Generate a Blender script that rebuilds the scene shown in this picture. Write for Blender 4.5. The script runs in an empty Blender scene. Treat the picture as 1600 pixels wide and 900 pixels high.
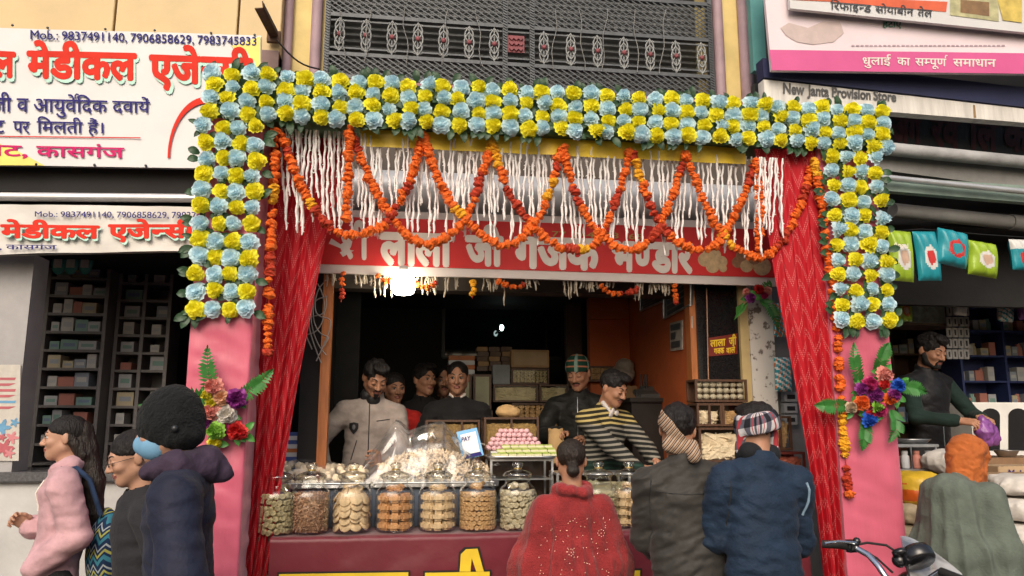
import bpy, bmesh, math, random
import numpy as np
from mathutils import Vector, Matrix, Euler
random.seed(7); RNG = np.random.default_rng(7)
R = math.radians
SC = bpy.context.scene
COL = SC.collection

# ------------------------------------------------------------------ camera, sky, sun, exposure
F_PX, YAW, PITCH = 1209.0, R(7.9), R(9.9)
EYE = Vector((0, 0, 1.55))
cam_data = bpy.data.cameras.new('camera'); CAM = bpy.data.objects.new('camera', cam_data); COL.objects.link(CAM)
cam_data.sensor_width = 36; cam_data.lens = 36 * F_PX / 1600; cam_data.clip_end = 500; cam_data.clip_start = 0.05
CAM.location = EYE; CAM.rotation_euler = (R(90) + PITCH, 0, -YAW)
SC.camera = CAM
FWD = Vector((math.sin(YAW) * math.cos(PITCH), math.cos(YAW) * math.cos(PITCH), math.sin(PITCH)))
RGT = Vector((math.cos(YAW), -math.sin(YAW), 0)); UPV = RGT.cross(FWD)
world = bpy.data.worlds.new('World'); SC.world = world; world.use_nodes = True
_nt = world.node_tree; _bg = _nt.nodes['Background']
_sky = _nt.nodes.new('ShaderNodeTexSky'); _sky.sky_type = 'NISHITA'; _sky.sun_disc = False
SUN_EL, SUN_AZ = R(36), R(196)          # azimuth clockwise from +Y
_sky.sun_elevation = SUN_EL; _sky.sun_rotation = SUN_AZ
_sky.air_density = 1.0; _sky.dust_density = 6.0; _sky.ozone_density = 0.6
_nt.links.new(_sky.outputs[0], _bg.inputs[0]); _bg.inputs[1].default_value = 0.145
sl = bpy.data.lights.new('sun', 'SUN'); sl.energy = 1.0; sl.angle = R(40); sl.color = (1, .95, .88)
so = bpy.data.objects.new('sun', sl); COL.objects.link(so)
sd = Vector((math.sin(SUN_AZ) * math.cos(SUN_EL), math.cos(SUN_AZ) * math.cos(SUN_EL), math.sin(SUN_EL)))
so.rotation_euler = sd.to_track_quat('Z', 'Y').to_euler(); so.location = (0, -5, 9)
SC.view_settings.view_transform = 'Standard'; SC.view_settings.look = 'None'
SC.view_settings.gamma = 1; SC.view_settings.use_curve_mapping = False
SC.view_settings.exposure = 0.18
SC.cycles.max_bounces = 8; SC.cycles.transparent_max_bounces = 24
SC.cycles.diffuse_bounces = 3; SC.cycles.glossy_bounces = 3; SC.cycles.caustics_reflective = False
SC.cycles.use_denoising = True; SC.cycles.sample_clamp_indirect = 6

# ------------------------------------------------------------------ geometry helpers
def ray(px, py):
    return FWD + RGT * ((px - 800) / F_PX) + UPV * ((450 - py) / F_PX)
def P(px, py, Y):                       # point of the photograph lying on the plane y = Y
    d = ray(px, py); return EYE + d * (Y / d.y)
class Plane:
    def __init__(s, a, b, c):
        s.a = a; s.n = (b - a).cross(c - a).normalized()
        if s.n.y > 0: s.n = -s.n         # towards the street
    def at(s, px, py, lift=0.0):
        d = ray(px, py); t = (s.a - EYE).dot(s.n) / d.dot(s.n); return EYE + d * t + s.n * lift
def YP(Y): return Plane(Vector((0, Y, 0)), Vector((1, Y, 0)), Vector((0, Y, 1)))

def N(nt, t, **kw):
    n = nt.nodes.new(t)
    for k, v in kw.items():
        if k.startswith('i'): n.inputs[int(k[1:])].default_value = v
        else: setattr(n, k, v)
    return n
MATS = {}
def M(name, col, rough=.6, var=.18, vs=6., bump=0., bs=30., metal=0., spec=.4, sheen=0., coat=0., emit=0., trans=0., hue=None, aniso=None, obj=False):
    """Procedural material: base colour mottled by noise, optional noise bump."""
    if name in MATS: return MATS[name]
    m = bpy.data.materials.new(name); m.use_nodes = True; nt = m.node_tree
    b = nt.nodes['Principled BSDF']; L = nt.links.new
    b.inputs['Roughness'].default_value = rough; b.inputs['Metallic'].default_value = metal
    b.inputs['Specular IOR Level'].default_value = spec
    if sheen: b.inputs['Sheen Weight'].default_value = sheen
    if coat: b.inputs['Coat Weight'].default_value = coat; b.inputs['Coat Roughness'].default_value = .15
    if trans: b.inputs['Transmission Weight'].default_value = trans
    tc = N(nt, 'ShaderNodeTexCoord')
    c = (*col, 1)
    nz = N(nt, 'ShaderNodeTexNoise'); nz.inputs['Scale'].default_value = vs; nz.inputs['Detail'].default_value = 5; nz.inputs['Roughness'].default_value = .6
    mp = N(nt, 'ShaderNodeMapping'); L(tc.outputs['Object'], mp.inputs[0]); L(mp.outputs[0], nz.inputs['Vector'])
    if aniso: mp.inputs['Scale'].default_value = aniso
    cr = N(nt, 'ShaderNodeValToRGB')
    lo = tuple(x * (1 - var) for x in col); hi = tuple(min(1, x * (1 + var)) for x in (hue or col))
    cr.color_ramp.elements[0].position = .3; cr.color_ramp.elements[1].position = .7
    cr.color_ramp.elements[0].color = (*lo, 1); cr.color_ramp.elements[1].color = (*hi, 1)
    L(nz.outputs[0], cr.inputs[0]); L(cr.outputs[0], b.inputs['Base Color'])
    if bump:
        n2 = N(nt, 'ShaderNodeTexNoise'); n2.inputs['Scale'].default_value = bs; n2.inputs['Detail'].default_value = 4
        L(mp.outputs[0], n2.inputs['Vector'])
        bp = N(nt, 'ShaderNodeBump'); bp.inputs['Strength'].default_value = min(1, bump); bp.inputs['Distance'].default_value = .01
        L(n2.outputs[0], bp.inputs['Height']); L(bp.outputs[0], b.inputs['Normal'])
    if emit:
        b.inputs['Emission Color'].default_value = c; b.inputs['Emission Strength'].default_value = emit
    MATS[name] = m; return m
def translucent(m, fac, col):
    nt = m.node_tree; L = nt.links.new; b = nt.nodes['Principled BSDF']; out = nt.nodes['Material Output']
    t = N(nt, 'ShaderNodeBsdfTranslucent'); t.inputs[0].default_value = (*col, 1); mx = N(nt, 'ShaderNodeMixShader'); mx.inputs[0].default_value = fac
    L(b.outputs[0], mx.inputs[1]); L(t.outputs[0], mx.inputs[2]); L(mx.outputs[0], out.inputs[0]); return m
def glassy(name, col=(1, 1, 1), gl=.9, base=.06, haze=0., rough=.03, hcol=(.9, .9, .9)):
    """Thin clear glass or film: transparent, fresnel sheen, optional milky haze."""
    if name in MATS: return MATS[name]
    m = bpy.data.materials.new(name); m.use_nodes = True; nt = m.node_tree; L = nt.links.new
    out = nt.nodes['Material Output']; nt.nodes.remove(nt.nodes['Principled BSDF'])
    tr = N(nt, 'ShaderNodeBsdfTransparent'); tr.inputs[0].default_value = (*col, 1)
    gs = N(nt, 'ShaderNodeBsdfGlossy'); gs.inputs['Roughness'].default_value = rough
    lw = N(nt, 'ShaderNodeLayerWeight'); lw.inputs[0].default_value = .25
    mr = N(nt, 'ShaderNodeMapRange'); mr.inputs[3].default_value = base; mr.inputs[4].default_value = gl
    L(lw.outputs['Facing'], mr.inputs[0])
    mx = N(nt, 'ShaderNodeMixShader'); L(mr.outputs[0], mx.inputs[0]); L(tr.outputs[0], mx.inputs[1]); L(gs.outputs[0], mx.inputs[2])
    last = mx
    if haze:
        df = N(nt, 'ShaderNodeBsdfDiffuse'); df.inputs[0].default_value = (*hcol, 1)
        m2 = N(nt, 'ShaderNodeMixShader'); m2.inputs[0].default_value = haze
        tc = N(nt, 'ShaderNodeTexCoord'); nz = N(nt, 'ShaderNodeTexNoise'); nz.inputs['Scale'].default_value = 9; L(tc.outputs['Object'], nz.inputs['Vector'])
        mm = N(nt, 'ShaderNodeMapRange'); mm.inputs[1].default_value = .35; mm.inputs[2].default_value = .75; mm.inputs[3].default_value = haze * .3; mm.inputs[4].default_value = min(1, haze * 2)
        L(nz.outputs[0], mm.inputs[0]); L(mm.outputs[0], m2.inputs[0])
        L(mx.outputs[0], m2.inputs[1]); L(df.outputs[0], m2.inputs[2]); last = m2
    L(last.outputs[0], out.inputs[0]); MATS[name] = m; return m

class MB:
    """Mesh builder in world coordinates."""
    def __init__(s): s.v = []; s.f = []; s.m = []; s.sm = []; s.uv = None
    def add(s, vs, fs, mi=0, smooth=False):
        o = len(s.v); s.v += [tuple(v) for v in vs]
        for f in fs: s.f.append(tuple(i + o for i in f)); s.m.append(mi); s.sm.append(smooth)
        return s
    def box(s, c, d, rz=0, mi=0, rot=None, bev=0.0):
        hx, hy, hz = d[0] / 2, d[1] / 2, d[2] / 2
        Mt = rot if rot is not None else Matrix.Rotation(rz, 3, 'Z')
        if bev:
            bm = bmesh.new(); bmesh.ops.create_cube(bm, size=1)
            for v in bm.verts: v.co = Vector((v.co.x * d[0], v.co.y * d[1], v.co.z * d[2]))
            bmesh.ops.bevel(bm, geom=bm.edges[:], offset=bev, segments=2, affect='EDGES')
            bm.verts.index_update()
            s.add([Mt @ v.co + Vector(c) for v in bm.verts], [[v.index for v in f.verts] for f in bm.faces], mi, False); bm.free(); return s
        vs = [Mt @ Vector((x, y, z)) + Vector(c) for x in (-hx, hx) for y in (-hy, hy) for z in (-hz, hz)]
        return s.add(vs, [(0, 1, 3, 2), (4, 6, 7, 5), (0, 4, 5, 1), (2, 3, 7, 6), (0, 2, 6, 4), (1, 5, 7, 3)], mi)
    def box2(s, a, b, mi=0, bev=0.0):
        return s.box([(a[i] + b[i]) / 2 for i in range(3)], [abs(b[i] - a[i]) for i in range(3)], 0, mi, None, bev)
    def quad(s, a, b, c, d, mi=0): return s.add([a, b, c, d], [(0, 1, 2, 3)], mi)
    def slab(s, a, b, c, d, t, mi=0, mib=None):     # a quad given thickness t backwards (away from its normal)
        n = (Vector(b) - Vector(a)).cross(Vector(d) - Vector(a)).normalized() * -t
        vs = [Vector(p) for p in (a, b, c, d)]; vs += [p + n for p in vs]
        mib = mi if mib is None else mib
        s.add(vs[:4], [(0, 1, 2, 3)], mi)
        return s.add(vs, [(7, 6, 5, 4), (0, 4, 5, 1), (1, 5, 6, 2), (2, 6, 7, 3), (3, 7, 4, 0)], mib)
    def tube(s, pts, r, n=8, mi=0, caps=True, smooth=True):
        pts = [Vector(p) for p in pts]; k = len(pts); rr = r if isinstance(r, (list, tuple)) else [r] * k
        vs = []; t0 = None; u = None
        for i, p in enumerate(pts):
            t = (pts[min(i + 1, k - 1)] - pts[max(i - 1, 0)])
            t = t.normalized() if t.length > 1e-9 else Vector((0, 0, 1))
            if u is None: u = t.orthogonal().normalized()
            else:
                u = u - t * u.dot(t); u = u.normalized() if u.length > 1e-6 else t.orthogonal().normalized()
            w = t.cross(u)
            for j in range(n):
                a = 2 * math.pi * j / n; vs.append(p + (u * math.cos(a) + w * math.sin(a)) * rr[i])
        fs = [(i * n + j, i * n + (j + 1) % n, (i + 1) * n + (j + 1) % n, (i + 1) * n + j) for i in range(k - 1) for j in range(n)]
        s.add(vs, fs, mi, smooth)
        if caps: s.add(vs[:n], [tuple(range(n - 1, -1, -1))], mi); s.add(vs[-n:], [tuple(range(n))], mi)
        return s
    def lathe(s, prof, c, n=24, mi=0, smooth=True, sq=0.0, rot=None, sc=(1, 1)):
        vs = []
        for (r, z) in prof:
            for j in range(n):
                a = 2 * math.pi * j / n; ca, sa = math.cos(a), math.sin(a)
                k = 1.0
                if sq: k = (abs(ca) ** (2 + sq) + abs(sa) ** (2 + sq)) ** (-1 / (2 + sq))
                p = Vector((r * ca * k * sc[0], r * sa * k * sc[1], z))
                if rot is not None: p = rot @ p
                vs.append(p + Vector(c))
        K = len(prof)
        fs = [(i * n + j, i * n + (j + 1) % n, (i + 1) * n + (j + 1) % n, (i + 1) * n + j) for i in range(K - 1) for j in range(n)]
        return s.add(vs, fs, mi, smooth)
    def ball(s, c, r, n=10, mi=0, rot=None, smooth=True):
        r = r if isinstance(r, (tuple, list)) else (r, r, r)
        vs = []; fs = []; m = n // 2 + 1
        for i in range(m + 1):
            th = math.pi * i / m
            for j in range(n):
                a = 2 * math.pi * j / n
                p = Vector((r[0] * math.sin(th) * math.cos(a), r[1] * math.sin(th) * math.sin(a), r[2] * math.cos(th)))
                if rot is not None: p = rot @ p
                vs.append(p + Vector(c))
        fs = [(i * n + j, (i + 1) * n + j, (i + 1) * n + (j + 1) % n, i * n + (j + 1) % n) for i in range(m) for j in range(n)]
        return s.add(vs, fs, mi, smooth)
    def grid(s, fn, nu, nv, mi=0, smooth=True, uv=True, thick=0.0):
        o = len(s.v); vs = [fn(i / nu, j / nv) for j in range(nv + 1) for i in range(nu + 1)]
        fs = [(j * (nu + 1) + i, j * (nu + 1) + i + 1, (j + 1) * (nu + 1) + i + 1, (j + 1) * (nu + 1) + i) for j in range(nv) for i in range(nu)]
        s.add(vs, fs, mi, smooth)
        if uv:
            if s.uv is None: s.uv = {}
            for j in range(nv + 1):
                for i in range(nu + 1): s.uv[o + j * (nu + 1) + i] = (i / nu, j / nv)
        return s
    def build(s, name, mats, parent=None, origin=None):
        me = bpy.data.meshes.new(name)
        if origin is None and parent is None and s.v:
            a = np.array(s.v); origin = Vector(((a[:, 0].min() + a[:, 0].max()) / 2, (a[:, 1].min() + a[:, 1].max()) / 2, a[:, 2].min()))
        if parent is not None: origin = wloc(parent)
        o3 = tuple(origin)
        me.from_pydata([(x - o3[0], y - o3[1], z - o3[2]) for (x, y, z) in s.v], [], s.f)
        for m in (mats if isinstance(mats, (list, tuple)) else [mats]): me.materials.append(m)
        me.polygons.foreach_set('material_index', s.m); me.polygons.foreach_set('use_smooth', s.sm)
        if s.uv:
            ul = me.uv_layers.new(name='UVMap')
            for lp in me.loops: ul.data[lp.index].uv = s.uv.get(lp.vertex_index, (0, 0))
        me.update(); o = bpy.data.objects.new(name, me); COL.objects.link(o)
        if parent is not None: o.parent = parent
        else: o.location = o3
        return o
def wloc(o):
    p = Vector(o.location)
    while o.parent is not None: o = o.parent; p = p + Vector(o.location)
    return p
def tag(o, label=None, cat=None, group=None, kind=None):
    if label: o['label'] = label
    if cat: o['category'] = cat
    if group: o['group'] = group
    if kind: o['kind'] = kind
    return o
def thing(name, loc, label, cat, group=None):
    o = bpy.data.objects.new(name, None); o.empty_display_size = .1; COL.objects.link(o); o.location = loc
    return tag(o, label, cat, group)
def copy_tree(o, parent=None):
    c = o.copy(); COL.objects.link(c)
    if parent is not None: c.parent = parent
    for ch in list(o.children): copy_tree(ch, c)
    return c

# ------------------------------------------------------------------ lettering
_tcache = {}
def glyphs(t, bold=0.0):
    k = (t, bold)
    if k in _tcache: return _tcache[k]
    c = bpy.data.curves.new('t', 'FONT'); c.body = t; c.resolution_u = 3
    o = bpy.data.objects.new('t', c); me = o.to_mesh()
    vs = [(v.co.x, v.co.y) for v in me.vertices]; fs = [tuple(p.vertices) for p in me.polygons]
    o.to_mesh_clear(); bpy.data.objects.remove(o); bpy.data.curves.remove(c)
    _tcache[k] = (vs, fs); return vs, fs
def _clip(vs, fs, xmax):
    bm = bmesh.new(); bv = [bm.verts.new((x, y, 0)) for x, y in vs]
    for f in fs:
        try: bm.faces.new([bv[i] for i in f])
        except ValueError: pass
    bmesh.ops.bisect_plane(bm, geom=bm.verts[:] + bm.edges[:] + bm.faces[:], plane_co=(xmax, 0, 0), plane_no=(1, 0, 0), clear_outer=True)
    bm.verts.index_update()
    r = [(v.co.x, v.co.y) for v in bm.verts], [tuple(v.index for v in f.verts) for f in bm.faces]; bm.free(); return r
def compose(t, bold=0.0):
    """Text with {x} = half consonant (stem cut off) and ^ = reph hook over what came before."""
    V, Fc, x = [], [], 0.0; i = 0; segs = []; cur = ''
    while i < len(t):
        if t[i] == '{': 
            if cur: segs.append(('n', cur)); cur = ''
            j = t.index('}', i); segs.append(('h', t[i + 1:j])); i = j + 1
        elif t[i] == '^':
            if cur: segs.append(('n', cur)); cur = ''
            segs.append(('r', '')); i += 1
        elif t[i] == ' ':
            if cur: segs.append(('n', cur)); cur = ''
            segs.append(('s', '')); i += 1
        else: cur += t[i]; i += 1
    if cur: segs.append(('n', cur))
    for k, g in segs:
        if k == 's': x += .27; continue
        if k == 'r':
            vs = [(x - .10 + a, b) for a, b in ((0, .70), (.02, .86), (.10, .95), (.20, .93), (.22, .87), (.18, .885), (.11, .89), (.07, .83), (.06, .70))]
            o = len(V); V += vs; Fc.append(tuple(o + q for q in range(len(vs)))); continue
        vs, fs = glyphs(g, bold)
        if not vs: continue
        if k == 'h':
            x1 = max(v[0] for v in vs) - .19; vs, fs = _clip(vs, fs, x1)
        x0 = min(v[0] for v in vs); dx = x - x0 + (bold * .5 if V else 0)
        if k == 'n' and g[0].isascii() and V: dx += .04
        o = len(V); V += [(a + dx, b) for a, b in vs]; Fc += [tuple(o + q for q in f) for f in fs]
        x = max(a + dx for a, b in vs) - .005
    return V, Fc
def letter(parent, name, t, quad, plane, mat, bold=0.0, lift=.004, ref=None, flat=False):
    """Writing inside the four-sided region quad = (x0,y_top_left, x1,y_top_right, y_bot_left, y_bot_right) of the photo, on a real plane.
    ref = (lo, hi) vertical extent in glyph units mapped to bottom/top (default: headline to baseline)."""
    V, Fc = compose(t, bold); x0 = min(v[0] for v in V); x1 = max(v[0] for v in V)
    lo, hi = ref or (0.0, .66)
    X0, YT0, X1, YT1, YB0, YB1 = quad
    tl, tr, bl, br = plane.at(X0, YT0, lift), plane.at(X1, YT1, lift), plane.at(X0, YB0, lift), plane.at(X1, YB1, lift)
    mb = MB()
    offs = [(0, 0)] + ([(bold * math.cos(k * .7854), bold * math.sin(k * .7854)) for k in range(8)] if bold > .006 else [])
    for n_, (ox, oy) in enumerate(offs):
        vs = []; x0b, x1b = x0 - bold, x1 + bold
        for a, b in V:
            u = (a + ox - x0b) / (x1b - x0b); w = (b + oy - lo) / (hi - lo)
            p = (bl * (1 - u) + br * u) * (1 - w) + (tl * (1 - u) + tr * u) * w; vs.append(p + plane.n * (.00012 * n_))
        mb.add(vs, Fc)
    return mb.build(name, mat, parent)
# ------------------------------------------------------------------ people: smooth solids meshed by surface nets
def V3(*a): return np.array(a, float)
def rc(a, b, ra, rb, sy=1.0):           # round cone, optionally flattened front to back
    a, b = np.array(a, float), np.array(b, float)
    def f(p):
        q = p.copy(); A, B = a.copy(), b.copy()
        if sy != 1.0: q[:, 1] /= sy; A[1] /= sy; B[1] /= sy
        ba = B - A; t = np.clip(((q - A) @ ba) / max(ba @ ba, 1e-9), 0, 1)
        d = np.linalg.norm(q - A - t[:, None] * ba, axis=1) - (ra + (rb - ra) * t)
        return d * min(1, sy) if sy < 1 else d
    return f
def el(c, r, rot=None):
    c, r = np.array(c, float), np.array(r, float)
    Rm = None if rot is None else np.array(Euler(rot).to_matrix())
    def f(p):
        q = p - c
        if Rm is not None: q = q @ Rm
        k0 = np.linalg.norm(q / r, axis=1); k1 = np.linalg.norm(q / (r * r), axis=1)
        return k0 * (k0 - 1) / np.maximum(k1, 1e-6)
    return f
def smin(a, b, k): h = np.clip(.5 + .5 * (b - a) / k, 0, 1); return b * (1 - h) + a * h - k * h * (1 - h)
def smax(a, b, k): return -smin(-a, -b, k)
def U(fs, k=.02):
    def f(p):
        d = fs[0](p)
        for g in fs[1:]: d = smin(d, g(p), k)
        return d
    return f
def sub(f, g, k=.01): return lambda p: smax(f(p), -g(p), k)
def inter(f, g, k=.01): return lambda p: smax(f(p), g(p), k)
def half(n, d):                          # keeps the side where n.p < d
    n = np.array(n, float); n /= np.linalg.norm(n); return lambda p: p @ n - d
def noise(p, s, seed=0):
    r = np.random.default_rng(seed); v = np.zeros(len(p)); amp = 1.0
    for o in range(3):
        K = r.normal(size=(4, 3)); K /= np.linalg.norm(K, axis=1)[:, None]; ph = r.uniform(0, 6.28, 8)
        for i in range(4):
            v += amp * np.sin(p @ K[i] * s + ph[i] + 1.3 * np.sin(p @ K[(i + 1) % 4] * s * .7 + ph[i + 4])) / 4
        s *= 2.1; amp *= .5
    return v
def disp(f, amp, s, seed=0): return lambda p: f(p) - amp * noise(p, s, seed)
def folds(f, amp, s, seed=0, ax=(.55, .55, 1.6), tilt=0.):   # creases: ridged, stretched noise
    ax = np.array(ax); Rm = np.array(Matrix.Rotation(tilt, 3, 'Y'))
    return lambda p: f(p) + amp * (np.abs(noise((p @ Rm) * ax, s, seed)) * 1.6 - .6)
def drape(f, amp, n, z0, z1, ph=0.):      # long folds fanning down from the shoulders
    def g(p):
        a = np.arctan2(p[:, 1], p[:, 0]); k = np.clip((z0 - p[:, 2]) / (z0 - z1), 0, 1)
        return f(p) + amp * k * (np.abs(np.sin(a * n / 2 + ph + 1.1 * p[:, 2] + .5 * np.sin(a * 3))) - .6) * (1 + .5 * np.sin(a * 2.3 + ph))
    return g
def nets(f, lo, hi, h):
    """Sparse surface nets of the solid f(p) < 0 in the box lo..hi at step h."""
    lo, hi = np.array(lo, float), np.array(hi, float); B = 4
    nb = np.ceil((hi - lo) / (h * B)).astype(int) + 1; n = nb * B
    ax = [lo[i] + (np.arange(nb[i]) * B + (B - 1) / 2) * h for i in range(3)]
    C = np.stack(np.meshgrid(*ax, indexing='ij'), -1).reshape(-1, 3)
    dc = f(C).reshape(nb); keep = np.abs(dc) < h * B * 1.35
    val = np.repeat(np.repeat(np.repeat(np.where(dc < 0, -1e3, 1e3), B, 0), B, 1), B, 2)
    msk = np.repeat(np.repeat(np.repeat(keep, B, 0), B, 1), B, 2)
    idx = np.argwhere(msk); pts = lo + idx * h
    val[msk] = f(pts)
    s = val < 0
    S = [s[i:n[0] - 1 + i, j:n[1] - 1 + j, k:n[2] - 1 + k] for i in (0, 1) for j in (0, 1) for k in (0, 1)]
    tot = sum(x.astype(np.int8) for x in S); act = (tot > 0) & (tot < 8)
    ci = np.argwhere(act); vid = -np.ones(act.shape, int); vid[act] = np.arange(len(ci))
    acc = np.zeros((len(ci), 3)); cnt = np.zeros(len(ci))
    corners = [(i, j, k) for i in (0, 1) for j in (0, 1) for k in (0, 1)]
    cv = [val[ci[:, 0] + i, ci[:, 1] + j, ci[:, 2] + k] for i, j, k in corners]
    for a in range(8):
        for b in range(a + 1, 8):
            d = np.array(corners[b]) - np.array(corners[a])
            if np.abs(d).sum() != 1: continue
            x = (cv[a] < 0) != (cv[b] < 0)
            t = np.where(x, cv[a] / np.where(x, cv[a] - cv[b], 1), 0); t = np.clip(t, .02, .98)
            acc += x[:, None] * (np.array(corners[a]) + t[:, None] * d); cnt += x
    v = lo + (ci + acc / cnt[:, None]) * h
    fs = []
    for d in range(3):
        e = [n[0], n[1], n[2]]; o = [0, 0, 0]; o[d] = 1
        A = s[:n[0] - o[0], :n[1] - o[1], :n[2] - o[2]]; Bq = s[o[0]:, o[1]:, o[2]:]
        E_ = np.argwhere(A != Bq); u, w = (d + 1) % 3, (d + 2) % 3
        E_ = E_[(E_[:, u] > 0) & (E_[:, w] > 0) & (E_[:, u] < n[u] - 1) & (E_[:, w] < n[w] - 1)]
        if not len(E_): continue
        fl = A[E_[:, 0], E_[:, 1], E_[:, 2]]
        q = []
        for du, dw in ((-1, -1), (0, -1), (0, 0), (-1, 0)):
            c = E_.copy(); c[:, u] += du; c[:, w] += dw; q.append(vid[c[:, 0], c[:, 1], c[:, 2]])
        q = np.stack(q, 1); q[~fl] = q[~fl][:, ::-1]; q = q[(q >= 0).all(1)]; fs.append(q)
    return v, (np.concatenate(fs) if fs else np.zeros((0, 4), int))
def solid(name, parts, mats, parent=None, loc=None, rotz=0, fmat=None):
    """parts = list of (verts, quads, material index); ONE mesh object."""
    vs = []; fs = []; mi = []; o = 0
    for v, f, m in parts:
        vs.append(v); fs.append(f + o); o += len(v)
        mi.append(np.full(len(f), m) if np.isscalar(m) else m)
    v = np.concatenate(vs); f = np.concatenate(fs); mi = np.concatenate(mi)
    me = bpy.data.meshes.new(name); me.vertices.add(len(v)); me.vertices.foreach_set('co', v.astype(np.float32).ravel())
    me.loops.add(len(f) * 4); me.loops.foreach_set('vertex_index', f.astype(np.int32).ravel())
    me.polygons.add(len(f)); me.polygons.foreach_set('loop_start', np.arange(0, len(f) * 4, 4, dtype=np.int32))
    for m in (mats if isinstance(mats, (list, tuple)) else [mats]): me.materials.append(m)
    me.polygons.foreach_set('material_index', mi.astype(np.int32)); me.polygons.foreach_set('use_smooth', np.ones(len(f), bool))
    me.update(calc_edges=True); me.validate()
    ob = bpy.data.objects.new(name, me); COL.objects.link(ob)
    if parent is not None: ob.parent = parent
    elif loc is not None: ob.location = loc; ob.rotation_euler[2] = rotz
    return ob
def sph(c, r, n=10):
    mb = MB(); mb.ball((0, 0, 0), 1, n); v = np.array(mb.v) * np.array(r) + np.array(c)
    f = np.array([q if len(set(q)) == 4 else q for q in mb.f]); return v, f
# ---- head (centre of head at 0, facing -y, chin -.115, top +.115)
def head_sdf(ear=True, child=False, eyes='open'):
    fs = [el((0, .015, .03), (.075, .094, .087)), el((0, -.022, -.028), (.061, .068, .086)),
          rc((-.048, .005, -.055), (0, -.058, -.093), .024, .022), rc((.048, .005, -.055), (0, -.058, -.093), .024, .022)]
    f = U(fs, .03)
    f = U([f, el((-.036, -.060, -.026), (.024, .026, .022)), el((.036, -.060, -.026), (.024, .026, .022)), rc((-.030, -.078, .020), (.030, -.078, .020), .011, .011)], .016)
    f = sub(f, U([el((-.031, -.106, .001), (.019, .022, .012)), el((.031, -.106, .001), (.019, .022, .012))], .003), .010)
    f = U([f, rc((0, -.084, .010), (0, -.106, -.032), .008, .0125), el((-.012, -.094, -.035), (.010, .011, .008)), el((.012, -.094, -.035), (.010, .011, .008))], .008)
    f = U([f, el((0, -.0865, -.059), (.024, .011, .0055)), el((0, -.0850, -.069), (.020, .011, .0065))], .005)
    f = sub(f, rc((-.024, -.094, -.0637), (.024, -.094, -.0637), .0022, .0022), .002)
    if ear:
        f = U([f, el((-.078, .014, -.006), (.010, .019, .031), (0, 0, .35)), el((.078, .014, -.006), (.010, .019, .031), (0, 0, -.35))], .006)
    if eyes != 'open': f = U([f, el((-.031, -.079, .000), (.0155, .0125, .0125)), el((.031, -.079, .000), (.0155, .0125, .0125))], .004)
    return f
def face_extras(hp, eyes='open', brow=True):
    """Eyeballs, irises, lash lines and brows as small shapes; returns parts in head space (mat 1 white, 2 dark)."""
    out = []
    for sx in (-1, 1):
        if eyes == 'open':
            v, f = sph((sx * .031, -.0775, .001), (.0135, .0120, .0080), 12); out.append((v, f, 1))
            v, f = sph((sx * .031 - .001, -.0872, .0005), (.0062, .0042, .0068), 8); out.append((v, f, 2))
            mb = MB(); mb.tube([(sx * .031 + a, -.0895 + 18 * a * a, .0098 - 22 * a * a) for a in (-.014, -.007, 0, .007, .014)], .0022, 5); out.append((np.array(mb.v), np.array([q for q in mb.f if len(q) == 4]), 2))
        else:
            mb = MB(); mb.tube([(sx * .031 + a, -.0905 + 18 * a * a, -.0062 + 14 * a * a) for a in (-.014, -.007, 0, .007, .014)], .0020, 5); out.append((np.array(mb.v), np.array([q for q in mb.f if len(q) == 4]), 2))
        if brow:
            mb = MB(); mb.tube([(sx * (.012 + .034 * t), -.0905 + .016 * t * t, .021 + .010 * math.sin(t * 2.4)) for t in (0, .25, .5, .75, 1)], [.0028, .0042, .0040, .0032, .0015], 6); out.append((np.array(mb.v), np.array([q for q in mb.f if len(q) == 4]), 2))
    return out
def lipmat(v, f):
    c = v[f].mean(1); m = np.zeros(len(f), int)
    m[(np.abs(c[:, 0]) < .024) & (c[:, 1] < -.080) & (c[:, 2] < -.0535) & (c[:, 2] > -.0755) & ((c[:, 2] + .064) ** 2 / .0115 ** 2 + c[:, 0] ** 2 / .026 ** 2 < 1)] = 3
    return m
def hair_sdf(style, seed=0):
    base = el((0, .020, .040), (.085, .104, .090))
    fr = lambda p: np.minimum.reduce([p[:, 2] * 0 + .2, (p[:, 1] - (-.048 + .9 * np.maximum(0, p[:, 2] - .052) * -1.2)) * 1.0])
    if style == 'short':
        cut = lambda p: np.maximum(np.minimum(.062 - p[:, 2] - 1.5 * p[:, 0] ** 2 / .075, .004 - p[:, 1] + .25 * p[:, 2]), -.058 - p[:, 2])
        f = inter(base, cut, .012); f = U([f, el((.006, -.055, .100), (.060, .045, .026), (.3, 0, .15))], .02)
        return disp(folds(f, .006, 60, seed, (1.4, .5, 1)), .0035, 130, seed + 1)
    if style == 'crop':
        base = el((0, .018, .036), (.080, .100, .086))
        cut = lambda p: np.maximum(np.minimum(.080 - p[:, 2] - 2.6 * p[:, 0] ** 2 / .075, .004 - p[:, 1] + .30 * p[:, 2]), -.050 - p[:, 2])
        return disp(inter(base, cut, .010), .002, 130, seed)
    if style in ('bun', 'tail', 'woman'):
        cut = lambda p: np.maximum(np.minimum(.052 - p[:, 2] - .55 * np.abs(p[:, 0]), .005 - p[:, 1]), -.080 - p[:, 2])
        f = inter(el((0, .020, .036), (.083, .102, .086)), cut, .012)
        if style == 'bun': f = U([f, el((0, .108, -.058), (.036, .032, .034)), rc((0, .09, -.03), (0, .10, -.05), .03, .03)], .015)
        return disp(f, .0022, 120, seed)
def hmat(a):                             # head rotation (pitch down +, yaw to own left +, roll)
    return np.array((Matrix.Rotation(a[1], 3, 'Z') @ Matrix.Rotation(a[0], 3, 'X') @ Matrix.Rotation(a[2], 3, 'Y')))
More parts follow.
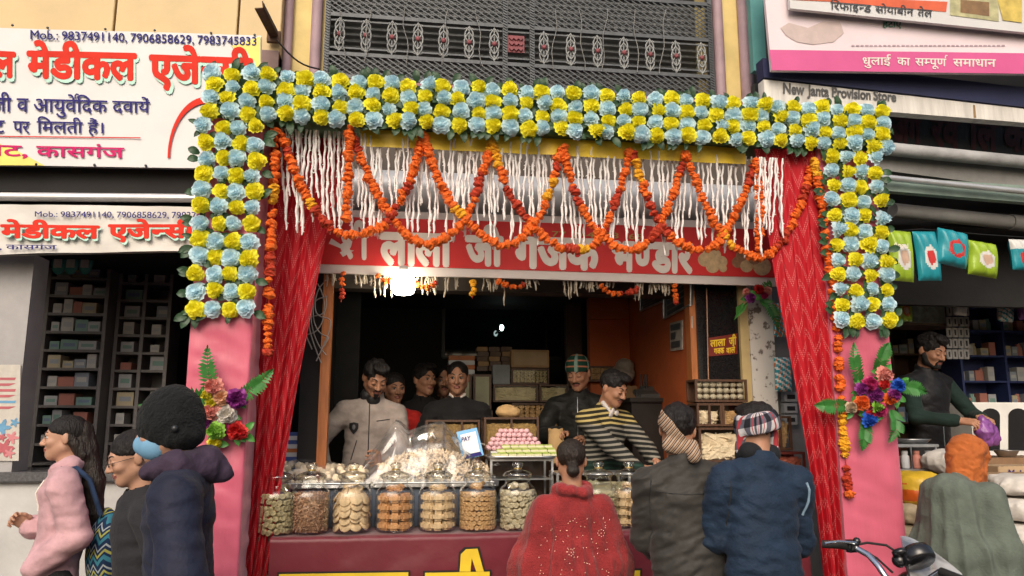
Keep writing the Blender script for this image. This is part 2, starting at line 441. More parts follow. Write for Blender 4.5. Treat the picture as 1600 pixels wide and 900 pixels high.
def hand_parts(wr, dirv, nrm, s, curl=.6, side=1, spread=.16):
    """Palm, four unequal bent fingers and a thumb off the side; dirv along the hand, nrm = back of hand."""
    d = np.array(dirv, float); d /= np.linalg.norm(d); n = np.array(nrm, float); n -= d * (n @ d); n /= np.linalg.norm(n); w = np.cross(n, d) * side
    wr = np.array(wr, float); fs = []
    P0 = wr + d * .012 * s; pc = []
    for o in (-.027, -.009, .010, .027):
        pc.append(rc(wr + w * o * .55 * s, wr + d * .082 * s + w * o * s, .0145 * s, .0115 * s))
    palm = U(pc, .012)
    fl = [.066, .076, .071, .056]; fr = [.0088, .0092, .0088, .0078]; fing = []
    for i, o in enumerate((-.028, -.0095, .0095, .028)):
        a = wr + d * .080 * s + w * o * s; ang = 0.0; segs = [.46, .31, .25]; r0 = fr[i] * s
        for j, q in enumerate(segs):
            ang += curl * (.55 + .35 * j) * (1 + .12 * i)
            dd = d * math.cos(ang) - n * math.sin(ang) + w * (o / .028) * spread * (1 - j * .3); dd /= np.linalg.norm(dd)
            b = a + dd * fl[i] * q * s; fing.append(rc(a, b, r0, r0 * .92)); a = b; r0 *= .9
    t0 = wr + d * .022 * s - w * .024 * s; t1 = t0 + (d * .55 - w * .75 - n * .35) * .040 * s / 1.0; t2 = t1 + (d * .85 - w * .15 - n * .45) * .034 * s; t3 = t2 + (d * .85 + w * .1 - n * .5) * .024 * s
    th = U([rc(t0, t1, .014 * s, .011 * s), rc(t1, t2, .011 * s, .0098 * s), rc(t2, t3, .0098 * s, .0082 * s)], .006)
    allf = [palm, th] + fing
    def f(p):
        q = smin(palm(p), th(p), .008)
        for g in fing: q = smin(q, g(p), .0035)
        return q
    tip = wr + d * .11 * s
    return f, np.minimum(wr, tip) - .10 * s, np.maximum(wr, tip) + .10 * s
def ik(sh, wr, l1, l2, pole):
    sh, wr, pole = map(lambda a: np.array(a, float), (sh, wr, pole)); D = wr - sh; L = np.linalg.norm(D)
    if L > (l1 + l2) * .999: wr = sh + D / L * (l1 + l2) * .999; D = wr - sh; L = np.linalg.norm(D)
    a = (l1 * l1 - l2 * l2 + L * L) / (2 * L); h = math.sqrt(max(l1 * l1 - a * a, 1e-8)); u = D / L
    pv = pole - u * (pole @ u); pv /= np.linalg.norm(pv); return sh + u * a + pv * h, wr
def skel(H, lean=0., twist=0., side=0., wl=None, wr=None, pl=(.5, .6, -.6), pr=(-.5, .6, -.6), shw=.170, head=(0, 0, 0), hoff=(0, 0, 0)):
    s = H / 1.70; J = {}
    Rt = np.array(Matrix.Rotation(twist, 3, 'Z') @ Matrix.Rotation(lean, 3, 'X') @ Matrix.Rotation(side, 3, 'Y'))
    piv = V3(0, 0, .95); up = lambda x, y, z: ((Rt @ (V3(x, y, z) - piv)) + piv) * s
    for k, sx in (('l', 1), ('r', -1)):
        J['ank' + k] = V3(sx * .10, 0, .09) * s; J['kn' + k] = V3(sx * .10, -.025, .48) * s; J['hip' + k] = V3(sx * .093, 0, .90) * s
        J['sh' + k] = up(sx * shw, .012, 1.338)
        w = wl if k == 'l' else wr
        w = up(sx * (shw + .06), -.05, .86) if w is None else np.array(w, float) * s
        J['el' + k], J['wr' + k] = ik(J['sh' + k], w, .278 * s, .252 * s, pl if k == 'l' else pr)
    J['pel'] = V3(0, 0, .95) * s; J['wst'] = up(0, 0, 1.08); J['chs'] = up(0, 0, 1.28); J['nk'] = up(0, .02, 1.43); J['up'] = Rt
    J['hd'] = up(0 + hoff[0], -.012 + hoff[1], 1.585 + hoff[2]); J['HM'] = hmat(head); J['s'] = s; J['shw'] = shw; return J
def tr_head(J, v): return (v * J['s']) @ J['HM'].T + J['hd']
def in_head(J, f):
    s = J['s']; return lambda p: f(((p - J['hd']) @ J['HM']) / s) * s
def torso(J, t=0., w=1.0, hem=.86, belly=0.):
    s = J['s']; R3 = J['up']; pel = V3(0, 0, hem + .06) * s
    sy = .66
    def chest(p):
        q = (p - J['pel']) @ R3; q = q.copy(); q[:, 1] /= sy
        z0, z1 = -.02 * s, .30 * s; ti = np.clip((q[:, 2] - z0) / (z1 - z0), 0, 1)
        r = (.122 + .020 * ti + belly * np.sin(ti * 3.1)) * s * w + t * .7
        return (np.sqrt(q[:, 0] ** 2 + q[:, 1] ** 2 + (q[:, 2] - z0 - ti * (z1 - z0)) ** 2) - r) * .8
    hips = rc(pel, V3(0, 0, 1.0) * s, (.138 * s * w + t * .7), (.128 * s * w + t * .7), sy)
    sh = rc(J['shl'] * .85 + J['shr'] * .15 + R3 @ V3(0, 0, .0) * s, J['shr'] * .85 + J['shl'] * .15, .042 * s + t * .6, .042 * s + t * .6)
    nk = rc(J['chs'], J['nk'], .085 * s + t * .7, .050 * s + t * .5)
    trap = rc(J['nk'] - R3 @ V3(0, 0, .03) * s, J['shl'], .046 * s + t * .6, .044 * s + t * .7); trap2 = rc(J['nk'] - R3 @ V3(0, 0, .03) * s, J['shr'], .046 * s + t * .6, .044 * s + t * .7)
    return U([chest, hips, sh, trap, trap2, nk], .03 * s)
def arm(J, k, t=0., cuff=0.0):
    s = J['s']; w = J['el' + k] + (J['wr' + k] - J['el' + k]) * (1 - cuff)
    return U([rc(J['sh' + k], J['el' + k], .052 * s + t * .8, .043 * s + t * .8), rc(J['el' + k], w, .043 * s + t * .8, .033 * s + t * .8)], .02)
def legs(J, t=0., top=.98):
    s = J['s']; o = []
    for k in 'lr': o += [rc(J['hip' + k] - V3(0, 0, .06), J['kn' + k], .080 * s + t * .7, .056 * s + t), rc(J['kn' + k], J['ank' + k] + V3(0, 0, .02), .056 * s + t, .048 * s + t)]
    return U(o + [rc(V3(-.05, 0, .93) * s, V3(.05, 0, .93) * s, .09 * s + t * .6, .09 * s + t * .6, .8)], .03)
SKIN = M('skin', (.37, .185, .112), .5, .10, 18, .10, 220, spec=.35)
SKIN2 = M('skin_fair', (.44, .245, .165), .5, .08, 18, .08, 220, spec=.35)
SKIN3 = M('skin_deep', (.20, .095, .058), .5, .10, 18, .10, 220, spec=.35)
EYEW = M('eye_white', (.36, .33, .31), .25, .03); DARK = M('eye_dark', (.012, .008, .007), .3, .2)
LIP = M('lips', (.27, .095, .075), .45, .1)
HAIR = M('hair_black', (.010, .008, .008), .55, .5, 60, .9, 160, spec=.3, aniso=(1, 1, .25))
HAIRB = M('hair_brown_black', (.018, .012, .009), .5, .5, 60, .9, 160, spec=.35, aniso=(1, 1, .25))
TROUS = M('trouser_black', (.012, .012, .014), .85, .2, 10, .3, 60)
SHOE = M('shoe_leather', (.03, .022, .018), .45, .2)
def person(name, label, x, y, z, yaw, H, J, skin=SKIN, eyes='open', ear=True, hair='short', hairmat=HAIR, hseed=1, beard=None, hands='', curl=(.6, .6),
           hdir=None, group=None, headres=.0042, trousers=TROUS, face=True, lipm=None):
    """Body (head, neck, torso, arms, hands, legs) as one mesh; hair and clothes are children."""
    s = J['s']; parts = []
    fh = head_sdf(ear, eyes=eyes); nb = (J['nk'] - J['hd']) @ J['HM'] / s
    nkf = rc((0, .022, -.060), nb + V3(0, 0, -.03), .052, .062)
    hf = U([fh, nkf], .022)
    lo = np.minimum(V3(-.11, -.14, -.13), nb - .09); hi = np.maximum(V3(.11, .14, .13), nb + .08)
    v, f = nets(hf, lo, hi, headres)
    parts.append((tr_head(J, v), f, lipmat(v, f)))
    if face:
        for v, f, m in face_extras(J, eyes): parts.append((tr_head(J, v), f, m))
    bf = U([torso(J, -.012), arm(J, 'l', -.006), arm(J, 'r', -.006), legs(J, -.006)], .03)
    v, f = nets(bf, V3(-.5, -.75, .05) * s, V3(.5, .4, 1.48) * s, .022); parts.append((v, f, 0))
    for k in 'lr':
        fo = J['wr' + k] - J['el' + k]; d = fo
        if hdir and hdir.get(k) is not None: d, nn = hdir[k]
        else: nn = V3(1 if k == 'l' else -1, .1, .2)
        hfn, l2, h2 = hand_parts(J['wr' + k], d, nn, s, curl[0 if k == 'l' else 1], 1 if k == 'l' else -1)
        hf2 = U([hfn, rc(J['el' + k] + fo * .6, J['wr' + k] + fo * .02, .036 * s, .026 * s)], .012)
        fine = .0036 if k in hands else .009
        v, f = nets(hf2, np.minimum(l2, J['wr' + k] - .13), np.maximum(h2, J['wr' + k] + .13), fine); parts.append((v, f, 0))
    e = thing(name, (x, y, z), label, 'person', group); e.rotation_euler[2] = yaw
    solid('body', parts, [skin, EYEW, DARK, lipm or LIP], e)
    if hair:
        v, f = nets(in_head(J, hair_sdf(hair, hseed)), J['hd'] - .17, J['hd'] + .17, .0050); solid('hair', [(v, f, 0)], hairmat, e)
    if beard:
        sh = U([rc((-.058, -.004, -.035), (-.046, -.018, -.075), .026, .026), rc((.058, -.004, -.035), (.046, -.018, -.075), .026, .026),
                rc((-.046, -.018, -.075), (0, -.066, -.096), .026, .027), rc((.046, -.018, -.075), (0, -.066, -.096), .026, .027),
                rc((-.026, -.082, -.072), (-.014, -.094, -.049), .006, .007), rc((.026, -.082, -.072), (.014, -.094, -.049), .006, .007), rc((-.012, -.095, -.048), (.012, -.095, -.048), .0062, .0062)], .012) \
            if beard == 'full' else U([rc((-.027, -.082, -.058), (-.006, -.0965, -.047), .0045, .0065), rc((.027, -.082, -.058), (.006, -.0965, -.047), .0045, .0065)] +
            ([rc((-.008, -.083, -.084), (.008, -.083, -.084), .011, .011), rc((0, -.075, -.10), (0, -.078, -.105), .018, .016)] if beard == 'goatee' else []), .006)
        sh = sub(sh, el((0, -.098, -.064), (.022, .03, .0085)), .004) if beard == 'full' else sh
        v, f = nets(in_head(J, disp(sh, .002, 150, 5)), J['hd'] - .16, J['hd'] + .14, .0045); solid('beard' if beard == 'full' else 'moustache', [(v, f, 0)], hairmat, e)
    if trousers is not None:
        v, f = nets(folds(legs(J, .014), .005, 22, 3), V3(-.32, -.25, .06) * s, V3(.32, .25, 1.1) * s, .016); solid('trousers', [(v, f, 0)], trousers, e)
        for sx in (-1, 1):
            ff = U([rc(V3(sx * .10, .03, .045) * s, V3(sx * .105, -.13, .035) * s, .045, .036), rc(V3(sx * .1, .02, .05) * s, V3(sx * .1, .01, .10) * s, .045, .045)], .02)
            v, f = nets(ff, V3(sx * .1 - .1, -.25, -.02), V3(sx * .1 + .1, .15, .2), .012); solid('shoe', [(v, f, 0)], SHOE, e)
    return e
def garment(e, name, f, mat, J, h=.008, lo=(-.62, -.8, .55), hi=(.62, .5, 1.62)):
    s = J['s']; v, q = nets(f, V3(*lo) * s, V3(*hi) * s, h); return solid(name, [(v, q, 0)], mat, e)
def jacket(J, t=.022, w=1., hem=.86, amp=.006, fs=20, seed=1, cuff=.06, sleeves=True, collar=.0, belly=0.):
    s = J['s']; f = [torso(J, t, w, hem, belly)]
    if sleeves: f += [arm(J, 'l', t * .9, cuff), arm(J, 'r', t * .9, cuff)]
    g = U(f, .022)
    g = folds(folds(g, amp, fs, seed), amp * .42, fs * 2.1, seed + 40, (.6, .6, 1.6), .45)
    if collar:
        R3 = J['up']; a = J['nk'] - R3 @ V3(0, .0, .03) * s; b = J['nk'] + R3 @ V3(0, -.004, collar) * s
        g = U([g, rc(a, b, .078 * s, .072 * s)], .012)
        nkv = J['nk'] + R3 @ V3(0, 0, collar + .02) * s
        n = R3 @ V3(0, -.25, 1); g = inter(g, half(n, (n / np.linalg.norm(n)) @ (J['nk'] + R3 @ V3(0, 0, collar) * s)), .006)
        inn = rc(J['nk'] + R3 @ V3(0, -.01, .0) * s, J['nk'] + R3 @ V3(0, -.012, .2) * s, .058 * s, .075 * s)
        g = sub(g, inn, .006)
    return g
# ------------------------------------------------------------------ the setting
ASPH = M('asphalt', (.055, .053, .050), .9, .25, 5, .6, 80)
PAVE = M('pavement_stone', (.20, .19, .175), .85, .25, 4, .4, 40)
CONC = M('concrete', (.30, .29, .275), .85, .25, 3, .3, 30)
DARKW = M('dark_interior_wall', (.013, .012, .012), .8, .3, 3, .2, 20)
STEEL = M('steel', (.55, .56, .57), .32, .12, 10, .08, 60, metal=.9)
CHROME = M('chrome', (.75, .76, .78), .12, .05, 10, 0, 1, metal=1)
IRON = M('painted_iron_grey', (.085, .092, .10), .5, .2, 20, .15, 60, metal=.3)
BLACKP = M('black_plastic', (.015, .015, .016), .4, .25, 12, .1, 60)
WHITEP = M('white_paint', (.70, .69, .66), .6, .10, 4, .15, 30)
FLEXW = M('flex_white', (.60, .60, .60), .5, .05, 3, .12, 6)
INKRED = M('ink_red', (.60, .035, .020), .7, .10, 8, spec=.12); INKNAVY = M('ink_navy', (.030, .026, .15), .7, .10, 8, spec=.12)
INKMAG = M('ink_magenta', (.52, .02, .13), .7, .1, 8, spec=.12); INKGREEN = M('ink_green_edge', (.36, .62, .52), .4, .08, 8)
INKBLACK = M('ink_black', (.02, .02, .022), .5, .2, 8); INKGREY = M('ink_grey', (.13, .13, .14), .5, .2, 8); INKWHITE = M('ink_white', (.74, .68, .62), .45, .06, 8)
YELTEXT = M('ink_yellow', (.72, .50, .03), .45, .1, 8)

mb = MB(); mb.quad((-40, -40, 0), (40, -40, 0), (40, 40, 0), (-40, 40, 0)); tag(mb.build('ground', ASPH, origin=(0, 0, 0)), kind='structure')
mb = MB(); mb.box2((-9, 4.0, .004), (10, 12, .12)); tag(mb.build("pavement", PAVE, origin=(0, 4.0, 0)), kind='structure')

YG = 4.25
XL0, XL1 = P(291, 600, YG).x, P(389, 600, YG).x
XR0, XR1 = P(1303, 600, YG).x, P(1397, 600, YG).x
ZT = P(800, 139, YG).z; ZB = P(800, 213, YG).z          # flower panel top and bottom
YB_, YF = 5.3, 4.8                                        # facade plane, banner plane

# upper storey of the middle house
CREAM = M('cream_distemper', (.60, .45, .19), .8, .14, 2.5, .25, 25); MAUVE = M('mauve_paint', (.30, .15, .18), .6, .2, 4, .2, 30)
MAUVEL = M('mauve_light_paint', (.36, .25, .28), .6, .2, 4, .2, 30)
YELW = M('yellow_distemper', (.66, .52, .22), .8, .16, 3, .25, 25); SHUT = M('shutter_grey', (.12, .125, .125), .55, .25, 5, .15, 40, metal=.3)
zb = P(510, 112, YB_).z; ztop = 5.6
house = thing('house', (P(800, 100, YB_).x, YB_, 2.9), 'cream and mauve upper storey with an iron balcony grille above the sweet shop', 'house')
xg0, xg1 = P(508, 60, YB_).x, P(1113, 80, YB_).x
mb = MB(); x = P(440, 60, YB_).x; x2 = P(1178, 60, YB_).x
mb.box2((x, YB_ + .06, zb - .10), (xg0 - .01, YB_ + .5, ztop)); mb.build('wall', YELW, house); mb = MB(); mb.box2((xg1 + .01, YB_ + .06, zb - .10), (x2, YB_ + .5, ztop)); mb.build('wall', YELW, house)
for a, b in ((441, 456), (484, 502), (1117, 1133), (1157, 1176)):
    mb = MB(); xa, xb = P(a, 60, YB_).x, P(b, 60, YB_).x; xc = (xa + xb) / 2; r = (xb - xa) / 2
    mb.tube([(xc, YB_ + .03, zb - .06), (xc, YB_ + .03, ztop)], r, 14); mb.build('pilaster', MAUVEL, house)
mb = MB(); mb.box2((xg0 - .06, YB_ - .07, zb - .16), (x2, YB_ + .5, zb - .07), 0, .012); mb.box2((xg0 - .3, YB_ - .03, zb - .27), (x2, YB_ + .5, zb - .163)); mb.build('ledge', MAUVE, house)
mb = MB()
def shut(u, v):
    return Vector((xg0 + (xg1 - xg0) * u, YB_ + .32 + .014 * math.sin(v * 60 * math.pi), zb - .06 + (ztop - zb) * v))
mb.grid(shut, 1, 360, uv=False); mb.build('roller_shutter', SHUT, house)
zr = [zb - .045, zb, zb + .115, P(510, 82, YB_).z, P(510, 24, YB_).z, P(510, 24, YB_).z + .34]
zl0, zl1 = zr[0] + .03, P(510, 83, YB_).z
zm1 = P(510, 22, YB_).z; zu1 = P(510, 22, YB_).z + .30
xm0, xm1 = P(789, 60, YB_).x, P(831, 60, YB_).x
mb = MB()
for z in (zl0 - .015, zl1, zm1, zu1): mb.box2((xg0, YB_ - .012, z - .014), (xg1, YB_ + .022, z + .014))
for z in (zl1 + .05, zm1 - .04): mb.box2((xg0, YB_ - .002, z - .006), (xg1, YB_ + .012, z + .006))
for xx in (xg0 + .014, xm0, xm1, xg1 - .014):
    mb.box2((xx - .018, YB_ - .016, zl0 - .03), (xx + .018, YB_ + .03, ztop))
    for k in range(90):                                       # twisted bar knots
        z = zl0 + k * .021
        if z < zu1: mb.box((xx, YB_ - .018, z), (.03, .012, .010), 0, 0, Matrix.Rotation(.5, 3, 'Y'))
mb.build('grille_frame', IRON, house)
def lattice(x0, x1, z0, z1, st):
    mb = MB(); h = z1 - z0
    for sgn in (1, -1):
        x = x0 - h * 1.6
        while x < x1 + h * 1.6:
            a = [x, z0] if sgn > 0 else [x, z1]; b = [x + h * 1.5, z1] if sgn > 0 else [x + h * 1.5, z0]
            t0 = max(0, (x0 - a[0]) / (b[0] - a[0])); t1 = min(1, (x1 - a[0]) / (b[0] - a[0]))
            if t1 > t0:
                p = [a[0] + (b[0] - a[0]) * t0, a[1] + (b[1] - a[1]) * t0]; q = [a[0] + (b[0] - a[0]) * t1, a[1] + (b[1] - a[1]) * t1]
                y = YB_ + .004 + .010 * sgn; d = Vector((q[0] - p[0], 0, q[1] - p[1]))
                if d.length > .01:
                    mb.box(((p[0] + q[0]) / 2, y, (p[1] + q[1]) / 2), (d.length, .005, .008), 0, 0, Matrix.Rotation(-math.atan2(d.z, d.x), 3, 'Y'))
            x += st
    return mb
for x0, x1 in ((xg0, xm0), (xm0, xm1), (xm1, xg1)):
    lattice(x0, x1, zl0, zl1, .056).build('lattice_panel', IRON, house)
    lattice(x0, x1, zm1, zu1, .056).build('lattice_panel', IRON, house)
ORN = M('ornament_grey', (.24, .25, .25), .5, .2, 10, .1, 50); REDD = M('red_dot_paint', (.22, .055, .065), .6, .2, 20)
def ornament(xc):
    mb = MB(); zc = (zl1 + zm1) / 2 + .0; hh = (zm1 - zl1) * .42; w = .031; y = YB_ - .002
    for sg in (1, -1):
        pts = [(xc + sg * w * math.sin(t * math.pi * 2) * (1 if abs(t - .5) > .25 else 1.0), y, zc - hh + 2 * hh * t) for t in np.linspace(0, 1, 17)]
        mb.tube(pts, .0065, 6)
        mb.tube([(xc + sg * w * 1.15 * math.sin(math.pi * t) ** .8, y - .004, zc - hh * .62 + 1.24 * hh * t) for t in np.linspace(0, 1, 13)], .0065, 6)
        mb.tube([(xc + sg * (.008 + .028 * t), y, zc + hh * (.80 + .12 * math.sin(t * 3))) for t in (0, .5, 1)], .005, 5)
        mb.tube([(xc + sg * (.008 + .028 * t), y, zc - hh * (.80 + .12 * math.sin(t * 3))) for t in (0, .5, 1)], .005, 5)
    mb.tube([(xc, y, zc - hh * 1.15), (xc, y, zc + hh * 1.15)], .005, 6)
    o = mb.build('ornament', ORN, house)
    m2 = MB(); m2.ball((xc, y - .012, zc), (.019, .012, .019), 10); m2.build('rosette', REDD, o)
for k in range(7):
    ornament(xg0 + .10 + (xm0 - xg0 - .18) * k / 6); ornament(xm1 + .09 + (xg1 - xm1 - .18) * k / 6)
mb = MB(); zc = (zl1 + zm1) / 2
for a in range(3):
    for b in range(3):
        mb.box((xm0 + .05 + a * .034, YB_ + .0, zc + .02 + (b - 1) * .042), (.026, .016, .026), 0, 0, Matrix.Rotation(.78, 3, 'Y'))
mb.box((xm0 + .084, YB_ + .010, zc + .02), (.125, .008, .135)); mb.build('square_ornament', REDD, house)
for i, px in enumerate((530, 578, 630, 700, 745, 870, 905, 948, 990, 1040)):      # loose wires over the bars
    a = P(px, 14, YB_ - .03); b = P(px + 8 * (-1) ** i, 95 + (px - 530) * .04, YB_ - .03)
    mb = MB(); mb.tube([a + (b - a) * t + Vector((.012 * math.sin(t * 9 + i), 0, 0)) for t in np.linspace(0, 1, 8)], .0035, 5); mb.build('wire', M('wire_grey', (.20, .20, .19), .6, .2), house)

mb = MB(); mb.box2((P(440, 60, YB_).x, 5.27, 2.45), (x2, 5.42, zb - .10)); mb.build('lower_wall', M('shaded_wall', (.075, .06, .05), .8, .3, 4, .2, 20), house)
# neighbours' upper walls
hl = thing('house', (P(200, 20, 5.2).x, 5.2, 2.4), 'cream panelled house front above the medicine shop sign', 'house')
mb = MB(); xa, xb, xc, xd = P(-300, 20, 5.2).x, P(180, 20, 5.2).x, P(373, 20, 5.2).x, P(440, 20, 5.2).x
for a, b in ((xa, xb - .008), (xb + .008, xc - .008), (xc + .008, xd)): mb.box2((a, 5.2, 3.30), (b, 5.32, 5.8), 0, .004)
mb.build('wall_panel', M('cream_panel', (.60, .45, .235), .55, .1, 2, .08, 15), hl)
mb = MB(); mb.box2((xa, 5.322, 2.9), (xd, 5.6, 5.8)); mb.build('wall', M('joint_grey', (.22, .18, .15), .8), hl)
mb = MB(); mb.box2((P(398, 80, 5.2).x, 5.17, P(398, 112, 5.2).z), (xd, 5.32, P(398, 80, 5.2).z)); mb.build('fascia', M('brown_fascia', (.20, .13, .12), .7, .2), hl)
a, b = P(404, 12, 4.75), P(428, 58, 5.15)
mb = MB(); d = (b - a).normalized(); sdv = Vector((1, 0, .15)).normalized()
up = d.cross(sdv).normalized()
for o_, w_, t_ in ((Vector((0, 0, 0)), .05, .008),): mb.add([a - sdv * .025, a + sdv * .025, b + sdv * .025, b - sdv * .025, a - sdv * .025 + up * .006, a + sdv * .025 + up * .006, b + sdv * .025 + up * .006, b - sdv * .025 + up * .006], [(3, 2, 1, 0), (4, 5, 6, 7), (0, 1, 5, 4), (1, 2, 6, 5), (2, 3, 7, 6), (3, 0, 4, 7)])
mb.add([a + sdv * .025, b + sdv * .025, b + sdv * .025 - up * .045, a + sdv * .025 - up * .045, a + sdv * .031, b + sdv * .031, b + sdv * .031 - up * .045, a + sdv * .031 - up * .045], [(0, 1, 2, 3), (7, 6, 5, 4), (0, 4, 5, 1), (2, 6, 7, 3), (0, 3, 7, 4), (1, 5, 6, 2)])
mb.box(tuple(b), (.09, .03, .08)); mb.build('angle_bracket', M('rusty_iron', (.10, .055, .035), .8, .3, 20, .3, 80), hl)
mb = MB(); a, b = P(432, 62, 5.05), P(500, 108, 5.2); mb.tube([a + (b - a) * t + Vector((0, 0, -.05 * math.sin(t * 3.14))) for t in np.linspace(0, 1, 9)], .006, 6)
tag(mb.build('cable', BLACKP), 'thin grey cable sagging from the angle bracket to the mauve pilaster', 'cable')

# ------------------------------------------------------------------ medicine shop on the left
pl = Plane(P(0, 42, 4.85), P(408, 55, 4.85), P(0, 258, 4.78))
sg = thing('sign_board', P(150, 260, 4.85), 'large white printed medicine shop sign with red Hindi headline and phone numbers on top', 'sign')
def wavy_sheet(mb, q, plane, amp=.006, nu=40, nv=16, seed=0, th=.012, mi=0):
    X0, YT0, X1, YT1, YB0, YB1 = q; tl, tr, bl, br = plane.at(X0, YT0), plane.at(X1, YT1), plane.at(X0, YB0), plane.at(X1, YB1); n = plane.n
    def fn(u, v):
        p = (tl * (1 - u) + tr * u) * (1 - v) + (bl * (1 - u) + br * u) * v
        k = amp * noise(np.array([[u * 3, v * 1.6, seed * 3.3]]), 3.0, seed)[0]; return p + n * (k - amp)
    mb.grid(fn, nu, nv, mi)
    mb.slab(bl - n * (.004 + 3 * amp), br - n * (.004 + 3 * amp), tr - n * (.004 + 3 * amp), tl - n * (.004 + 3 * amp), th, mi)
mb = MB(); wavy_sheet(mb, (-90, 40, 408, 55, 256, 264), pl, .004)
mb.build('panel', FLEXW, sg)
YB2 = M('yellow_wash', (.72, .60, .10), .45, .12, 5)
mb = MB(); mb.add([pl.at(*q, .0035) for q in ((362, 72), (407, 57), (407, 110), (390, 104))], [(3, 2, 1, 0)]); mb.build('corner_print', YB2, sg); mb = MB(); mb.add([pl.at(*q, .0035) for q in ((-60, 258), (70, 259), (20, 232), (-60, 205))], [(0, 1, 2, 3)]); mb.build('corner_print', YB2, sg)
letter(sg, 'lettering', 'Mob.: 9837491140, 7906858629, 7983745833', (48, 47, 401, 58, 64, 74), pl, INKNAVY, .012, .005, (-.12, .73))
def headline(par, t, q, plane, bold=.035, ref=(-.05, .66)):
    q2 = (q[0] + 3, q[1] + 4, q[2] + 3, q[3] + 4, q[4] + 4, q[5] + 4)
    letter(par, 'lettering_edge', t, q2, plane, INKGREEN, bold + .02, .0045, ref); letter(par, 'lettering', t, q, plane, INKRED, bold, .0065, ref)
headline(sg, 'मेडीकल', (42, 80, 215, 84, 124, 128), pl, .045); headline(sg, 'एजे{न}सी', (233, 86, 396, 92, 131, 136), pl, .045); headline(sg, 'ल', (-16, 80, 26, 82, 122, 124), pl, .045)
letter(sg, 'lettering', 'जी व आयुर्वे'.replace('र्वे', 'वे^') + ' दिक'.replace(' दिक', 'िदक') + ' दवायें', (-14, 152, 235, 159, 175, 177), pl, INKNAVY, .012, .0055)
letter(sg, 'lettering', 'पर', (21, 189, 47, 190, 208, 209), pl, INKNAVY, .012, .0055); letter(sg, 'lettering', 'िमलती हैं।', (58, 189, 162, 192, 208, 209), pl, INKNAVY, .012, .0055)
letter(sg, 'lettering', 'ट', (-8, 188, 8, 188, 208, 208), pl, INKNAVY, .012, .0055)
letter(sg, 'lettering', 'गेट,', (-26, 226, 44, 228, 243, 245), pl, INKMAG, .02, .0055); letter(sg, 'lettering', 'कासगंज', (57, 228, 195, 231, 245, 247), pl, INKMAG, .02, .0055)
mb = MB(); mb.add([pl.at(*q, .005) for q in ((-60, 212), (220, 215), (220, 216.6), (-60, 213.6))], [(3, 2, 1, 0)])
arc = [(262 + 60 * (1 - math.cos(t)), 248 - 96 * math.sin(t)) for t in np.linspace(0, 1.57, 14)]; arc2 = [(266 + 58 * (1 - math.cos(t)), 246 - 84 * math.sin(t)) for t in np.linspace(0, 1.57, 14)]
vs = [pl.at(*q, .005) for q in arc + arc2]; mb.add(vs, [(i, i + 1, 15 + i, 14 + i) for i in range(13)]); mb.build('red_arc', INKRED, sg)
mb = MB()
for q in ((20, 40), (75, 44), (165, 46), (242, 48), (330, 52), (398, 55), (57, 257), (148, 258), (228, 259)): mb.ball(pl.at(*q, .004), .008, 8)
mb.build('nail_head', IRON, sg)
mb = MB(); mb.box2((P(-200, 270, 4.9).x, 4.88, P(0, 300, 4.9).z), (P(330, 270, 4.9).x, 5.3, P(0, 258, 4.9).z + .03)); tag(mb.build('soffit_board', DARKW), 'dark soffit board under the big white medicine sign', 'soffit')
RODM = M('rod_metal', (.62, .62, .62), .35, .1, metal=.6)
mb = MB(); mb.tube([P(-150, 306, 4.62), P(306, 310, 4.62)], .026, 14); tag(mb.build('awning_rod', RODM), 'silver awning rod running above the crumpled lower medicine banner', 'rod')
CLOTHW = M('banner_cloth', (.60, .58, .54), .6, .12, 3, .25, 9)
pl2 = Plane(P(0, 325, 4.6), P(300, 330, 4.6), P(0, 392, 4.57))
lb = thing('cloth_banner', P(150, 395, 4.6), 'crumpled lower cloth banner of the medicine shop hanging from the silver rod', 'banner')
mb = MB(); wavy_sheet(mb, (-90, 317, 306, 322, 398, 390), pl2, .012, 60, 16, 3, .004); mb.build('cloth', CLOTHW, lb)
letter(lb, 'lettering', 'Mob.: 9837491140, 7906858629, 7983745833', (56, 331, 345, 332, 341, 345), pl2, INKNAVY, .01, .012, (-.12, .73))
def headline2(t, q): letter(lb, 'lettering_edge', t, (q[0] + 2, q[1] + 2, q[2] + 2, q[3] + 2, q[4] + 3, q[5] + 3), pl2, INKGREEN, .05, .013, (-.05, .66)); letter(lb, 'lettering', t, q, pl2, INKRED, .045, .015, (-.05, .66))
headline2('मेडीकल', (2, 352, 158, 354, 374, 375)); headline2('एजे{न}सी', (170, 352, 306, 352, 375, 374))
letter(lb, 'lettering', 'ट, कासगंज', (-14, 383, 90, 384, 391, 391), pl2, INKNAVY, .015, .013)

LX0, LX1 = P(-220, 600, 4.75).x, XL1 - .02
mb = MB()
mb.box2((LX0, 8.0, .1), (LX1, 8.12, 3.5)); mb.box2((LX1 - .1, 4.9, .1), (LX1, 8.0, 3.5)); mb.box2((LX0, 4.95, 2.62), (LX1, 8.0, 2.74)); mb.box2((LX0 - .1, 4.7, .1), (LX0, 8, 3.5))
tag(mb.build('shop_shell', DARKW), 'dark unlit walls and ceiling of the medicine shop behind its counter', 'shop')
COUNT = thing('shop_counter', (P(120, 800, 4.75).x, 4.9, .12), 'whitewashed medicine shop counter with a dark stone top', 'counter')
zc_ = P(100, 737, 4.72).z
mb = MB(); mb.box2((LX0, 4.74, .12), (XL0 + .2, 5.2, zc_ - .06)); mb.build('counter_front', M('whitewash_grey', (.46, .46, .45), .7, .15, 3, .25, 30), COUNT)
mb = MB(); mb.box2((LX0, 4.70, zc_ - .058), (XL0 + .2, 5.25, zc_), 0, .008); mb.build('counter_top', M('granite_dark', (.09, .09, .095), .25, .4, 60), COUNT)
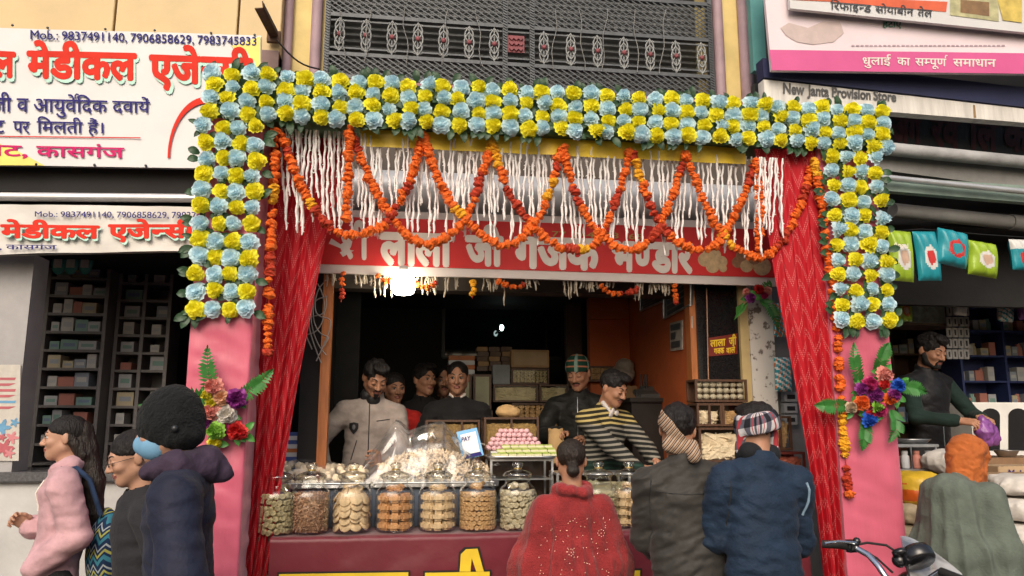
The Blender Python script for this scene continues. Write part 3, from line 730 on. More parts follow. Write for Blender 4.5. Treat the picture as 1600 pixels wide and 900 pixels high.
mb = MB(); mb.box2((P(-120, 500, 4.75).x, 4.76, zc_), (P(42, 500, 4.75).x, 4.95, P(0, 395, 4.75).z)); jam = tag(mb.build('door_post', M('grey_post', (.33, .32, .32), .6, .2, 3, .2, 20)), 'grey painted door post at the far left of the medicine shop', 'post')
# poster on the post
plp = YP(4.755)
po = thing('poster', P(14, 720, 4.755), 'pale paper poster with blue and pink flower shapes on the grey door post', 'poster')
mb = MB(); mb.slab(plp.at(-30, 720, .006), plp.at(30, 720, .006), plp.at(33, 570, .006), plp.at(-30, 570, .006), .004); mb.build('paper', M('poster_paper', (.50, .47, .42), .6, .12, 20), po)
pc = [M('poster_blue', (.12, .30, .48), .5), M('poster_pink', (.55, .20, .22), .5), M('poster_red', (.42, .10, .12), .5)]
mb = MB()
for i, (cx, cy, r) in enumerate(((4, 668, 13), (20, 684, 10), (8, 700, 14), (24, 660, 7), (16, 708, 8), (5, 683, 6))):
    c = plp.at(cx, cy, .0085); vs = [c + Vector((r / F_PX * 4.7 * (.7 + .3 * math.cos(5 * a)) * math.cos(a), 0, r / F_PX * 4.7 * (.7 + .3 * math.cos(5 * a)) * math.sin(a))) for a in np.linspace(0, 6.283, 26)[:-1]]
    mb.add([v - Vector((0, .0004 * i, 0)) for v in vs], [tuple(range(25))], i % 3)
for i in range(6): mb.add([plp.at(a, b, .0075) for a, b in ((-6, 590 + i * 9), (26, 590 + i * 9), (24 - 9 * (i % 2), 594 + i * 9), (-6, 594 + i * 9))], [(3, 2, 1, 0)], 0 if i == 4 else 2)
mb.build('print', pc, po)
# shelves with medicine boxes
SHELF = M('shelf_laminate', (.16, .15, .15), .5, .15, 8, .1, 30)
boxcols = [(.50, .50, .48), (.42, .43, .45), (.30, .34, .40), (.45, .18, .14), (.20, .34, .30), (.48, .42, .28), (.16, .22, .34)]
BM = [M('carton_%d' % i, c, .6, .12, 20) for i, c in enumerate(boxcols)]
def shelving(x0, x1, y, d, z0, z1, n, mat, label, cols=1):
    t = thing('shelf_unit', ((x0 + x1) / 2, y + d / 2, z0), label, 'shelf')
    mb = MB(); mb.box2((x0, y + d - .015, z0), (x1, y + d, z1)); mb.build('back_panel', mat, t)
    for k in range(cols + 1):
        x = x0 + (x1 - x0) * k / cols; mb = MB(); mb.box2((x - .012, y, z0), (x + .012, y + d - .016, z1)); mb.build('side_panel', mat, t)
    zs = [z0 + (z1 - z0) * i / n for i in range(n + 1)]
    for z in zs:
        for k in range(cols):
            a = x0 + (x1 - x0) * k / cols + .0125; b = x0 + (x1 - x0) * (k + 1) / cols - .0125
            mb = MB(); mb.box2((a, y + .004, z - .009), (b, y + d - .017, z + .009)); mb.build('shelf_board', mat, t)
    return zs
_bx = {}
def carton(x, y, z, w, d, h, ci, label, group, rz=0, nm='carton'):
    k = (ci,)
    if k not in _bx:
        mb = MB(); mb.box((0, 0, .5), (1, 1, 1), 0, 0); mb.box((0, -.503, .5), (.7, .008, .34), 0, 1); _bx[k] = mb.build(nm, [BM[ci], BM[(ci * 3 + 1) % 7]], origin=(0, 0, 0)); o = _bx[k]
    else: o = _bx[k].copy(); COL.objects.link(o)
    o.name = nm; o.location = (x, y, z); o.scale = (w, d, h); o.rotation_euler = (0, 0, rz)
    return tag(o, label, 'box', group)
xs0, xs1, xs2 = P(64, 560, 5.7).x, P(158, 560, 5.7).x, P(262, 560, 5.9).x
zA, zB = .9, P(80, 400, 5.7).z + .1
for (a, b, yy, nn, lab, cl) in ((xs0, xs1, 5.7, 15, 'grey medicine shelf nearest the door post, full of small cartons', 1), (xs1 + .03, xs2, 5.85, 15, 'darker medicine shelf deeper in the left shop', 2)):
    zs = shelving(a, b, yy, .28, zA, zB, nn, SHELF, lab, cl)
    for z in zs[4:-1]:
        x = a + .03
        while x < b - .09:
            w = random.uniform(.05, .12)
            if random.random() < .97 and abs((x + w / 2) - (a + b) / 2 * (cl == 2) - 99 * (cl == 1)) > .075:
                carton(x + w / 2, yy + .10 + random.uniform(0, .03), z + .0095, w, .14, random.uniform(.05, .105), random.choice((0, 0, 1, 1, 2, 3, 4, 5)), 'small medicine carton standing on a grey shelf of the medicine shop', 'medicine cartons on the shelves')
            x += w + .008
mb = MB()
xq = P(245, 450, 7.2)
tl_ = thing('tube_light', P(277, 433, 6.2), 'short lit tube light inside the medicine shop', 'lamp')
EM = M('lamp_glow', (.9, .97, 1), .5, 0, emit=5)
a, b = P(266, 426, 6.2), P(288, 440, 6.2); mb.tube([a, b], .012, 8); mb.build('tube', EM, tl_)
mb = MB(); mb.tube([a + Vector((0, .03, .01)), b + Vector((0, .03, .01))], .02, 8); mb.build('holder', WHITEP, tl_)
t = thing('louvre_panel', P(255, 490, 7.0), 'yellow slatted panel at the back of the medicine shop', 'panel')
mb = MB()
for i in range(9):
    mb.slab(P(232, 436 + i * 9, 7.0), P(292, 438 + i * 9, 7.0), P(292, 432 + i * 9, 7.0), P(232, 430 + i * 9, 7.0), .02)
mb.build('slats', M('yellow_slat', (.42, .36, .10), .5, .2), t)
# packets hanging at the top of the medicine shop
for i, px in enumerate((92, 112, 134)):
    mb = MB(); c = P(px, 412, 5.4); mb.ball(tuple(c), (.048, .018, .075), 10); mb.box((c.x, c.y - .017, c.z), (.05, .006, .06), 0, 1)
    tag(mb.build('packet', [M('packet_teal', (.05, .28, .26), .35, .2, 10), M('packet_white', (.55, .56, .54), .4, .1)]), 'teal packet hanging under the crumpled cloth banner', 'packet', 'teal packets hanging in the medicine shop')
# ------------------------------------------------------------------ decorated gate
SATIN = M('pink_satin', (.56, .110, .175), .38, .10, 2.5, .55, 7, sheen=.4, aniso=(2.2, 2.2, .5))
SATIN2 = M('yellow_satin', (.74, .52, .03), .42, .10, 3, .5, 9, aniso=(2.2, 1, .5))
def wrapped(x0, x1, y0, y1, z0, z1, amp, seed, name, mat, parent):
    """Cloth pulled tight round a box: creases and slack."""
    mb = MB(); per = [(x0, y0), (x1, y0), (x1, y1), (x0, y1), (x0, y0)]; L = [x1 - x0, y1 - y0, x1 - x0, y1 - y0]; T = sum(L)
    nrm = [(0, -1), (1, 0), (0, 1), (-1, 0)]
    def fn(u, v):
        d = u * T * .9999; i = 0
        while d > L[i]: d -= L[i]; i += 1
        t = d / L[i]; x = per[i][0] + (per[i + 1][0] - per[i][0]) * t; y = per[i][1] + (per[i + 1][1] - per[i][1]) * t; z = z0 + (z1 - z0) * v
        k = noise(np.array([[x * 1.2, y * 1.2 + seed, z * 3.2 + x * 1.6]]), 5.5, seed)[0]
        edge = min(1, 6 * min(t, 1 - t) + .15); k = abs(k) * 1.3 - .4
        return Vector((x + nrm[i][0] * k * amp * edge, y + nrm[i][1] * k * amp * edge, z))
    mb.grid(fn, 72, int(max(8, (z1 - z0) * 46)), uv=False); return mb.build(name, mat, parent)
for a, b, lab, sd_ in ((XL0, XL1, 'pink satin wrapped gate pillar behind the person in the black knitted cap', 1), (XR0, XR1, 'pink satin wrapped gate pillar beside the right hand provision shop', 2)):
    t = thing('gate_pillar', ((a + b) / 2, YG + .15, .12), lab, 'pillar')
    wrapped(a, b, YG, YG + .26, .12, ZB + .02, .015, sd_, 'satin_wrap', SATIN, t)
bm_ = thing('gate_beam', ((XL0 + XR1) / 2, YG + .1, ZB), 'long gate beam with a yellow satin strip showing under the paper flowers', 'beam')
mb = MB(); mb.box2((XL0, YG + .01, ZB + .022), (XR1, YG + .24, ZT - .01)); mb.build('core', M('beam_cloth', (.05, .10, .05), .8), bm_)
ya, yb = P(562, 228, YG + .06), P(1165, 249, YG + .06)
mb = MB(); mb.grid(lambda u, v: Vector((ya.x + (yb.x - ya.x) * u, YG + .06 + .008 * noise(np.array([[u * 9, v, 1.]]), 4, 3)[0], ZB + .05 + (ya.z - ZB - .05) * v)), 80, 4); mb.build('valance', SATIN2, bm_)

def paper_flower(mat, seed):
    r = random.Random(seed); mb = MB(); n = 40
    for L_ in range(5):
        R0 = .050 * (1 - .17 * L_); nr = 4; ph = r.uniform(0, 6.28); m1, m2 = r.choice((3, 4, 5)), r.choice((9, 10, 11, 12)); vs = []
        for i in range(nr + 1):
            q = i / nr
            for j in range(n):
                a = 2 * math.pi * j / n; ruf = 1 - 2 * abs(math.sin(m2 * a / 2 + ph)); rad = R0 * q * (1 + .07 * q * math.sin(m1 * a + ph) + .05 * q * ruf)
                y = -.012 - .0065 * L_ - (.004 + .0055 * L_) * q ** 3 + q * q * (.0050 * ruf + .0035 * math.sin(m1 * a * 1.0 + 2 * ph)) + (.012 if L_ == 0 else 0) * q * q
                vs.append((rad * math.cos(a), y, rad * math.sin(a)))
        mb.add(vs, [(i * n + j, i * n + (j + 1) % n, (i + 1) * n + (j + 1) % n, (i + 1) * n + j) for i in range(nr) for j in range(n)], 0, True)
    for L_ in ():
        R0 = .047 * (1 - .13 * L_); dep = -.006 * L_; nr = 4; ph = r.uniform(0, 6.28); m1, m2 = r.choice((5, 6, 7)), r.choice((9, 11, 13)); vs = []
        for i in range(nr + 1):
            q = i / nr
            for j in range(n):
                a = 2 * math.pi * j / n
                rad = R0 * q * (1 + .10 * q * math.sin(m1 * a + ph) + .06 * q * math.sin(m2 * a + 2 * ph))
                y = dep - .030 * (1 - q * q) + q * q * (.0050 * math.sin(m2 * a + ph) + .0035 * math.sin(m1 * a * 2 + ph)) + (.010 - .006 * L_) * q
                vs.append((rad * math.cos(a), y - (q > .7) * .004 * L_, rad * math.sin(a)))
        mb.add(vs, [(i * n + j, i * n + (j + 1) % n, (i + 1) * n + (j + 1) % n, (i + 1) * n + j) for i in range(nr) for j in range(n)], 0, True)
    o = mb.build('flower', mat, origin=(0, 0, 0)); me = o.data; bpy.data.objects.remove(o); return me
CRB = translucent(M('crepe_blue', (.66, .86, .95), .75, .08, 30, .3, 200), .32, (.65, .88, .97)); CRY = translucent(M('crepe_yellow', (.96, .90, .05), .7, .05, 30, .3, 200), .32, (.95, .85, .03))
FL = {0: [paper_flower(CRB, s) for s in (1, 2, 3, 4)], 1: [paper_flower(CRY, s) for s in (5, 6, 7, 8)]}
LEAFM = M('cloth_leaf', (.022, .062, .026), .45, .35, 14, .3, 60)
def add_leaf(mb, c, ang, L=.085, W=.042, tilt=.25, n=5, mi=0):
    d = Vector((math.cos(ang), 0, math.sin(ang))); w = Vector((-math.sin(ang), 0, math.cos(ang))); vs = []
    for i in range(n + 1):
        t = i / n; ww = W * .5 * math.sin(math.pi * min(1, t * .92 + .08)) ** .8; p = Vector(c) + d * L * t + Vector((0, -.02 * math.sin(t * 2.6) * tilt * 4, 0))
        vs += [p - w * ww + Vector((0, -.006, 0)), p, p + w * ww + Vector((0, -.006, 0))]
    mb.add(vs, [(3 * i + k, 3 * i + 3 + k, 3 * i + 4 + k, 3 * i + 1 + k) for i in range(n) for k in (0, 1)], mi, True)
def flower_panel(x0, x1, z0, z1, nc, nr, label, par0, yb=YG - .02, thrown=0):
    e = thing('flower_panel', ((x0 + x1) / 2, yb, z0), label, 'flower panel', 'paper flower panels on the gate'); lv = MB()
    for i in range(nc):
        for j in range(nr):
            x = x0 + (x1 - x0) * (i + .5) / nc + random.uniform(-.012, .012); z = z1 - (z1 - z0) * (j + .5) / nr + random.uniform(-.009, .009); y = yb - .015 - random.uniform(0, .018)
            o = bpy.data.objects.new('flower', random.choice(FL[(i + j + par0) % 2])); COL.objects.link(o); o.parent = e
            o.location = Vector((x, y, z)) - wloc(e); o.rotation_euler = (random.uniform(-.5, .3), random.uniform(0, 6.28), random.uniform(-.42, .42)); s = random.uniform(.88, 1.14); o.scale = (s, random.uniform(.8, 1.25), s * random.uniform(.92, 1.06))
            for k in range(2):
                a = random.uniform(0, 6.28); add_leaf(lv, (x + .022 * math.cos(a), yb - random.uniform(-.004, .012), z + .022 * math.sin(a)), a, random.uniform(.055, .085), random.uniform(.030, .045))
    for i in range(nc):
        for z, s in ((z1 - .012, 1), (z0 + .012, -1)):
            if random.random() < .75: add_leaf(lv, (x0 + (x1 - x0) * random.uniform(0, 1), yb - random.uniform(0, .012), z), s * random.uniform(.9, 2.2), random.uniform(.06, .09), .045)
    for j in range(nr):
        for x, s in ((x0 + .01, math.pi), (x1 - .01, 0)):
            if nr > 6 and random.random() < .8: add_leaf(lv, (x, yb - random.uniform(0, .012), z0 + (z1 - z0) * random.uniform(0, 1)), s + random.uniform(-.7, .7), random.uniform(.06, .085), .045)
    lv.build('leaves', LEAFM, e)
XA, XB = P(322, 150, YG).x, P(1379, 170, YG).x; w_ = (XB - XA) / 3
for k, lab in enumerate(('left end section of the blue and yellow paper flower panel along the gate top', 'middle section of the blue and yellow paper flower panel over the marigold swags', 'right end section of the blue and yellow paper flower panel along the gate top')):
    flower_panel(XA + w_ * k, XA + w_ * (k + 1), ZB, ZT, 14, 4, lab, k * 14 % 2)
zl_ = P(345, 497, YG).z; zr_ = P(1345, 514, YG).z
flower_panel(XL0 - .02, XL1 + .02, zl_, ZB - .005, 4, 12, 'upright paper flower panel on the pink pillar beside the medicine shop', 0)
flower_panel(XR0 + .0, XR1 + .015, zr_, ZB - .005, 4, 12, 'upright paper flower panel on the pink pillar beside the provision shop', 1)

# red curtains
def curtain_mat():
    m = bpy.data.materials.new('red_curtain_cloth'); m.use_nodes = True; nt = m.node_tree; L = nt.links.new; b = nt.nodes['Principled BSDF']
    b.inputs['Roughness'].default_value = .65; b.inputs['Specular IOR Level'].default_value = .2
    uv = N(nt, 'ShaderNodeUVMap'); sp = N(nt, 'ShaderNodeSeparateXYZ'); L(uv.outputs[0], sp.inputs[0])
    def mt(op, a, bb=None):
        n = N(nt, 'ShaderNodeMath', operation=op)
        for i, x in enumerate((a, bb)):
            if x is None: continue
            if isinstance(x, (int, float)): n.inputs[i].default_value = x
            else: L(x, n.inputs[i])
        return n.outputs[0]
    X = mt('MULTIPLY', sp.outputs[0], 3.5); Yv = mt('MULTIPLY', sp.outputs[1], 19.0)
    tri = mt('MULTIPLY', mt('ABSOLUTE', mt('SUBTRACT', mt('FRACT', X), .5)), 2.2)
    def line(off, wd):
        d = mt('ABSOLUTE', mt('SUBTRACT', mt('FRACT', mt('ADD', mt('SUBTRACT', Yv, tri), off)), .5)); return mt('LESS_THAN', d, wd)
    ln = mt('MAXIMUM', line(0, .055), line(.2, .055))
    dash = mt('LESS_THAN', mt('FRACT', mt('MULTIPLY', sp.outputs[0], 60.0)), .7)
    d2 = mt('LESS_THAN', mt('FRACT', mt('MULTIPLY', sp.outputs[1], 230.0)), .7)
    fac = mt('MULTIPLY', mt('MULTIPLY', mt('MULTIPLY', ln, dash), d2), .8)
    mx = N(nt, 'ShaderNodeMixRGB'); mx.inputs[1].default_value = (.39, .008, .016, 1); mx.inputs[2].default_value = (.58, .16, .16, 1); L(fac, mx.inputs[0]); L(mx.outputs[0], b.inputs['Base Color'])
    nz = N(nt, 'ShaderNodeTexNoise'); nz.inputs['Scale'].default_value = 600; bp = N(nt, 'ShaderNodeBump'); bp.inputs['Strength'].default_value = .15; bp.inputs['Distance'].default_value = .003; L(nz.outputs[0], bp.inputs['Height']); L(bp.outputs[0], b.inputs['Normal'])
    return m
CURT = curtain_mat()
def interp(t, y): return float(np.interp(y, [a for a, b in t], [b for a, b in t]))
def curtain(le, re, y0, y1, label, nf, Yc=YG + .27, seed=0):
    zt, zb_ = P(le[0][1], y0, Yc).z, .25
    def fn(u, v):
        py = y0 + (y1 - y0) * v; a = P(interp(le, py), py, Yc); b = P(interp(re, py), py, Yc); w = b.x - a.x
        A = .006 + .012 * min(1, max(0, (.42 - w) / .3))
        uu = u + .02 * math.sin(v * 5 + seed) * math.sin(u * math.pi)
        yy = A * math.sin(uu * 2 * math.pi * nf + 1.2 * math.sin(v * 3 + seed)) + A * .5 * math.sin(uu * 2 * math.pi * (nf * 1.7) + v * 2 + 1)
        return Vector((a.x + w * u, Yc - .03 + yy, a.z + (b.z - a.z) * u))
    mb = MB(); mb.grid(fn, 110, 120); return tag(mb.build('curtain', CURT), label, 'curtain')
curtain([(195, 410), (350, 408), (600, 392), (800, 376), (960, 362)], [(195, 545), (300, 534), (350, 514), (420, 500), (600, 466), (800, 434), (960, 408)], 195, 960, 'red patterned curtain gathered against the pillar nearest the grey jacketed seller', 6, seed=1)
curtain([(235, 1176), (330, 1190), (430, 1206), (600, 1238), (800, 1272), (960, 1290)], [(235, 1284), (430, 1297), (600, 1304), (800, 1313), (960, 1320)], 235, 960, 'red patterned curtain gathered against the pillar beside the motorcycle', 6, YG + .055, seed=3)

# marigold strands
MG = [M('marigold_orange', (.74, .13, .010), .7, .3, 60, .6, 300), M('marigold_yellow', (.76, .36, .012), .7, .25, 60, .6, 300), M('marigold_rust', (.42, .035, .010), .7, .3, 60, .6, 300)]
def bead_proto(seed):
    r = random.Random(seed); mb = MB(); n, m = 11, 7; vs = []
    for i in range(m + 1):
        th = math.pi * i / m
        for j in range(n):
            a = 2 * math.pi * j / n; k = 1 + r.uniform(-.26, .22); vs.append(Vector((k * math.sin(th) * math.cos(a), k * math.sin(th) * math.sin(a), .72 * k * math.cos(th))))
    fs = [(i * n + j, (i + 1) * n + j, (i + 1) * n + (j + 1) % n, i * n + (j + 1) % n) for i in range(m) for j in range(n)]
    return vs, fs
BEADS = [bead_proto(s) for s in range(5)]
def strand(pts, label, group, sp=.030, r=.027, gaps=0.0, col=(.68, .14, .18)):
    pts = [Vector(p) for p in pts]; L = [0]
    for a, b in zip(pts, pts[1:]): L.append(L[-1] + (b - a).length)
    mb = MB(); d = 0; cur = 0; run = 0
    mb.tube(pts, .003, 4, 2)
    while d < L[-1]:
        i = max(0, min(len(pts) - 2, int(np.searchsorted(L, d)) - 1)); t = (d - L[i]) / max(1e-6, L[i + 1] - L[i]); p = pts[i] + (pts[i + 1] - pts[i]) * t; tg = (pts[i + 1] - pts[i]).normalized()
        if run <= 0: cur = random.choices((0, 1, 2), col)[0]; run = random.randint(2, 6)
        run -= 1
        if random.random() >= gaps:
            q = tg.to_track_quat('Z', 'Y').to_matrix() @ Matrix.Rotation(random.uniform(0, 6.28), 3, 'Z') @ Matrix.Rotation(random.uniform(-.4, .4), 3, 'X'); s = r * random.uniform(.75, 1.2)
            vs, fs = random.choice(BEADS); j = Vector((random.uniform(-1, 1), random.uniform(-1, 1), random.uniform(-1, 1))) * r * .25
            mb.add([q @ v * s + p + j for v in vs], fs, cur, False)
        d += sp * random.uniform(.8, 1.15)
    return tag(mb.build('marigold_strand', MG), label, 'garland', group)
YM = YG + .02
def smooth_px(pp, Y, n=40):              # Catmull-Rom through photo points on one plane
    pts = [P(x, y, Y) for x, y in pp]; pts = [pts[0] * 2 - pts[1]] + pts + [pts[-1] * 2 - pts[-2]]; out = []
    for i in range(1, len(pts) - 2):
        for k in range(8):
            t = k / 8; a, b, c, d = pts[i - 1:i + 3]
            out.append(.5 * ((2 * b) + (c - a) * t + (2 * a - 5 * b + 4 * c - d) * t * t + (3 * b - a - 3 * c + d) * t ** 3))
    return out + [pts[-2]]
SW = 'marigold swags along the top of the gate'
swags = [([(440, 212), (468, 285), (505, 345), (545, 368), (598, 352), (636, 290), (661, 212)], 'first crossing marigold swag from the red curtain by the medicine shop'),
         ([(548, 205), (580, 285), (612, 340), (650, 377), (695, 374), (735, 325), (768, 222)], 'second crossing marigold swag from the medicine shop end of the gate'),
         ([(660, 212), (692, 295), (735, 352), (790, 384), (838, 345), (862, 290), (877, 226)], 'third crossing marigold swag from the medicine shop end, hanging over the banner'),
         ([(769, 222), (795, 300), (832, 352), (875, 386), (925, 383), (957, 330), (985, 236)], 'fourth crossing marigold swag, about the middle of the gate'),
         ([(880, 230), (905, 320), (945, 372), (985, 391), (1018, 372), (1048, 315), (1070, 240)], 'third crossing marigold swag from the provision shop end of the gate'),
         ([(988, 238), (1020, 328), (1060, 380), (1112, 386), (1152, 328), (1180, 252)], 'second crossing marigold swag from the provision shop end of the gate'),
         ([(1072, 242), (1108, 330), (1150, 388), (1200, 398), (1240, 345), (1272, 252)], 'crossing marigold swag nearest the provision shop, ending at its red curtain')]
for i, (pp, lab) in enumerate(swags): strand(smooth_px(pp, YM + .012 * (i % 2)), lab, SW)
strand(smooth_px([(430, 205), (428, 300), (423, 380), (420, 470), (417, 556)], YM - .02), 'long marigold strand hanging down the red curtain beside the medicine shop pillar', SW, gaps=.12)
strand(smooth_px([(546, 200), (545, 250), (543, 300), (542, 346)], YM - .02), 'short straight marigold drop in front of the banner start, near the seller in grey', SW)
strand(smooth_px([(1182, 250), (1186, 300), (1187, 350), (1186, 392)], YM - .02), 'short straight marigold drop beside the printed sweets on the banner', SW)
strand(smooth_px([(1272, 250), (1283, 320), (1293, 400), (1305, 480), (1313, 600), (1320, 700), (1326, 778)], YM - .04), 'long marigold strand hanging down the pink pillar beside the provision shop', SW, gaps=.08)

# white tuberose strings
TUB = M('tuberose_white', (.76, .73, .72), .6, .12, 60, .3, 100); TUBD = M('tuberose_faded', (.50, .44, .35), .7, .2, 60, .3, 100)
def tuberose(a, b, mat, label, group, r=.0070):
    a, b = Vector(a), Vector(b); L = (b - a).length; n = max(6, int(L / .022)); ph = random.uniform(0, 6.28); pts = []; rr = []
    for i in range(n + 1):
        t = i / n; pts.append(a + (b - a) * t + Vector((.0028 * math.sin(t * L * 62 + ph) + .008 * math.sin(t * L * 9 + ph), .003 * math.cos(t * L * 62 + ph), 0))); rr.append(r * random.uniform(.65, 1.35) * (1 if i < n else .4))
    mb = MB(); mb.tube(pts, rr, 5)
    for i in range(1, n):                          # buds
        if random.random() < .55:
            p = pts[i]; d = Vector((random.uniform(-1, 1), random.uniform(-.6, .6), random.uniform(-1.3, -.1))).normalized(); mb.tube([p, p + d * .009, p + d * .016], [.003, .0042, .001], 4)
    return tag(mb.build('tuberose_string', mat), label, 'flower string', group)
yt = [(432, 200), (1225, 248)]
px = 441.0
while px < 1226:
    top = interp(yt, px); f = (px - 441) / 780
    ln = random.choice((95, 120, 135, 145, 155, 160)) + random.uniform(-15, 15)
    if 1195 < px: ln = random.uniform(110, 140)
    Y = (YM + .05 if px < 1178 else YM - .045) + random.uniform(-.015, .03); tuberose(P(px, top, Y), P(px + random.uniform(-4, 5), top + ln * (1.0 if f < .8 else .92), Y), TUB, 'white tuberose string hanging among the marigold swags under the flower panels', 'white tuberose strings under the gate beam')
    px += random.choice((4, 5, 6, 7, 8, 10)) * (.75 if px < 545 or px > 1150 else 1.)

# ------------------------------------------------------------------ shop banner
pb = Plane(P(505, 430, YF), P(1208, 446, YF), P(1208, 350, YF + .03))
bn = thing('shop_banner', P(850, 446, YF), 'red sweet shop banner with big white Hindi lettering and pictures of sweets', 'banner')
BRED = M('banner_red', (.62, .022, .022), .6, .07, 3, .12, 6); BWH = M('banner_white', (.66, .60, .57), .45, .06, 4)
def bq(px0, px1, f0, f1, lift): return [pb.at(px0, f0(px0), lift), pb.at(px1, f0(px1), lift), pb.at(px1, f1(px1), lift), pb.at(px0, f1(px0), lift)]
fy = lambda y0, y1: (lambda x: y0 + (y1 - y0) * (x - 505) / 703)
B0, B1, B2, B3 = fy(327, 348), fy(338, 359), fy(413, 434), fy(426, 447)
mb = MB(); q = bq(470, 1235, B3, B0, 0); mb.slab(*q, .02); mb.build('white_border', BWH, bn)
mb = MB(); mb.add(bq(470, 1235, B2, B1, .004), [(0, 1, 2, 3)]); mb.build('red_panel', BRED, bn)
def btext(t, x0, x1, yt0, yb0, bold=.052):
    s = 21 / 703; letter(bn, 'lettering', t, (x0, yt0, x1, yt0 + (x1 - x0) * s, yb0 + 2, yb0 + 2 + (x1 - x0) * s), pb, INKWHITE, bold, .007, (-.02, .68))
btext('{श}ी', 532, 577, 360, 402); btext('लाला', 592, 708, 362, 411); btext('जी', 726, 787, 367, 412); btext('गजक', 802, 938, 369, 416); btext('भ{ण}डार', 954, 1083, 376, 421)
mb = MB(); mb.add([pb.at(*p, .008) for p in ((514, 381), (518, 373), (546, 391), (553, 392), (536, 402), (531, 395), (538, 391))], [tuple(range(6, -1, -1))]); mb.build('lettering', INKWHITE, bn)
for t_, q_ in (('77', (862, 361, 884, 362, 370, 371)), ('244', (893, 362, 928, 363, 371, 372)), ('28', (944, 363, 966, 364, 372, 373)), ('65', (982, 365, 1004, 366, 374, 375))): letter(bn, 'phone_lettering', t_, q_, pb, M('ink_olive', (.42, .30, .07), .5), .01, .007, (0, .73))
SWC = M('print_sweet', (.55, .40, .22), .5, .25, 30); SWD = M('print_sweet_brown', (.32, .17, .09), .5, .3, 30)
mb = MB()
for i, (cx, cy, r) in enumerate(((1101, 406, 11), (1113, 416, 11), (1126, 410, 10), (1117, 399, 9), (1104, 398, 7), (1129, 420, 6))):
    c = pb.at(cx, cy, .006 + .0006 * i); vs = [c + (pb.at(cx + r * math.cos(a), cy - r * math.sin(a), .006 + .0006 * i) - c) for a in np.linspace(0, 6.283, 19)[:-1]]; mb.add(vs, [tuple(range(18))])
mb.build('printed_sweet', SWC, bn)
mb = MB()
for i, (cx, cy, r) in enumerate(((1152, 410, 9), (1166, 416, 10), (1158, 400, 9), (1190, 417, 14), (1178, 404, 10))):
    vs = [pb.at(cx + r * math.cos(a), cy - r * math.sin(a), .006 + .0006 * i) for a in np.linspace(0, 6.283, 19)[:-1]]; mb.add(vs, [tuple(range(18))], 0 if i % 2 else 1)
mb.build('printed_biscuit', [SWC, SWD], bn)
# awning box over the banner
mb = MB(); za, zbx = P(620, 262, 5.0).z, P(620, 332, 5.0).z; xa, xb = P(500, 300, 5.0).x, P(1235, 300, 5.0).x
prof = [(5.25, za), (5.06, za), (5.0, za - .03), (4.975, (za * 2 + zbx) / 3), (4.97, (za + zbx) / 2), (4.98, (za + 2 * zbx) / 3), (5.02, zbx + .02), (5.08, zbx), (5.25, zbx)]
mb.add([(x, y, z) for x in (xa, xb) for y, z in prof], [(i, i + 1, 9 + i + 1, 9 + i) for i in range(8)], 0, True); mb.add([(xa, y, z) for y, z in prof], [tuple(range(9))]); mb.add([(xb, y, z) for y, z in prof], [tuple(range(8, -1, -1))])
tag(mb.build('shutter_box', M('shutter_box_grey', (.52, .53, .55), .4, .1, 2.5, .2, 5, metal=.2)), 'pale grey rounded shutter box above the red shop banner', 'shutter box')
mb = MB(); mb.box2((xa, 5.02, zbx - .10), (xb, 5.24, zbx - .004)); tag(mb.build('soffit_beam', M('navy_paint', (.020, .026, .055), .5)), 'dark navy beam just under the grey shutter box', 'beam')
# lower fringe under the banner
for c0, c1, n, lo_, hi_ in ((506, 522, 7, 14, 26), (552, 570, 8, 14, 26), (580, 608, 9, 16, 40), (652, 690, 13, 16, 34), (694, 704, 3, 24, 40), (712, 718, 2, 20, 26), (752, 784, 8, 16, 28), (785, 790, 1, 45, 48), (822, 840, 6, 12, 22), (880, 900, 7, 16, 34), (905, 940, 10, 14, 22), (990, 1010, 6, 16, 40), (1012, 1050, 11, 14, 24), (948, 960, 3, 12, 26)):
    for k in range(n):
        px = random.uniform(c0, c1); top = B3(px) - 3; Y = YF + .03 + random.uniform(0, .04)
        tuberose(P(px, top, Y), P(px + random.uniform(-4, 6), top + random.uniform(lo_, hi_), Y), TUBD, 'faded tuberose string dangling below the white border of the red banner', 'faded tuberose strings under the banner', .006)
LW = 'marigold pieces under the banner'
strand(smooth_px([(535, 428), (535, 450), (533, 472)], YF + .0), 'short marigold drop under the banner beside the red curtain near the grey jacketed seller', LW, r=.02)
strand(smooth_px([(590, 432), (603, 441), (618, 436)], YF - .01), 'tiny marigold loop under the banner on the curtain side of the lit bulb', LW, r=.02)
strand(smooth_px([(648, 440), (665, 449), (684, 440)], YF - .01), 'tiny marigold loop under the banner just right of the lit bulb', LW, r=.02)
strand(smooth_px([(739, 440), (740, 452), (738, 466)], YF), 'short marigold drop under the banner above the boys in black', LW, r=.02)
strand(smooth_px([(780, 440), (802, 449), (824, 443)], YF - .01), 'small marigold loop under the banner above the dark screen', LW, r=.02)
strand(smooth_px([(940, 447), (955, 458), (972, 459), (988, 456), (1000, 449)], YF - .01), 'wide sagging marigold loop under the banner above the striped jersey seller', LW, r=.02)
strand(smooth_px([(1054, 447), (1056, 462), (1056, 477)], YF), 'short marigold drop under the banner in front of the orange wall', LW, r=.02)
# lit bulb
bl = thing('bulb', P(630, 460, YF - .03), 'white lit bulb hanging just under the red banner', 'lamp')
c = P(630, 446, YF - .03); mb = MB(); mb.lathe([(.0, -.058), (.045, -.056), (.066, -.044), (.074, -.02), (.074, .03), (.066, .052), (.03, .058), (0, .058)], c, 24); mb.build('glass', M('bulb_glow', (1, .90, .70), .4, 0, emit=40), bl)
mb = MB(); mb.lathe([(.0, .06), (.028, .06), (.028, .12), (.0, .12)], c, 16); mb.build('cap', WHITEP, bl)

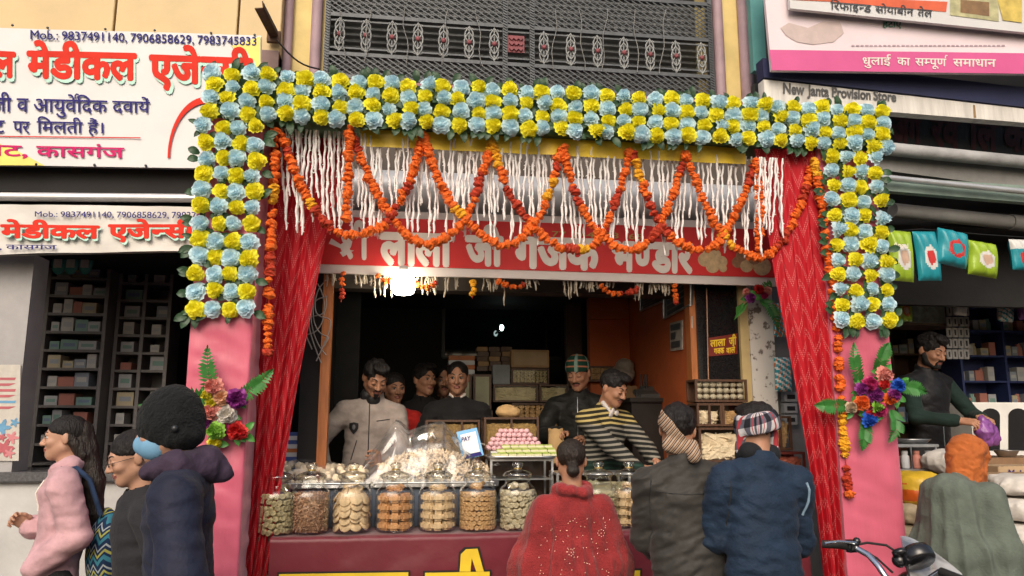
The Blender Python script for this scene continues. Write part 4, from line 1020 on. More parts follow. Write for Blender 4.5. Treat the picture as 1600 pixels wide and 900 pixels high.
# ------------------------------------------------------------------ sweet shop interior
ZFL = .28; XSL, XSR = P(500, 600, 4.95).x, P(1088, 600, 4.95).x; YBK = 7.6; ZCL = P(800, 395, 4.95).z
ORANGE = M('orange_wall_paint', (.46, .105, .030), .6, .16, 3, .15, 25); OWOOD = M('orange_wood', (.36, .12, .035), .45, .2, 8, .15, 40, aniso=(6, 6, .6))
GRAN = M('black_granite', (.012, .012, .013), .12, .4, 120)
sh_ = thing('shop_room', ((XSL + XSR) / 2, 5.0, .12), 'dark sweet shop room with an orange painted wall behind the counter', 'shop')
mb = MB(); mb.box2((XSL - .1, 4.95, .12), (XSR + 1.0, YBK, ZFL)); mb.build('floor_slab', CONC, sh_)
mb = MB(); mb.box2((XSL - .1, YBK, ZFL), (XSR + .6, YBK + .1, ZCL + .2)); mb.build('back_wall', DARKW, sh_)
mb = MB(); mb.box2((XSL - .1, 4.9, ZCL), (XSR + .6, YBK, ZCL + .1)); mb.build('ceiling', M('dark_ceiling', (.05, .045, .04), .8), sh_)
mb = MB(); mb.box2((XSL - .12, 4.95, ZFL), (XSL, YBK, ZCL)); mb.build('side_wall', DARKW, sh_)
YO = 6.7
xo = P(985, 560, YO).x
pa, pbk = Vector((XSR, 5.02, 0)), Vector((xo, YO, 0)); dv = (pbk - pa).normalized(); nv = Vector((dv.y, -dv.x, 0))
mb = MB(); mb.add([pa + Vector((0, 0, ZFL)), pbk + Vector((0, 0, ZFL)), pbk + Vector((0, 0, ZCL)), pa + Vector((0, 0, ZCL)), pa + nv * .1 + Vector((0, 0, ZFL)), pbk + nv * .1 + Vector((0, 0, ZFL)), pbk + nv * .1 + Vector((0, 0, ZCL)), pa + nv * .1 + Vector((0, 0, ZCL))], [(3, 2, 1, 0), (4, 5, 6, 7), (0, 1, 5, 4), (2, 3, 7, 6), (0, 4, 7, 3), (1, 2, 6, 5)])
xo2 = P(922, 560, YO).x
mb.box2((xo2, YO, ZFL), (xo - .003, YO + .1, ZCL)); mb.build('orange_wall', ORANGE, sh_)
mb = MB(); mb.box2((xo2, YO - .05, P(950, 500, YO).z), (xo - .02, YO - .003, P(950, 494, YO).z)); mb.build('wall_ledge', ORANGE, sh_)
mb = MB(); mb.box2((P(885, 500, YO + .3).x, YO + .3, ZFL), (xo2 - .003, YO + .4, ZCL)); mb.build('brown_panel', M('brown_panel', (.06, .03, .018), .5, .2), sh_)
for a, b, Yp, lab in ((499, 514, 4.9, 'orange brown wooden door post beside the seller in the grey jacket'), (1082, 1092, 4.96, 'orange wooden door post beside the black granite facing')):
    mb = MB(); mb.box2((P(a, 600, Yp).x, Yp, .96 if a < 600 else 1.42), (P(b, 600, Yp).x, Yp + .09, ZCL)); tag(mb.build('door_post', OWOOD), lab, 'post')
mb = MB(); mb.box2((P(516, 600, 5.95).x, 5.95, ZFL), (P(560, 600, 5.95).x, 6.01, ZCL)); tag(mb.build('folded_door', M('dark_door', (.009, .008, .008), .55, .3, 8, spec=.2)), 'dark folded door leaf standing beside the orange brown post', 'door')
# pictures on the orange wall
po_ = Plane(pa, pbk, pa + Vector((0, 0, 1)))
if po_.n.x > 0: po_.n = -po_.n
fr_m = M('frame_black', (.02, .018, .018), .35); pic = M('menu_print', (.045, .05, .055), .3, .5, 40); pap = M('calendar_paper', (.36, .33, .29), .6, .2, 12)
for (q, lab, mt_, nm) in ((((1004, 463), (1040, 440), (1040, 470), (1004, 486)), 'black menu board hung high on the orange wall, deeper one', pic, 'menu_board'), (((1041, 448), (1083, 420), (1083, 476), (1041, 498)), 'black menu board hung high on the orange wall, nearer the street', pic, 'menu_board'),
                          (((1049, 505), (1068, 500), (1068, 546), (1050, 549)), 'paper calendar hanging on the orange wall', pap, 'calendar'), (((1076, 496), (1083, 494), (1083, 542), (1076, 544)), 'narrow paper sheet on the orange wall beside the wooden post', pap, 'paper_sheet')):
    tl, tr, br, blq = [po_.at(x, y, .012) for x, y in q]
    e = thing(nm, (tl + tr + br + blq) / 4, lab, nm.replace('_', ' ')); mb = MB(); mb.slab(blq, br, tr, tl, .010); mb.build('sheet', mt_, e)
    if nm == 'menu_board':
        m2 = MB()
        for a, b in ((tl, tr), (tr, br), (br, blq), (blq, tl)): m2.tube([a + po_.n * .006, b + po_.n * .006], .009, 6)
        m2.build('frame', STEEL, e); m3 = MB()
        for i in range(5):
            w = (i + 1) / 6; l = tl + (blq - tl) * w; r_ = tr + (br - tr) * w; m3.add([l + (r_ - l) * .12 + po_.n * .004, l + (r_ - l) * random.uniform(.6, .9) + po_.n * .004, l + (r_ - l) * random.uniform(.6, .9) + (tl - blq) * .04 + po_.n * .004, l + (r_ - l) * .12 + (tl - blq) * .04 + po_.n * .004], [(0, 1, 2, 3)])
        m3.build('print_line', M('faint_print', (.30, .30, .28), .5), e)
    elif nm == 'calendar':
        m3 = MB(); l = lambda u, v: tl * (1 - u) * (1 - v) + tr * u * (1 - v) + blq * (1 - u) * v + br * u * v + po_.n * .004
        for (u0, v0, u1, v1) in ((.1, .08, .9, .3), (.1, .36, .5, .6), (.12, .68, .88, .9)): m3.add([l(u0, v1), l(u1, v1), l(u1, v0), l(u0, v0)], [(0, 1, 2, 3)])
        m3.build('print', pic, e)
# granite facing with sticker, whitewashed pillar
pg = YP(4.94)
mb = MB(); mb.box2((P(1093, 600, 4.94).x, 4.94, ZFL), (P(1161, 600, 4.94).x, 5.3, ZCL)); tag(mb.build('granite_facing', GRAN), 'polished black granite facing carrying the red and yellow sticker', 'wall panel')
STR = M('sticker_red', (.16, .022, .018), .35, .15, 20)
def sticker(q, plane, label, texts):
    e = thing('sticker', plane.at((q[0] + q[2]) / 2, (q[1] + q[4]) / 2), label, 'sticker'); mb = MB(); X0, YT0, X1, YT1, YB0, YB1 = q
    mb.slab(plane.at(X0, YB0, .004), plane.at(X1, YB1, .004), plane.at(X1, YT1, .004), plane.at(X0, YT0, .004), .003); mb.build('sheet', STR, e)
    for t, qq in texts: letter(e, 'lettering', t, qq, plane, YELTEXT, .03, .0065)
sticker((1107, 528, 1152, 521, 557, 553), pg, 'red and yellow sticker on the black granite facing', [('लाला', (1109, 532, 1133, 529, 542, 540)), ('जी', (1138, 528, 1150, 526, 539, 538)), ('गजक', (1115, 545, 1131, 543, 553, 552)), ('वाले', (1134, 544, 1148, 542, 552, 551))])
ps_ = YP(5.1)
mb = MB(); mb.box2((P(470, 600, 5.1).x, 5.1, ZFL), (P(498, 600, 5.1).x, 5.3, ZCL)); tag(mb.build('granite_facing', GRAN), 'black granite facing behind the red curtain on the medicine shop side', 'wall panel')
sticker((458, 569, 490, 566, 600, 598), ps_, 'red and yellow sticker half hidden by the red curtain', [('जी', (476, 572, 488, 571, 584, 583)), ('वाले', (474, 588, 488, 587, 596, 595))])
PEEL = M('peeling_whitewash', (.55, .52, .48), .85, .10, 3, .5, 14)
nt = PEEL.node_tree; cr = [n for n in nt.nodes if n.type == 'VALTORGB'][0]; cr.color_ramp.elements[0].position = .36; cr.color_ramp.elements[1].position = .42; cr.color_ramp.elements[0].color = (.16, .13, .11, 1); [n for n in nt.nodes if n.type == 'TEX_NOISE'][0].inputs['Scale'].default_value = 14
wp = thing('whitewashed_pillar', (P(1190, 600, 4.9).x, 4.95, .12), 'peeling whitewashed pillar beside the black granite facing', 'pillar')
mb = MB(); mb.box2((P(1176, 600, 4.9).x, 4.9, .12), (P(1214, 600, 4.9).x, 5.25, ZCL)); mb.build('pillar_body', PEEL, wp)
mb = MB(); mb.box2((P(1162, 600, 4.9).x, 4.91, .12), (P(1175.5, 600, 4.9).x, 5.2, ZCL)); mb.build('cream_edge', M('cream_edge', (.50, .38, .18), .7, .2, 5, .3, 20), wp)
mb = MB(); mb.tube([P(1104, 450, 4.9), P(1107, 595, 4.9)], .004, 6); tag(mb.build('hanging_wire', M('copper_wire', (.36, .20, .12), .5)), 'thin straight wire hanging in front of the black granite', 'wire')
# dark screen on the back wall
tv = thing('screen', P(780, 515, YBK - .03), 'large dark switched off screen on the back wall of the sweet shop', 'screen')
mb = MB(); a, b = P(690, 560, YBK - .05), P(880, 450, YBK - .05); mb.box2((a.x, YBK - .05, a.z), (b.x, YBK - .003, b.z), 0, .01); mb.build('casing', BLACKP, tv)
mb = MB(); mb.box2((a.x + .03, YBK - .056, a.z + .03), (b.x - .03, YBK - .052, b.z - .03)); mb.build('glass_panel', M('screen_glass', (.006, .008, .010), .05, .1, spec=.6), tv)
lp = thing('bulb_reflection', P(784, 512, 7.3), 'tiny glowing white spot standing in for a bulb reflection on the dark screen', 'lamp'); c = P(784, 512, 7.3)
mb = MB(); mb.ball(tuple(c), (.020, .012, .030), 12); mb.build('bulb', M('reflection_glow', (.75, 1, .95), .4, 0, emit=9), lp); mb = MB(); mb.tube([c + Vector((0, .01, 0)), c + Vector((0, .25, 0))], .012, 8); mb.build('arm', BLACKP, lp)  # glowing ball on an arm, imitating a bulb reflected in the screen
# cable tangle by the left post
mb = MB()
for k in range(5):
    c = P(492 + k * 3, 525, 4.88); mb.tube([c + Vector((.05 * math.sin(t * 6 + k), -.01 * k, .28 - .10 * t * 4 + .05 * math.cos(t * 7 + k * 2))) for t in np.linspace(0, 1, 22)], .004, 5)
tag(mb.build('cable_tangle', M('grey_cable', (.22, .20, .19), .5)), 'tangle of grey cables beside the orange brown door post', 'cables')
# ------------------------------------------------------------------ counter and its goods
GLASS = glassy('clear_glass', (.97, .985, .98), .75, .035); FILM = glassy('clear_film', (.98, .98, .98), .8, .06, .05, .12); PANE = glassy('case_glass', (.95, .97, .96), .6, .04)
MAR = M('maroon_cloth', (.135, .012, .022), .42, .14, 2.5, .4, 8, sheen=.3); DWOOD = M('dark_wood', (.075, .036, .020), .4, .3, 10, .15, 50, aniso=(8, 8, .8)); BRASS = M('brass', (.55, .38, .12), .3, .15, 10, metal=.9)
YC = 4.42; zc = P(616, 831, YC + .14).z; XC0, XC1 = P(424, 840, YC).x, P(1262, 840, YC).x
ct = thing('sweet_counter', ((XC0 + XC1) / 2, YC + .3, .12), 'sweet shop counter draped in maroon cloth with yellow lettering', 'counter')
mb = MB(); mb.box2((XC0, YC + .012, .12), (XC1, YC + .62, zc - .004)); mb.build('counter_body', DWOOD, ct)
mb = MB()
def cl(u, v):
    x = XC0 - .004 + (XC1 - XC0 + .008) * u; k = noise(np.array([[x * 2.2, v * 2.0, 0.]]), 4, 8)[0]; k2 = noise(np.array([[x * 5, 0., 1.]]), 5, 9)[0]
    if v < .12: return Vector((x, YC + .30 - .30 * v / .12 + .0, zc + .001 + .003 * k2 - .004 * max(0, v - .08) / .04))
    t = (v - .12) / .88; return Vector((x, YC - .004 - .016 * abs(k) * min(1, t * 3), zc - .004 - (zc - .16) * t + .004 * k2 * (1 - t)))
mb.grid(cl, 130, 60, uv=False); mb.build('maroon_cloth', MAR, ct)
pc_ = YP(YC - .022)
INKBL = M('ink_black_edge', (.012, .010, .010), .5, .1)
def bars(rects, mat, lift, grow=0):
    mb = MB()
    for pts in rects:
        c = (sum(p[0] for p in pts) / len(pts), sum(p[1] for p in pts) / len(pts))
        mb.add([pc_.at(p[0] + grow * (1 if p[0] > c[0] else -1), p[1] + grow * (1 if p[1] > c[1] else -1), lift) for p in pts], [tuple(range(len(pts) - 1, -1, -1))])
    return mb
rk = [[(436, 897), (638, 894), (638, 912), (436, 914)], [(664, 895), (765, 893), (765, 912), (664, 914)], [(930, 893), (1000, 891), (1000, 910), (930, 912)]]
cur = [[(718, 893), (720, 866), (728, 858), (746, 857), (756, 893), (744, 893), (737, 872), (735, 893)]]
for r_ in rk: bars([r_], INKBL, .0, 3).build('lettering_edge', INKBL, ct); bars([r_], YELTEXT, .002).build('lettering', YELTEXT, ct)
e1 = bars(cur, INKBL, .0015, 3); e1.build('lettering_edge', INKBL, ct); bars(cur, YELTEXT, .0035).build('lettering', YELTEXT, ct)
# lower letters of the same two words (below the picture)
for k, (a, b) in enumerate(((470, 40), (560, 40), (700, 40))):
    mb = MB(); mb.add([pc_.at(x, y, .002) for x, y in ((a, 912), (a + b, 912), (a + b, 990), (a, 990))], [(3, 2, 1, 0)]); mb.build('lettering', YELTEXT, ct)

# end display case of biscuits at the counter's left foot
ec = thing('biscuit_case', (P(413, 880, 4.5).x, 4.6, .12), 'glass case of square biscuits at the foot of the left red curtain', 'display case')
xa, xb = P(396, 860, 4.47).x, XC0 - .012
mb = MB(); mb.box2((xa, 4.5, zc - .03), (xb, 4.9, zc - .008)); mb.box2((xa, 4.5, .12), (xb, 4.9, .16)); mb.box2((xa, 4.88, .16), (xb, 4.9, zc - .03)); mb.build('case_frame', DWOOD, ec)
mb = MB(); mb.quad((xa, 4.5, .16), (xb, 4.5, .16), (xb, 4.5, zc - .03), (xa, 4.5, zc - .03)); mb.build('glass_pane', PANE, ec)
BISC = M('biscuit_tan', (.48, .29, .13), .75, .25, 25, .5, 90); BPALE = M('biscuit_pale', (.62, .45, .26), .75, .2, 25, .5, 90); BORG = M('biscuit_orange', (.54, .28, .12), .7, .25, 25, .5, 90); PIST = M('pistachio_roll', (.40, .33, .18), .75, .3, 40, .5, 120)
PEAN = M('peanut_brittle', (.40, .23, .135), .5, .45, 60, .7, 150, coat=.2); WSUG = M('white_sugar', (.76, .61, .42), .75, .18, 25, .4, 80)
_pm = {}
def inst(key, maker, name, mat, loc, rot, label, cat, group, scale=(1, 1, 1)):
    k = (key, mat.name)
    if k not in _pm: _pm[k] = maker().build(name, mat, origin=(0, 0, 0)); o = _pm[k]
    else: o = _pm[k].copy(); COL.objects.link(o)
    o.location = loc; o.rotation_euler = rot; o.scale = scale; return tag(o, label, cat, group)
def disc(): return MB().lathe([(0, -.004), (.033, -.0045), (.036, 0), (.033, .0045), (0, .004)], (0, 0, 0), 18)
def block(): return MB().box((0, 0, 0), (.064, .05, .046), bev=.012)
def sqb(): return MB().box((0, 0, 0), (.056, .02, .05), bev=.006)
def rolly(): return MB().lathe([(0, -.03), (.0075, -.03), (.0085, -.031), (.0115, -.030), (.0115, .030), (.0085, .031), (.0075, .03), (0, .03)], (0, 0, 0), 10, rot=Matrix.Rotation(math.pi / 2, 3, 'X'))
def ballm(): return MB().ball((0, 0, 0), 1, 12)
for k in range(8):
    for i in range(2):
        z = .18 + k * .085
        inst('sqb', sqb, 'biscuit', BISC, (xa + .05 + i * .062, 4.54 + random.uniform(0, .02), z + .02), (random.uniform(-.2, .2), random.uniform(-.2, .2), random.uniform(-.3, .3)), 'tan square biscuit inside the glass case at the foot of the left curtain', 'biscuit', 'biscuits in the end case', (1.0, 1, 1.6))
JG = 'glass sweet jars in a row on the maroon counter'
def roll_mass(spots, s, mat, lab):
    mb = MB(); pv = rolly()
    for x, y, z, a in spots:
        q = Matrix.Rotation(a, 3, 'Z') @ Matrix.Rotation(random.uniform(-.2, .2), 3, 'X'); mb.add([q @ Vector((v[0] * s, v[1], v[2] * s)) + Vector((x, y, z)) for v in pv.v], pv.f, 0, True)
    return tag(mb.build('sweet_rolls', mat), lab, 'sweets', None, 'stuff')
def jar(px, label, Y=YC + .14, s=1.0, base=None):
    x = P(px, 830, Y).x; e = thing('sweet_jar', (x, Y, zc + .004 if base is None else base), label, 'jar', JG); c = Vector(e.location)
    mb = MB(); mb.lathe([(0, .004), (.098 * s, .004), (.108 * s, .014), (.111 * s, .04), (.111 * s, .190), (.106 * s, .214), (.092 * s, .236), (.078 * s, .246), (.072 * s, .255), (.072 * s, .285), (.079 * s, .290), (.079 * s, .296)], c, 40, sq=.5); mb.build('jar_glass', GLASS, e)
    mb = MB(); mb.lathe([(.070 * s, .286), (.086 * s, .297), (.086 * s, .306), (.070 * s, .318), (.040 * s, .328), (.022 * s, .333), (.020 * s, .340), (.031 * s, .352), (.033 * s, .362), (.026 * s, .374), (0, .379)], c, 32); l = mb.build('lid', glassy('lid_glass', (.93, .93, .88), .9, .12), e)
    mb = MB(); mb.lathe([(.0225, .334), (.0235, .337), (.0225, .341)], c, 20); mb.build('brass_ring', BRASS, l)
    return c
jar_in = 'packed inside the'
def fill_discs(c, lab, grp, mat):
    for k in range(9):
        a0 = k * 2 * math.pi / 9 + .1
        for j in range(6):
            r = .078 + random.uniform(-.004, .012); z = .035 + j * .034 + random.uniform(-.008, .008); a = a0 + random.uniform(-.06, .06)
            if j == 5: r = random.uniform(.03, .05)
            inst('disc', disc, 'round_biscuit', mat, (c.x + r * math.cos(a), c.y + r * math.sin(a), c.z + z + .01), (0, math.pi / 2 - .45 + random.uniform(-.15, .15), a), lab, 'biscuit', grp)
    for k in range(4): inst('disc', disc, 'round_biscuit', mat, (c.x + .022 * math.cos(k * 1.6), c.y + .022 * math.sin(k * 1.6), c.z + .236 + .006 * k), (random.uniform(-.5, .5), random.uniform(-.5, .5), 0), lab, 'biscuit', grp)
def fill_blocks(c, lab, grp, mat):
    for j in range(4):
        for k in range(8):
            a = k * 2 * math.pi / 8 - math.pi / 2 + random.uniform(-.05, .05); r = .070
            inst('block', block, 'biscuit_block', mat, (c.x + r * math.cos(a), c.y + r * math.sin(a), c.z + .034 + j * .050 + random.uniform(-.002, .002)), (random.uniform(-.06, .06), random.uniform(-.06, .06), a + math.pi / 2), lab, 'biscuit', grp, (random.uniform(.9, 1), 1, random.uniform(.94, 1.05)))
    for k in range(4): inst('block', block, 'biscuit_block', mat, (c.x + .030 * math.cos(k * 1.57 + .5), c.y + .030 * math.sin(k * 1.57 + .5), c.z + .232 + random.uniform(0, .006)), (random.uniform(-.4, .4), random.uniform(-.4, .4), k), lab, 'biscuit', grp, (.8, .8, .7))
def fill_rolls(c, lab, grp, mat, n=24, rows=8, s=1.0, jit=.08, ztop=.21):
    for j in range(rows):
        for k in range(n):
            a = (k + .5 * (j % 2)) * 2 * math.pi / n
            if math.sin(a) > .35: continue
            r = .072; z = .020 + j * (ztop - .03) / (rows - 1)
            inst('roll', rolly, 'sweet_roll', mat, (c.x + r * math.cos(a), c.y + r * math.sin(a), c.z + z + random.uniform(-.003, .003)), (random.uniform(-jit, jit), random.uniform(-jit, jit), a + math.pi / 2 + random.uniform(-jit, jit)), lab, 'sweet', grp, (s, 1, s))
    for k in range(7): inst('roll', rolly, 'sweet_roll', mat, (c.x + random.uniform(-.035, .035), c.y + random.uniform(-.035, .035), c.z + ztop + .02 + random.uniform(0, .02)), (random.uniform(-.3, .3), random.uniform(-.3, .3), random.uniform(0, 3)), lab, 'sweet', grp, (s, 1, s))
j1 = jar(430, 'sweet jar of greenish rolls half hidden by the left red curtain'); fill_rolls(j1, 'greenish sweet roll in the jar half hidden by the left red curtain', 'greenish rolls in the curtain side jar', PIST, 18, 7, 1.35, .35)
j2 = jar(483, 'sweet jar of brown peanut brittle crumbs'); j3 = jar(549, 'sweet jar of overlapping flat round biscuits'); j4 = jar(616, 'sweet jar of stacked orange brown biscuit blocks'); j5 = jar(683, 'sweet jar of stacked pale cream biscuit blocks'); j6 = jar(746, 'sweet jar of thin tan biscuit rolls stacked end outward'); j7 = jar(809, 'sweet jar of thick pale pistachio rolls beside the woman in the red shawl')
fill_discs(j3, 'flat round biscuit inside its own sweet jar', 'round biscuits in a jar', BPALE); fill_blocks(j4, 'orange brown biscuit block stacked in a sweet jar', 'orange biscuit blocks', BORG); fill_blocks(j5, 'pale cream biscuit block stacked in a sweet jar', 'pale biscuit blocks', BPALE)
fill_rolls(j6, 'thin tan biscuit roll stacked in a sweet jar', 'tan biscuit rolls', BISC, 22, 8, 1.12); fill_rolls(j7, 'thick pale pistachio roll in the jar beside the woman in the red shawl', 'pale pistachio rolls', M('pale_roll', (.48, .41, .27), .75, .25, 40, .5, 120), 18, 7, 1.35, .35)
mb = MB()
for i in range(1500):
    a = random.uniform(0, 6.283); r = .096 - abs(random.gauss(0, .006)); z = random.uniform(.012, .205)
    if i > 1150: r = .095 * math.sqrt(random.random()); z = .206 + random.uniform(-.006, .008)
    q = Euler((random.uniform(0, 6), random.uniform(0, 6), 0)).to_matrix(); s = random.uniform(.0045, .0085)
    mb.add([q @ Vector(v) * s + j2 + Vector((r * math.cos(a), r * math.sin(a), z)) for v in ((1.2, 0, 0), (-.4, 1, 0), (-.4, -1, 0), (0, 0, .9), (0, 0, -.9))], [(0, 1, 3), (1, 2, 3), (2, 0, 3), (1, 0, 4), (2, 1, 4), (0, 2, 4)])
mb.lathe([(0, .01), (.085, .01), (.085, .2), (0, .2)], j2, 20)
tag(mb.build('brittle_crumbs', PEAN), 'brown peanut brittle crumbs filling a sweet jar', 'sweets', None, 'stuff')
j8 = jar(937, 'sweet jar standing between the red shawl and the dark jacket customer'); roll_mass([(j8.x + .072 * math.cos(a), j8.y + .072 * math.sin(a), j8.z + .02 + .028 * k, a + math.pi / 2) for k in range(7) for a in np.linspace(3.0 + .17 * (k % 2), 6.4 + .17 * (k % 2), 11)], 1.35, PIST, 'greenish rolls filling the jar between the two customers')
j9 = jar(985, 'sweet jar of biscuit blocks mostly hidden behind the dark jacket customer'); fill_blocks(j9, 'pale block in the jar hidden by the dark jacket customer', 'blocks in the hidden jar', BPALE)

# second tier with covered trays
YT_ = 4.80; z2 = P(600, 756, YT_).z
mb = MB(); x0, x1 = P(424, 760, YT_).x, P(774, 760, YT_).x; mb.box2((x0, YT_ + .02, zc - .003), (x1, YT_ + .46, z2 - .028)); tag(mb.build('display_step', M('blue_grey_laminate', (.10, .12, .16), .35, .2, 5, .1, 30)), 'blue grey display step behind the row of sweet jars', 'stand')
def tray(pa_, pb_, label):
    xa, xb = P(pa_, 756, YT_).x, P(pb_, 756, YT_).x; mb = MB(); z = z2 - .026
    mb.box2((xa, YT_, z), (xb, YT_ + .40, z + .006))
    for q in (((xa, YT_, z), (xb, YT_ + .006, z + .03)), ((xa, YT_ + .394, z), (xb, YT_ + .4, z + .03)), ((xa, YT_, z), (xa + .006, YT_ + .4, z + .03)), ((xb - .006, YT_, z), (xb, YT_ + .4, z + .03))): mb.box2(*q)
    mb.tube([(xa, YT_, z + .03), (xb, YT_, z + .03)], .006, 6); tag(mb.build('steel_tray', STEEL), label, 'tray'); return xa, xb, z + .006
xa, xb, zt_ = tray(428, 578, 'steel tray of round white sweets under cling film')
SNOW = M('white_sweet', (.84, .70, .50), .7, .15, 20, .3, 60)
for i in range(190):
    u, v = random.random(), random.random(); x = xa + .03 + (xb - xa - .06) * u; y = YT_ + .03 + .33 * v
    h = (.045 + .085 * math.sin(math.pi * min(1, v * 1.1)) * (1 - .35 * u)) * random.choice((.45, 1, 1)); r = random.uniform(.021, .027)
    inst('ball', ballm, 'white_sweet', SNOW, (x, y, zt_ + max(.016, h)), (random.uniform(0, 3),) * 3, 'round white sweet heaped on the film covered tray beside the left curtain', 'sweet', 'round white sweets', (r, r * .95, r * .85))
def film(name, prof, Y0, depth, zb, label, amp=.012, seed=0, nu=70, nv=30, pz=None, mat=None):
    """A crumpled clear sheet over a heap; prof = outline of its top in the photo."""
    pts = [P(x, y, Y0 + depth * .45) for x, y in prof]; X = [p.x for p in pts]; Z = [p.z for p in pts]
    def fn(u, v):
        x = X[0] + (X[-1] - X[0]) * u; zt = float(np.interp(x, X, Z)); q = math.sin(math.pi * v) ** .6
        k = abs(noise(np.array([[x * 2.2 + v, v * 2.6 - x * 1.5, seed]]), 5.5, seed)[0]) + .4 * abs(noise(np.array([[x * 5, v * 5, seed]]), 6, seed + 1)[0])
        z = zb + (zt - zb) * q + (amp * (k - .4)) * q
        return Vector((x + amp * .6 * (k - .5), Y0 + depth * v + amp * (k - .4), z))
    mb = MB(); mb.grid(fn, nu, nv, 0, True, False); return tag(mb.build(name, mat or FILM), label, 'plastic bag')
film('cling_film', [(428, 750), (440, 724), (470, 714), (500, 718), (530, 726), (560, 730), (580, 750)], YT_ - .01, .42, zt_, 'crumpled clear film over the tray of round white sweets', .014, 2)
xa, xb, zt_ = tray(584, 772, 'steel tray of broken white flakes under the big clear bag')
mb = MB()
for i in range(1300):
    u, v = random.random(), random.random(); x = xa + .02 + (xb - xa - .04) * u; y = YT_ + .02 + .36 * v
    h = .03 + .17 * math.sin(math.pi * v) ** .8 * (math.sin(math.pi * (.12 + .8 * u)) ** .7) + random.uniform(-.02, .012); q = Euler((random.uniform(0, 6), random.uniform(0, 6), random.uniform(0, 6))).to_matrix(); s = random.uniform(.009, .021)
    mb.add([q @ Vector(p) * s + Vector((x, y, zt_ + max(.01, h))) for p in ((1.2, .1, .2), (-.5, 1, -.2), (-.9, -.8, .1), (.1, .1, .45), (0, 0, -.4))], [(0, 1, 3), (1, 2, 3), (2, 0, 3), (1, 0, 4), (2, 1, 4), (0, 2, 4)])
tag(mb.build('sweet_flakes', WSUG), 'heap of broken white sweet flakes under the big clear bag', 'sweets', None, 'stuff')
film('clear_bag', [(556, 742), (574, 716), (592, 690), (608, 668), (618, 656), (628, 660), (640, 672), (655, 668), (676, 663), (692, 663), (706, 676), (728, 702), (752, 722), (774, 748)], YT_ + .0, .42, zt_, 'big clear plastic bag standing up over the heap of white flakes', .030, 5, 100, 36)
pst = Plane(P(713, 676, 5.02), P(745, 669, 5.02), P(722, 718, 4.96))
qs = thing('payment_stand', pst.at(735, 715), 'blue and white payment stand leaning behind the big clear bag', 'sign')
mb = MB(); mb.slab(pst.at(723, 718), pst.at(756, 711), pst.at(745, 668), pst.at(713, 675), .012); mb.build('blue_frame', M('acrylic_blue', (.06, .30, .58), .25, .1), qs)
mb = MB(); mb.slab(pst.at(725, 711, .005), pst.at(750, 706, .005), pst.at(743, 674, .005), pst.at(719, 680, .005), .003); mb.build('white_card', M('white_card', (.62, .64, .67), .4, .05), qs)
letter(qs, 'lettering', 'PAY', (721, 684, 735, 681, 691, 688), pst, INKNAVY, .02, .008, (0, .73))
mb = MB(); mb.slab(pst.at(726, 717, .004), pst.at(753, 711, .004), pst.at(751, 706, .004), pst.at(725, 712, .004), .003); mb.build('foot_strip', INKNAVY, qs)

# showcase with the tray of pink balls and green bars
ys = 4.92; zt_ = P(815, 714, ys).z; xa, xb = P(764, 714, ys).x, P(868, 714, ys).x
def glass_case(x0, x1, y0, y1, z0, z1, label, shelves=0, mat=DWOOD, th=.014, mull=0, name='glass_case', group=None):
    e = thing(name, ((x0 + x1) / 2, (y0 + y1) / 2, z0), label, 'display case', group); mb = MB()
    for x in (x0, x1 - th):
        for y in (y0, y1 - th): mb.box2((x, y, z0 + th), (x + th, y + th, z1 - th))
    mb.box2((x0, y0, z0), (x1, y1, z0 + th)); mb.box2((x0, y0, z1 - th), (x1, y1, z1))
    for k in range(mull): xx = x0 + (x1 - x0) * (k + 1) / (mull + 1); mb.box2((xx - th / 2, y0 + .001, z0 + th), (xx + th / 2, y0 + th, z1 - th))
    for k in range(shelves): zz = z0 + (z1 - z0) * (k + 1) / (shelves + 1); mb.box2((x0 + th, y0 + .006, zz - .004), (x1 - th, y1 - .004, zz + .004))
    mb.build('case_frame', mat, e)
    mb = MB(); mb.box2((x0 + th, y1 - .010, z0 + th), (x1 - th, y1 - .004, z1 - th)); mb.build('back_panel', DWOOD, e)
    mb = MB(); mb.quad((x0 + th, y0 + .004, z0 + th), (x1 - th, y0 + .004, z0 + th), (x1 - th, y0 + .004, z1 - th), (x0 + th, y0 + .004, z1 - th)); mb.build('glass_pane', PANE, e)
    return e
glass_case(xa + .01, xb - .01, ys + .02, ys + .30, zc, zt_ - .012, 'glass showcase carrying the tray of pink ball sweets and green bars', 2, STEEL)
mb = MB(); mb.lathe([(0, 0), (1, 0), (1.05, .016), (1.03, .018), (.98, .004), (0, .004)], ((xa + xb) / 2, ys + .15, zt_ - .011), 40, sq=6, sc=((xb - xa) / 2, .17)); tag(mb.build('serving_tray', STEEL), 'oblong steel tray under the pink ball sweets and green bars', 'tray')
PINKS = M('pink_sweet', (.72, .44, .47), .65, .12, 30, .25, 80)
z0 = zt_ - .005
for lay in range(5):
    n = 11 - 1 * lay - (lay > 2)
    for row in range(max(1, 3 - lay // 2)):
        for k in range(n):
            x = (xa + xb) / 2 - .022 + (k - (n - 1) / 2) * .034; y = ys + .27 - row * .036 - lay * .006 + random.uniform(-.004, .004)
            inst('ball', ballm, 'pink_sweet', PINKS, (x + random.uniform(-.003, .003), y, z0 + .055 + lay * .027), (0, 0, random.uniform(0, 3)), 'pale pink ball sweet in the pyramid on the oblong tray', 'sweet', 'pink ball sweets', (.019, .019, .017))
mb = MB(); mb.box2((xa + .03, ys + .16, z0), (xb - .06, ys + .30, z0 + .036)); tag(mb.build('riser', WHITEP), 'low white riser under the pyramid of pink ball sweets', 'stand')
GBAR = M('green_bar', (.36, .44, .10), .6, .2, 25, .3, 80); CBAR = M('cream_bar', (.66, .62, .42), .6, .1, 25, .3, 80)
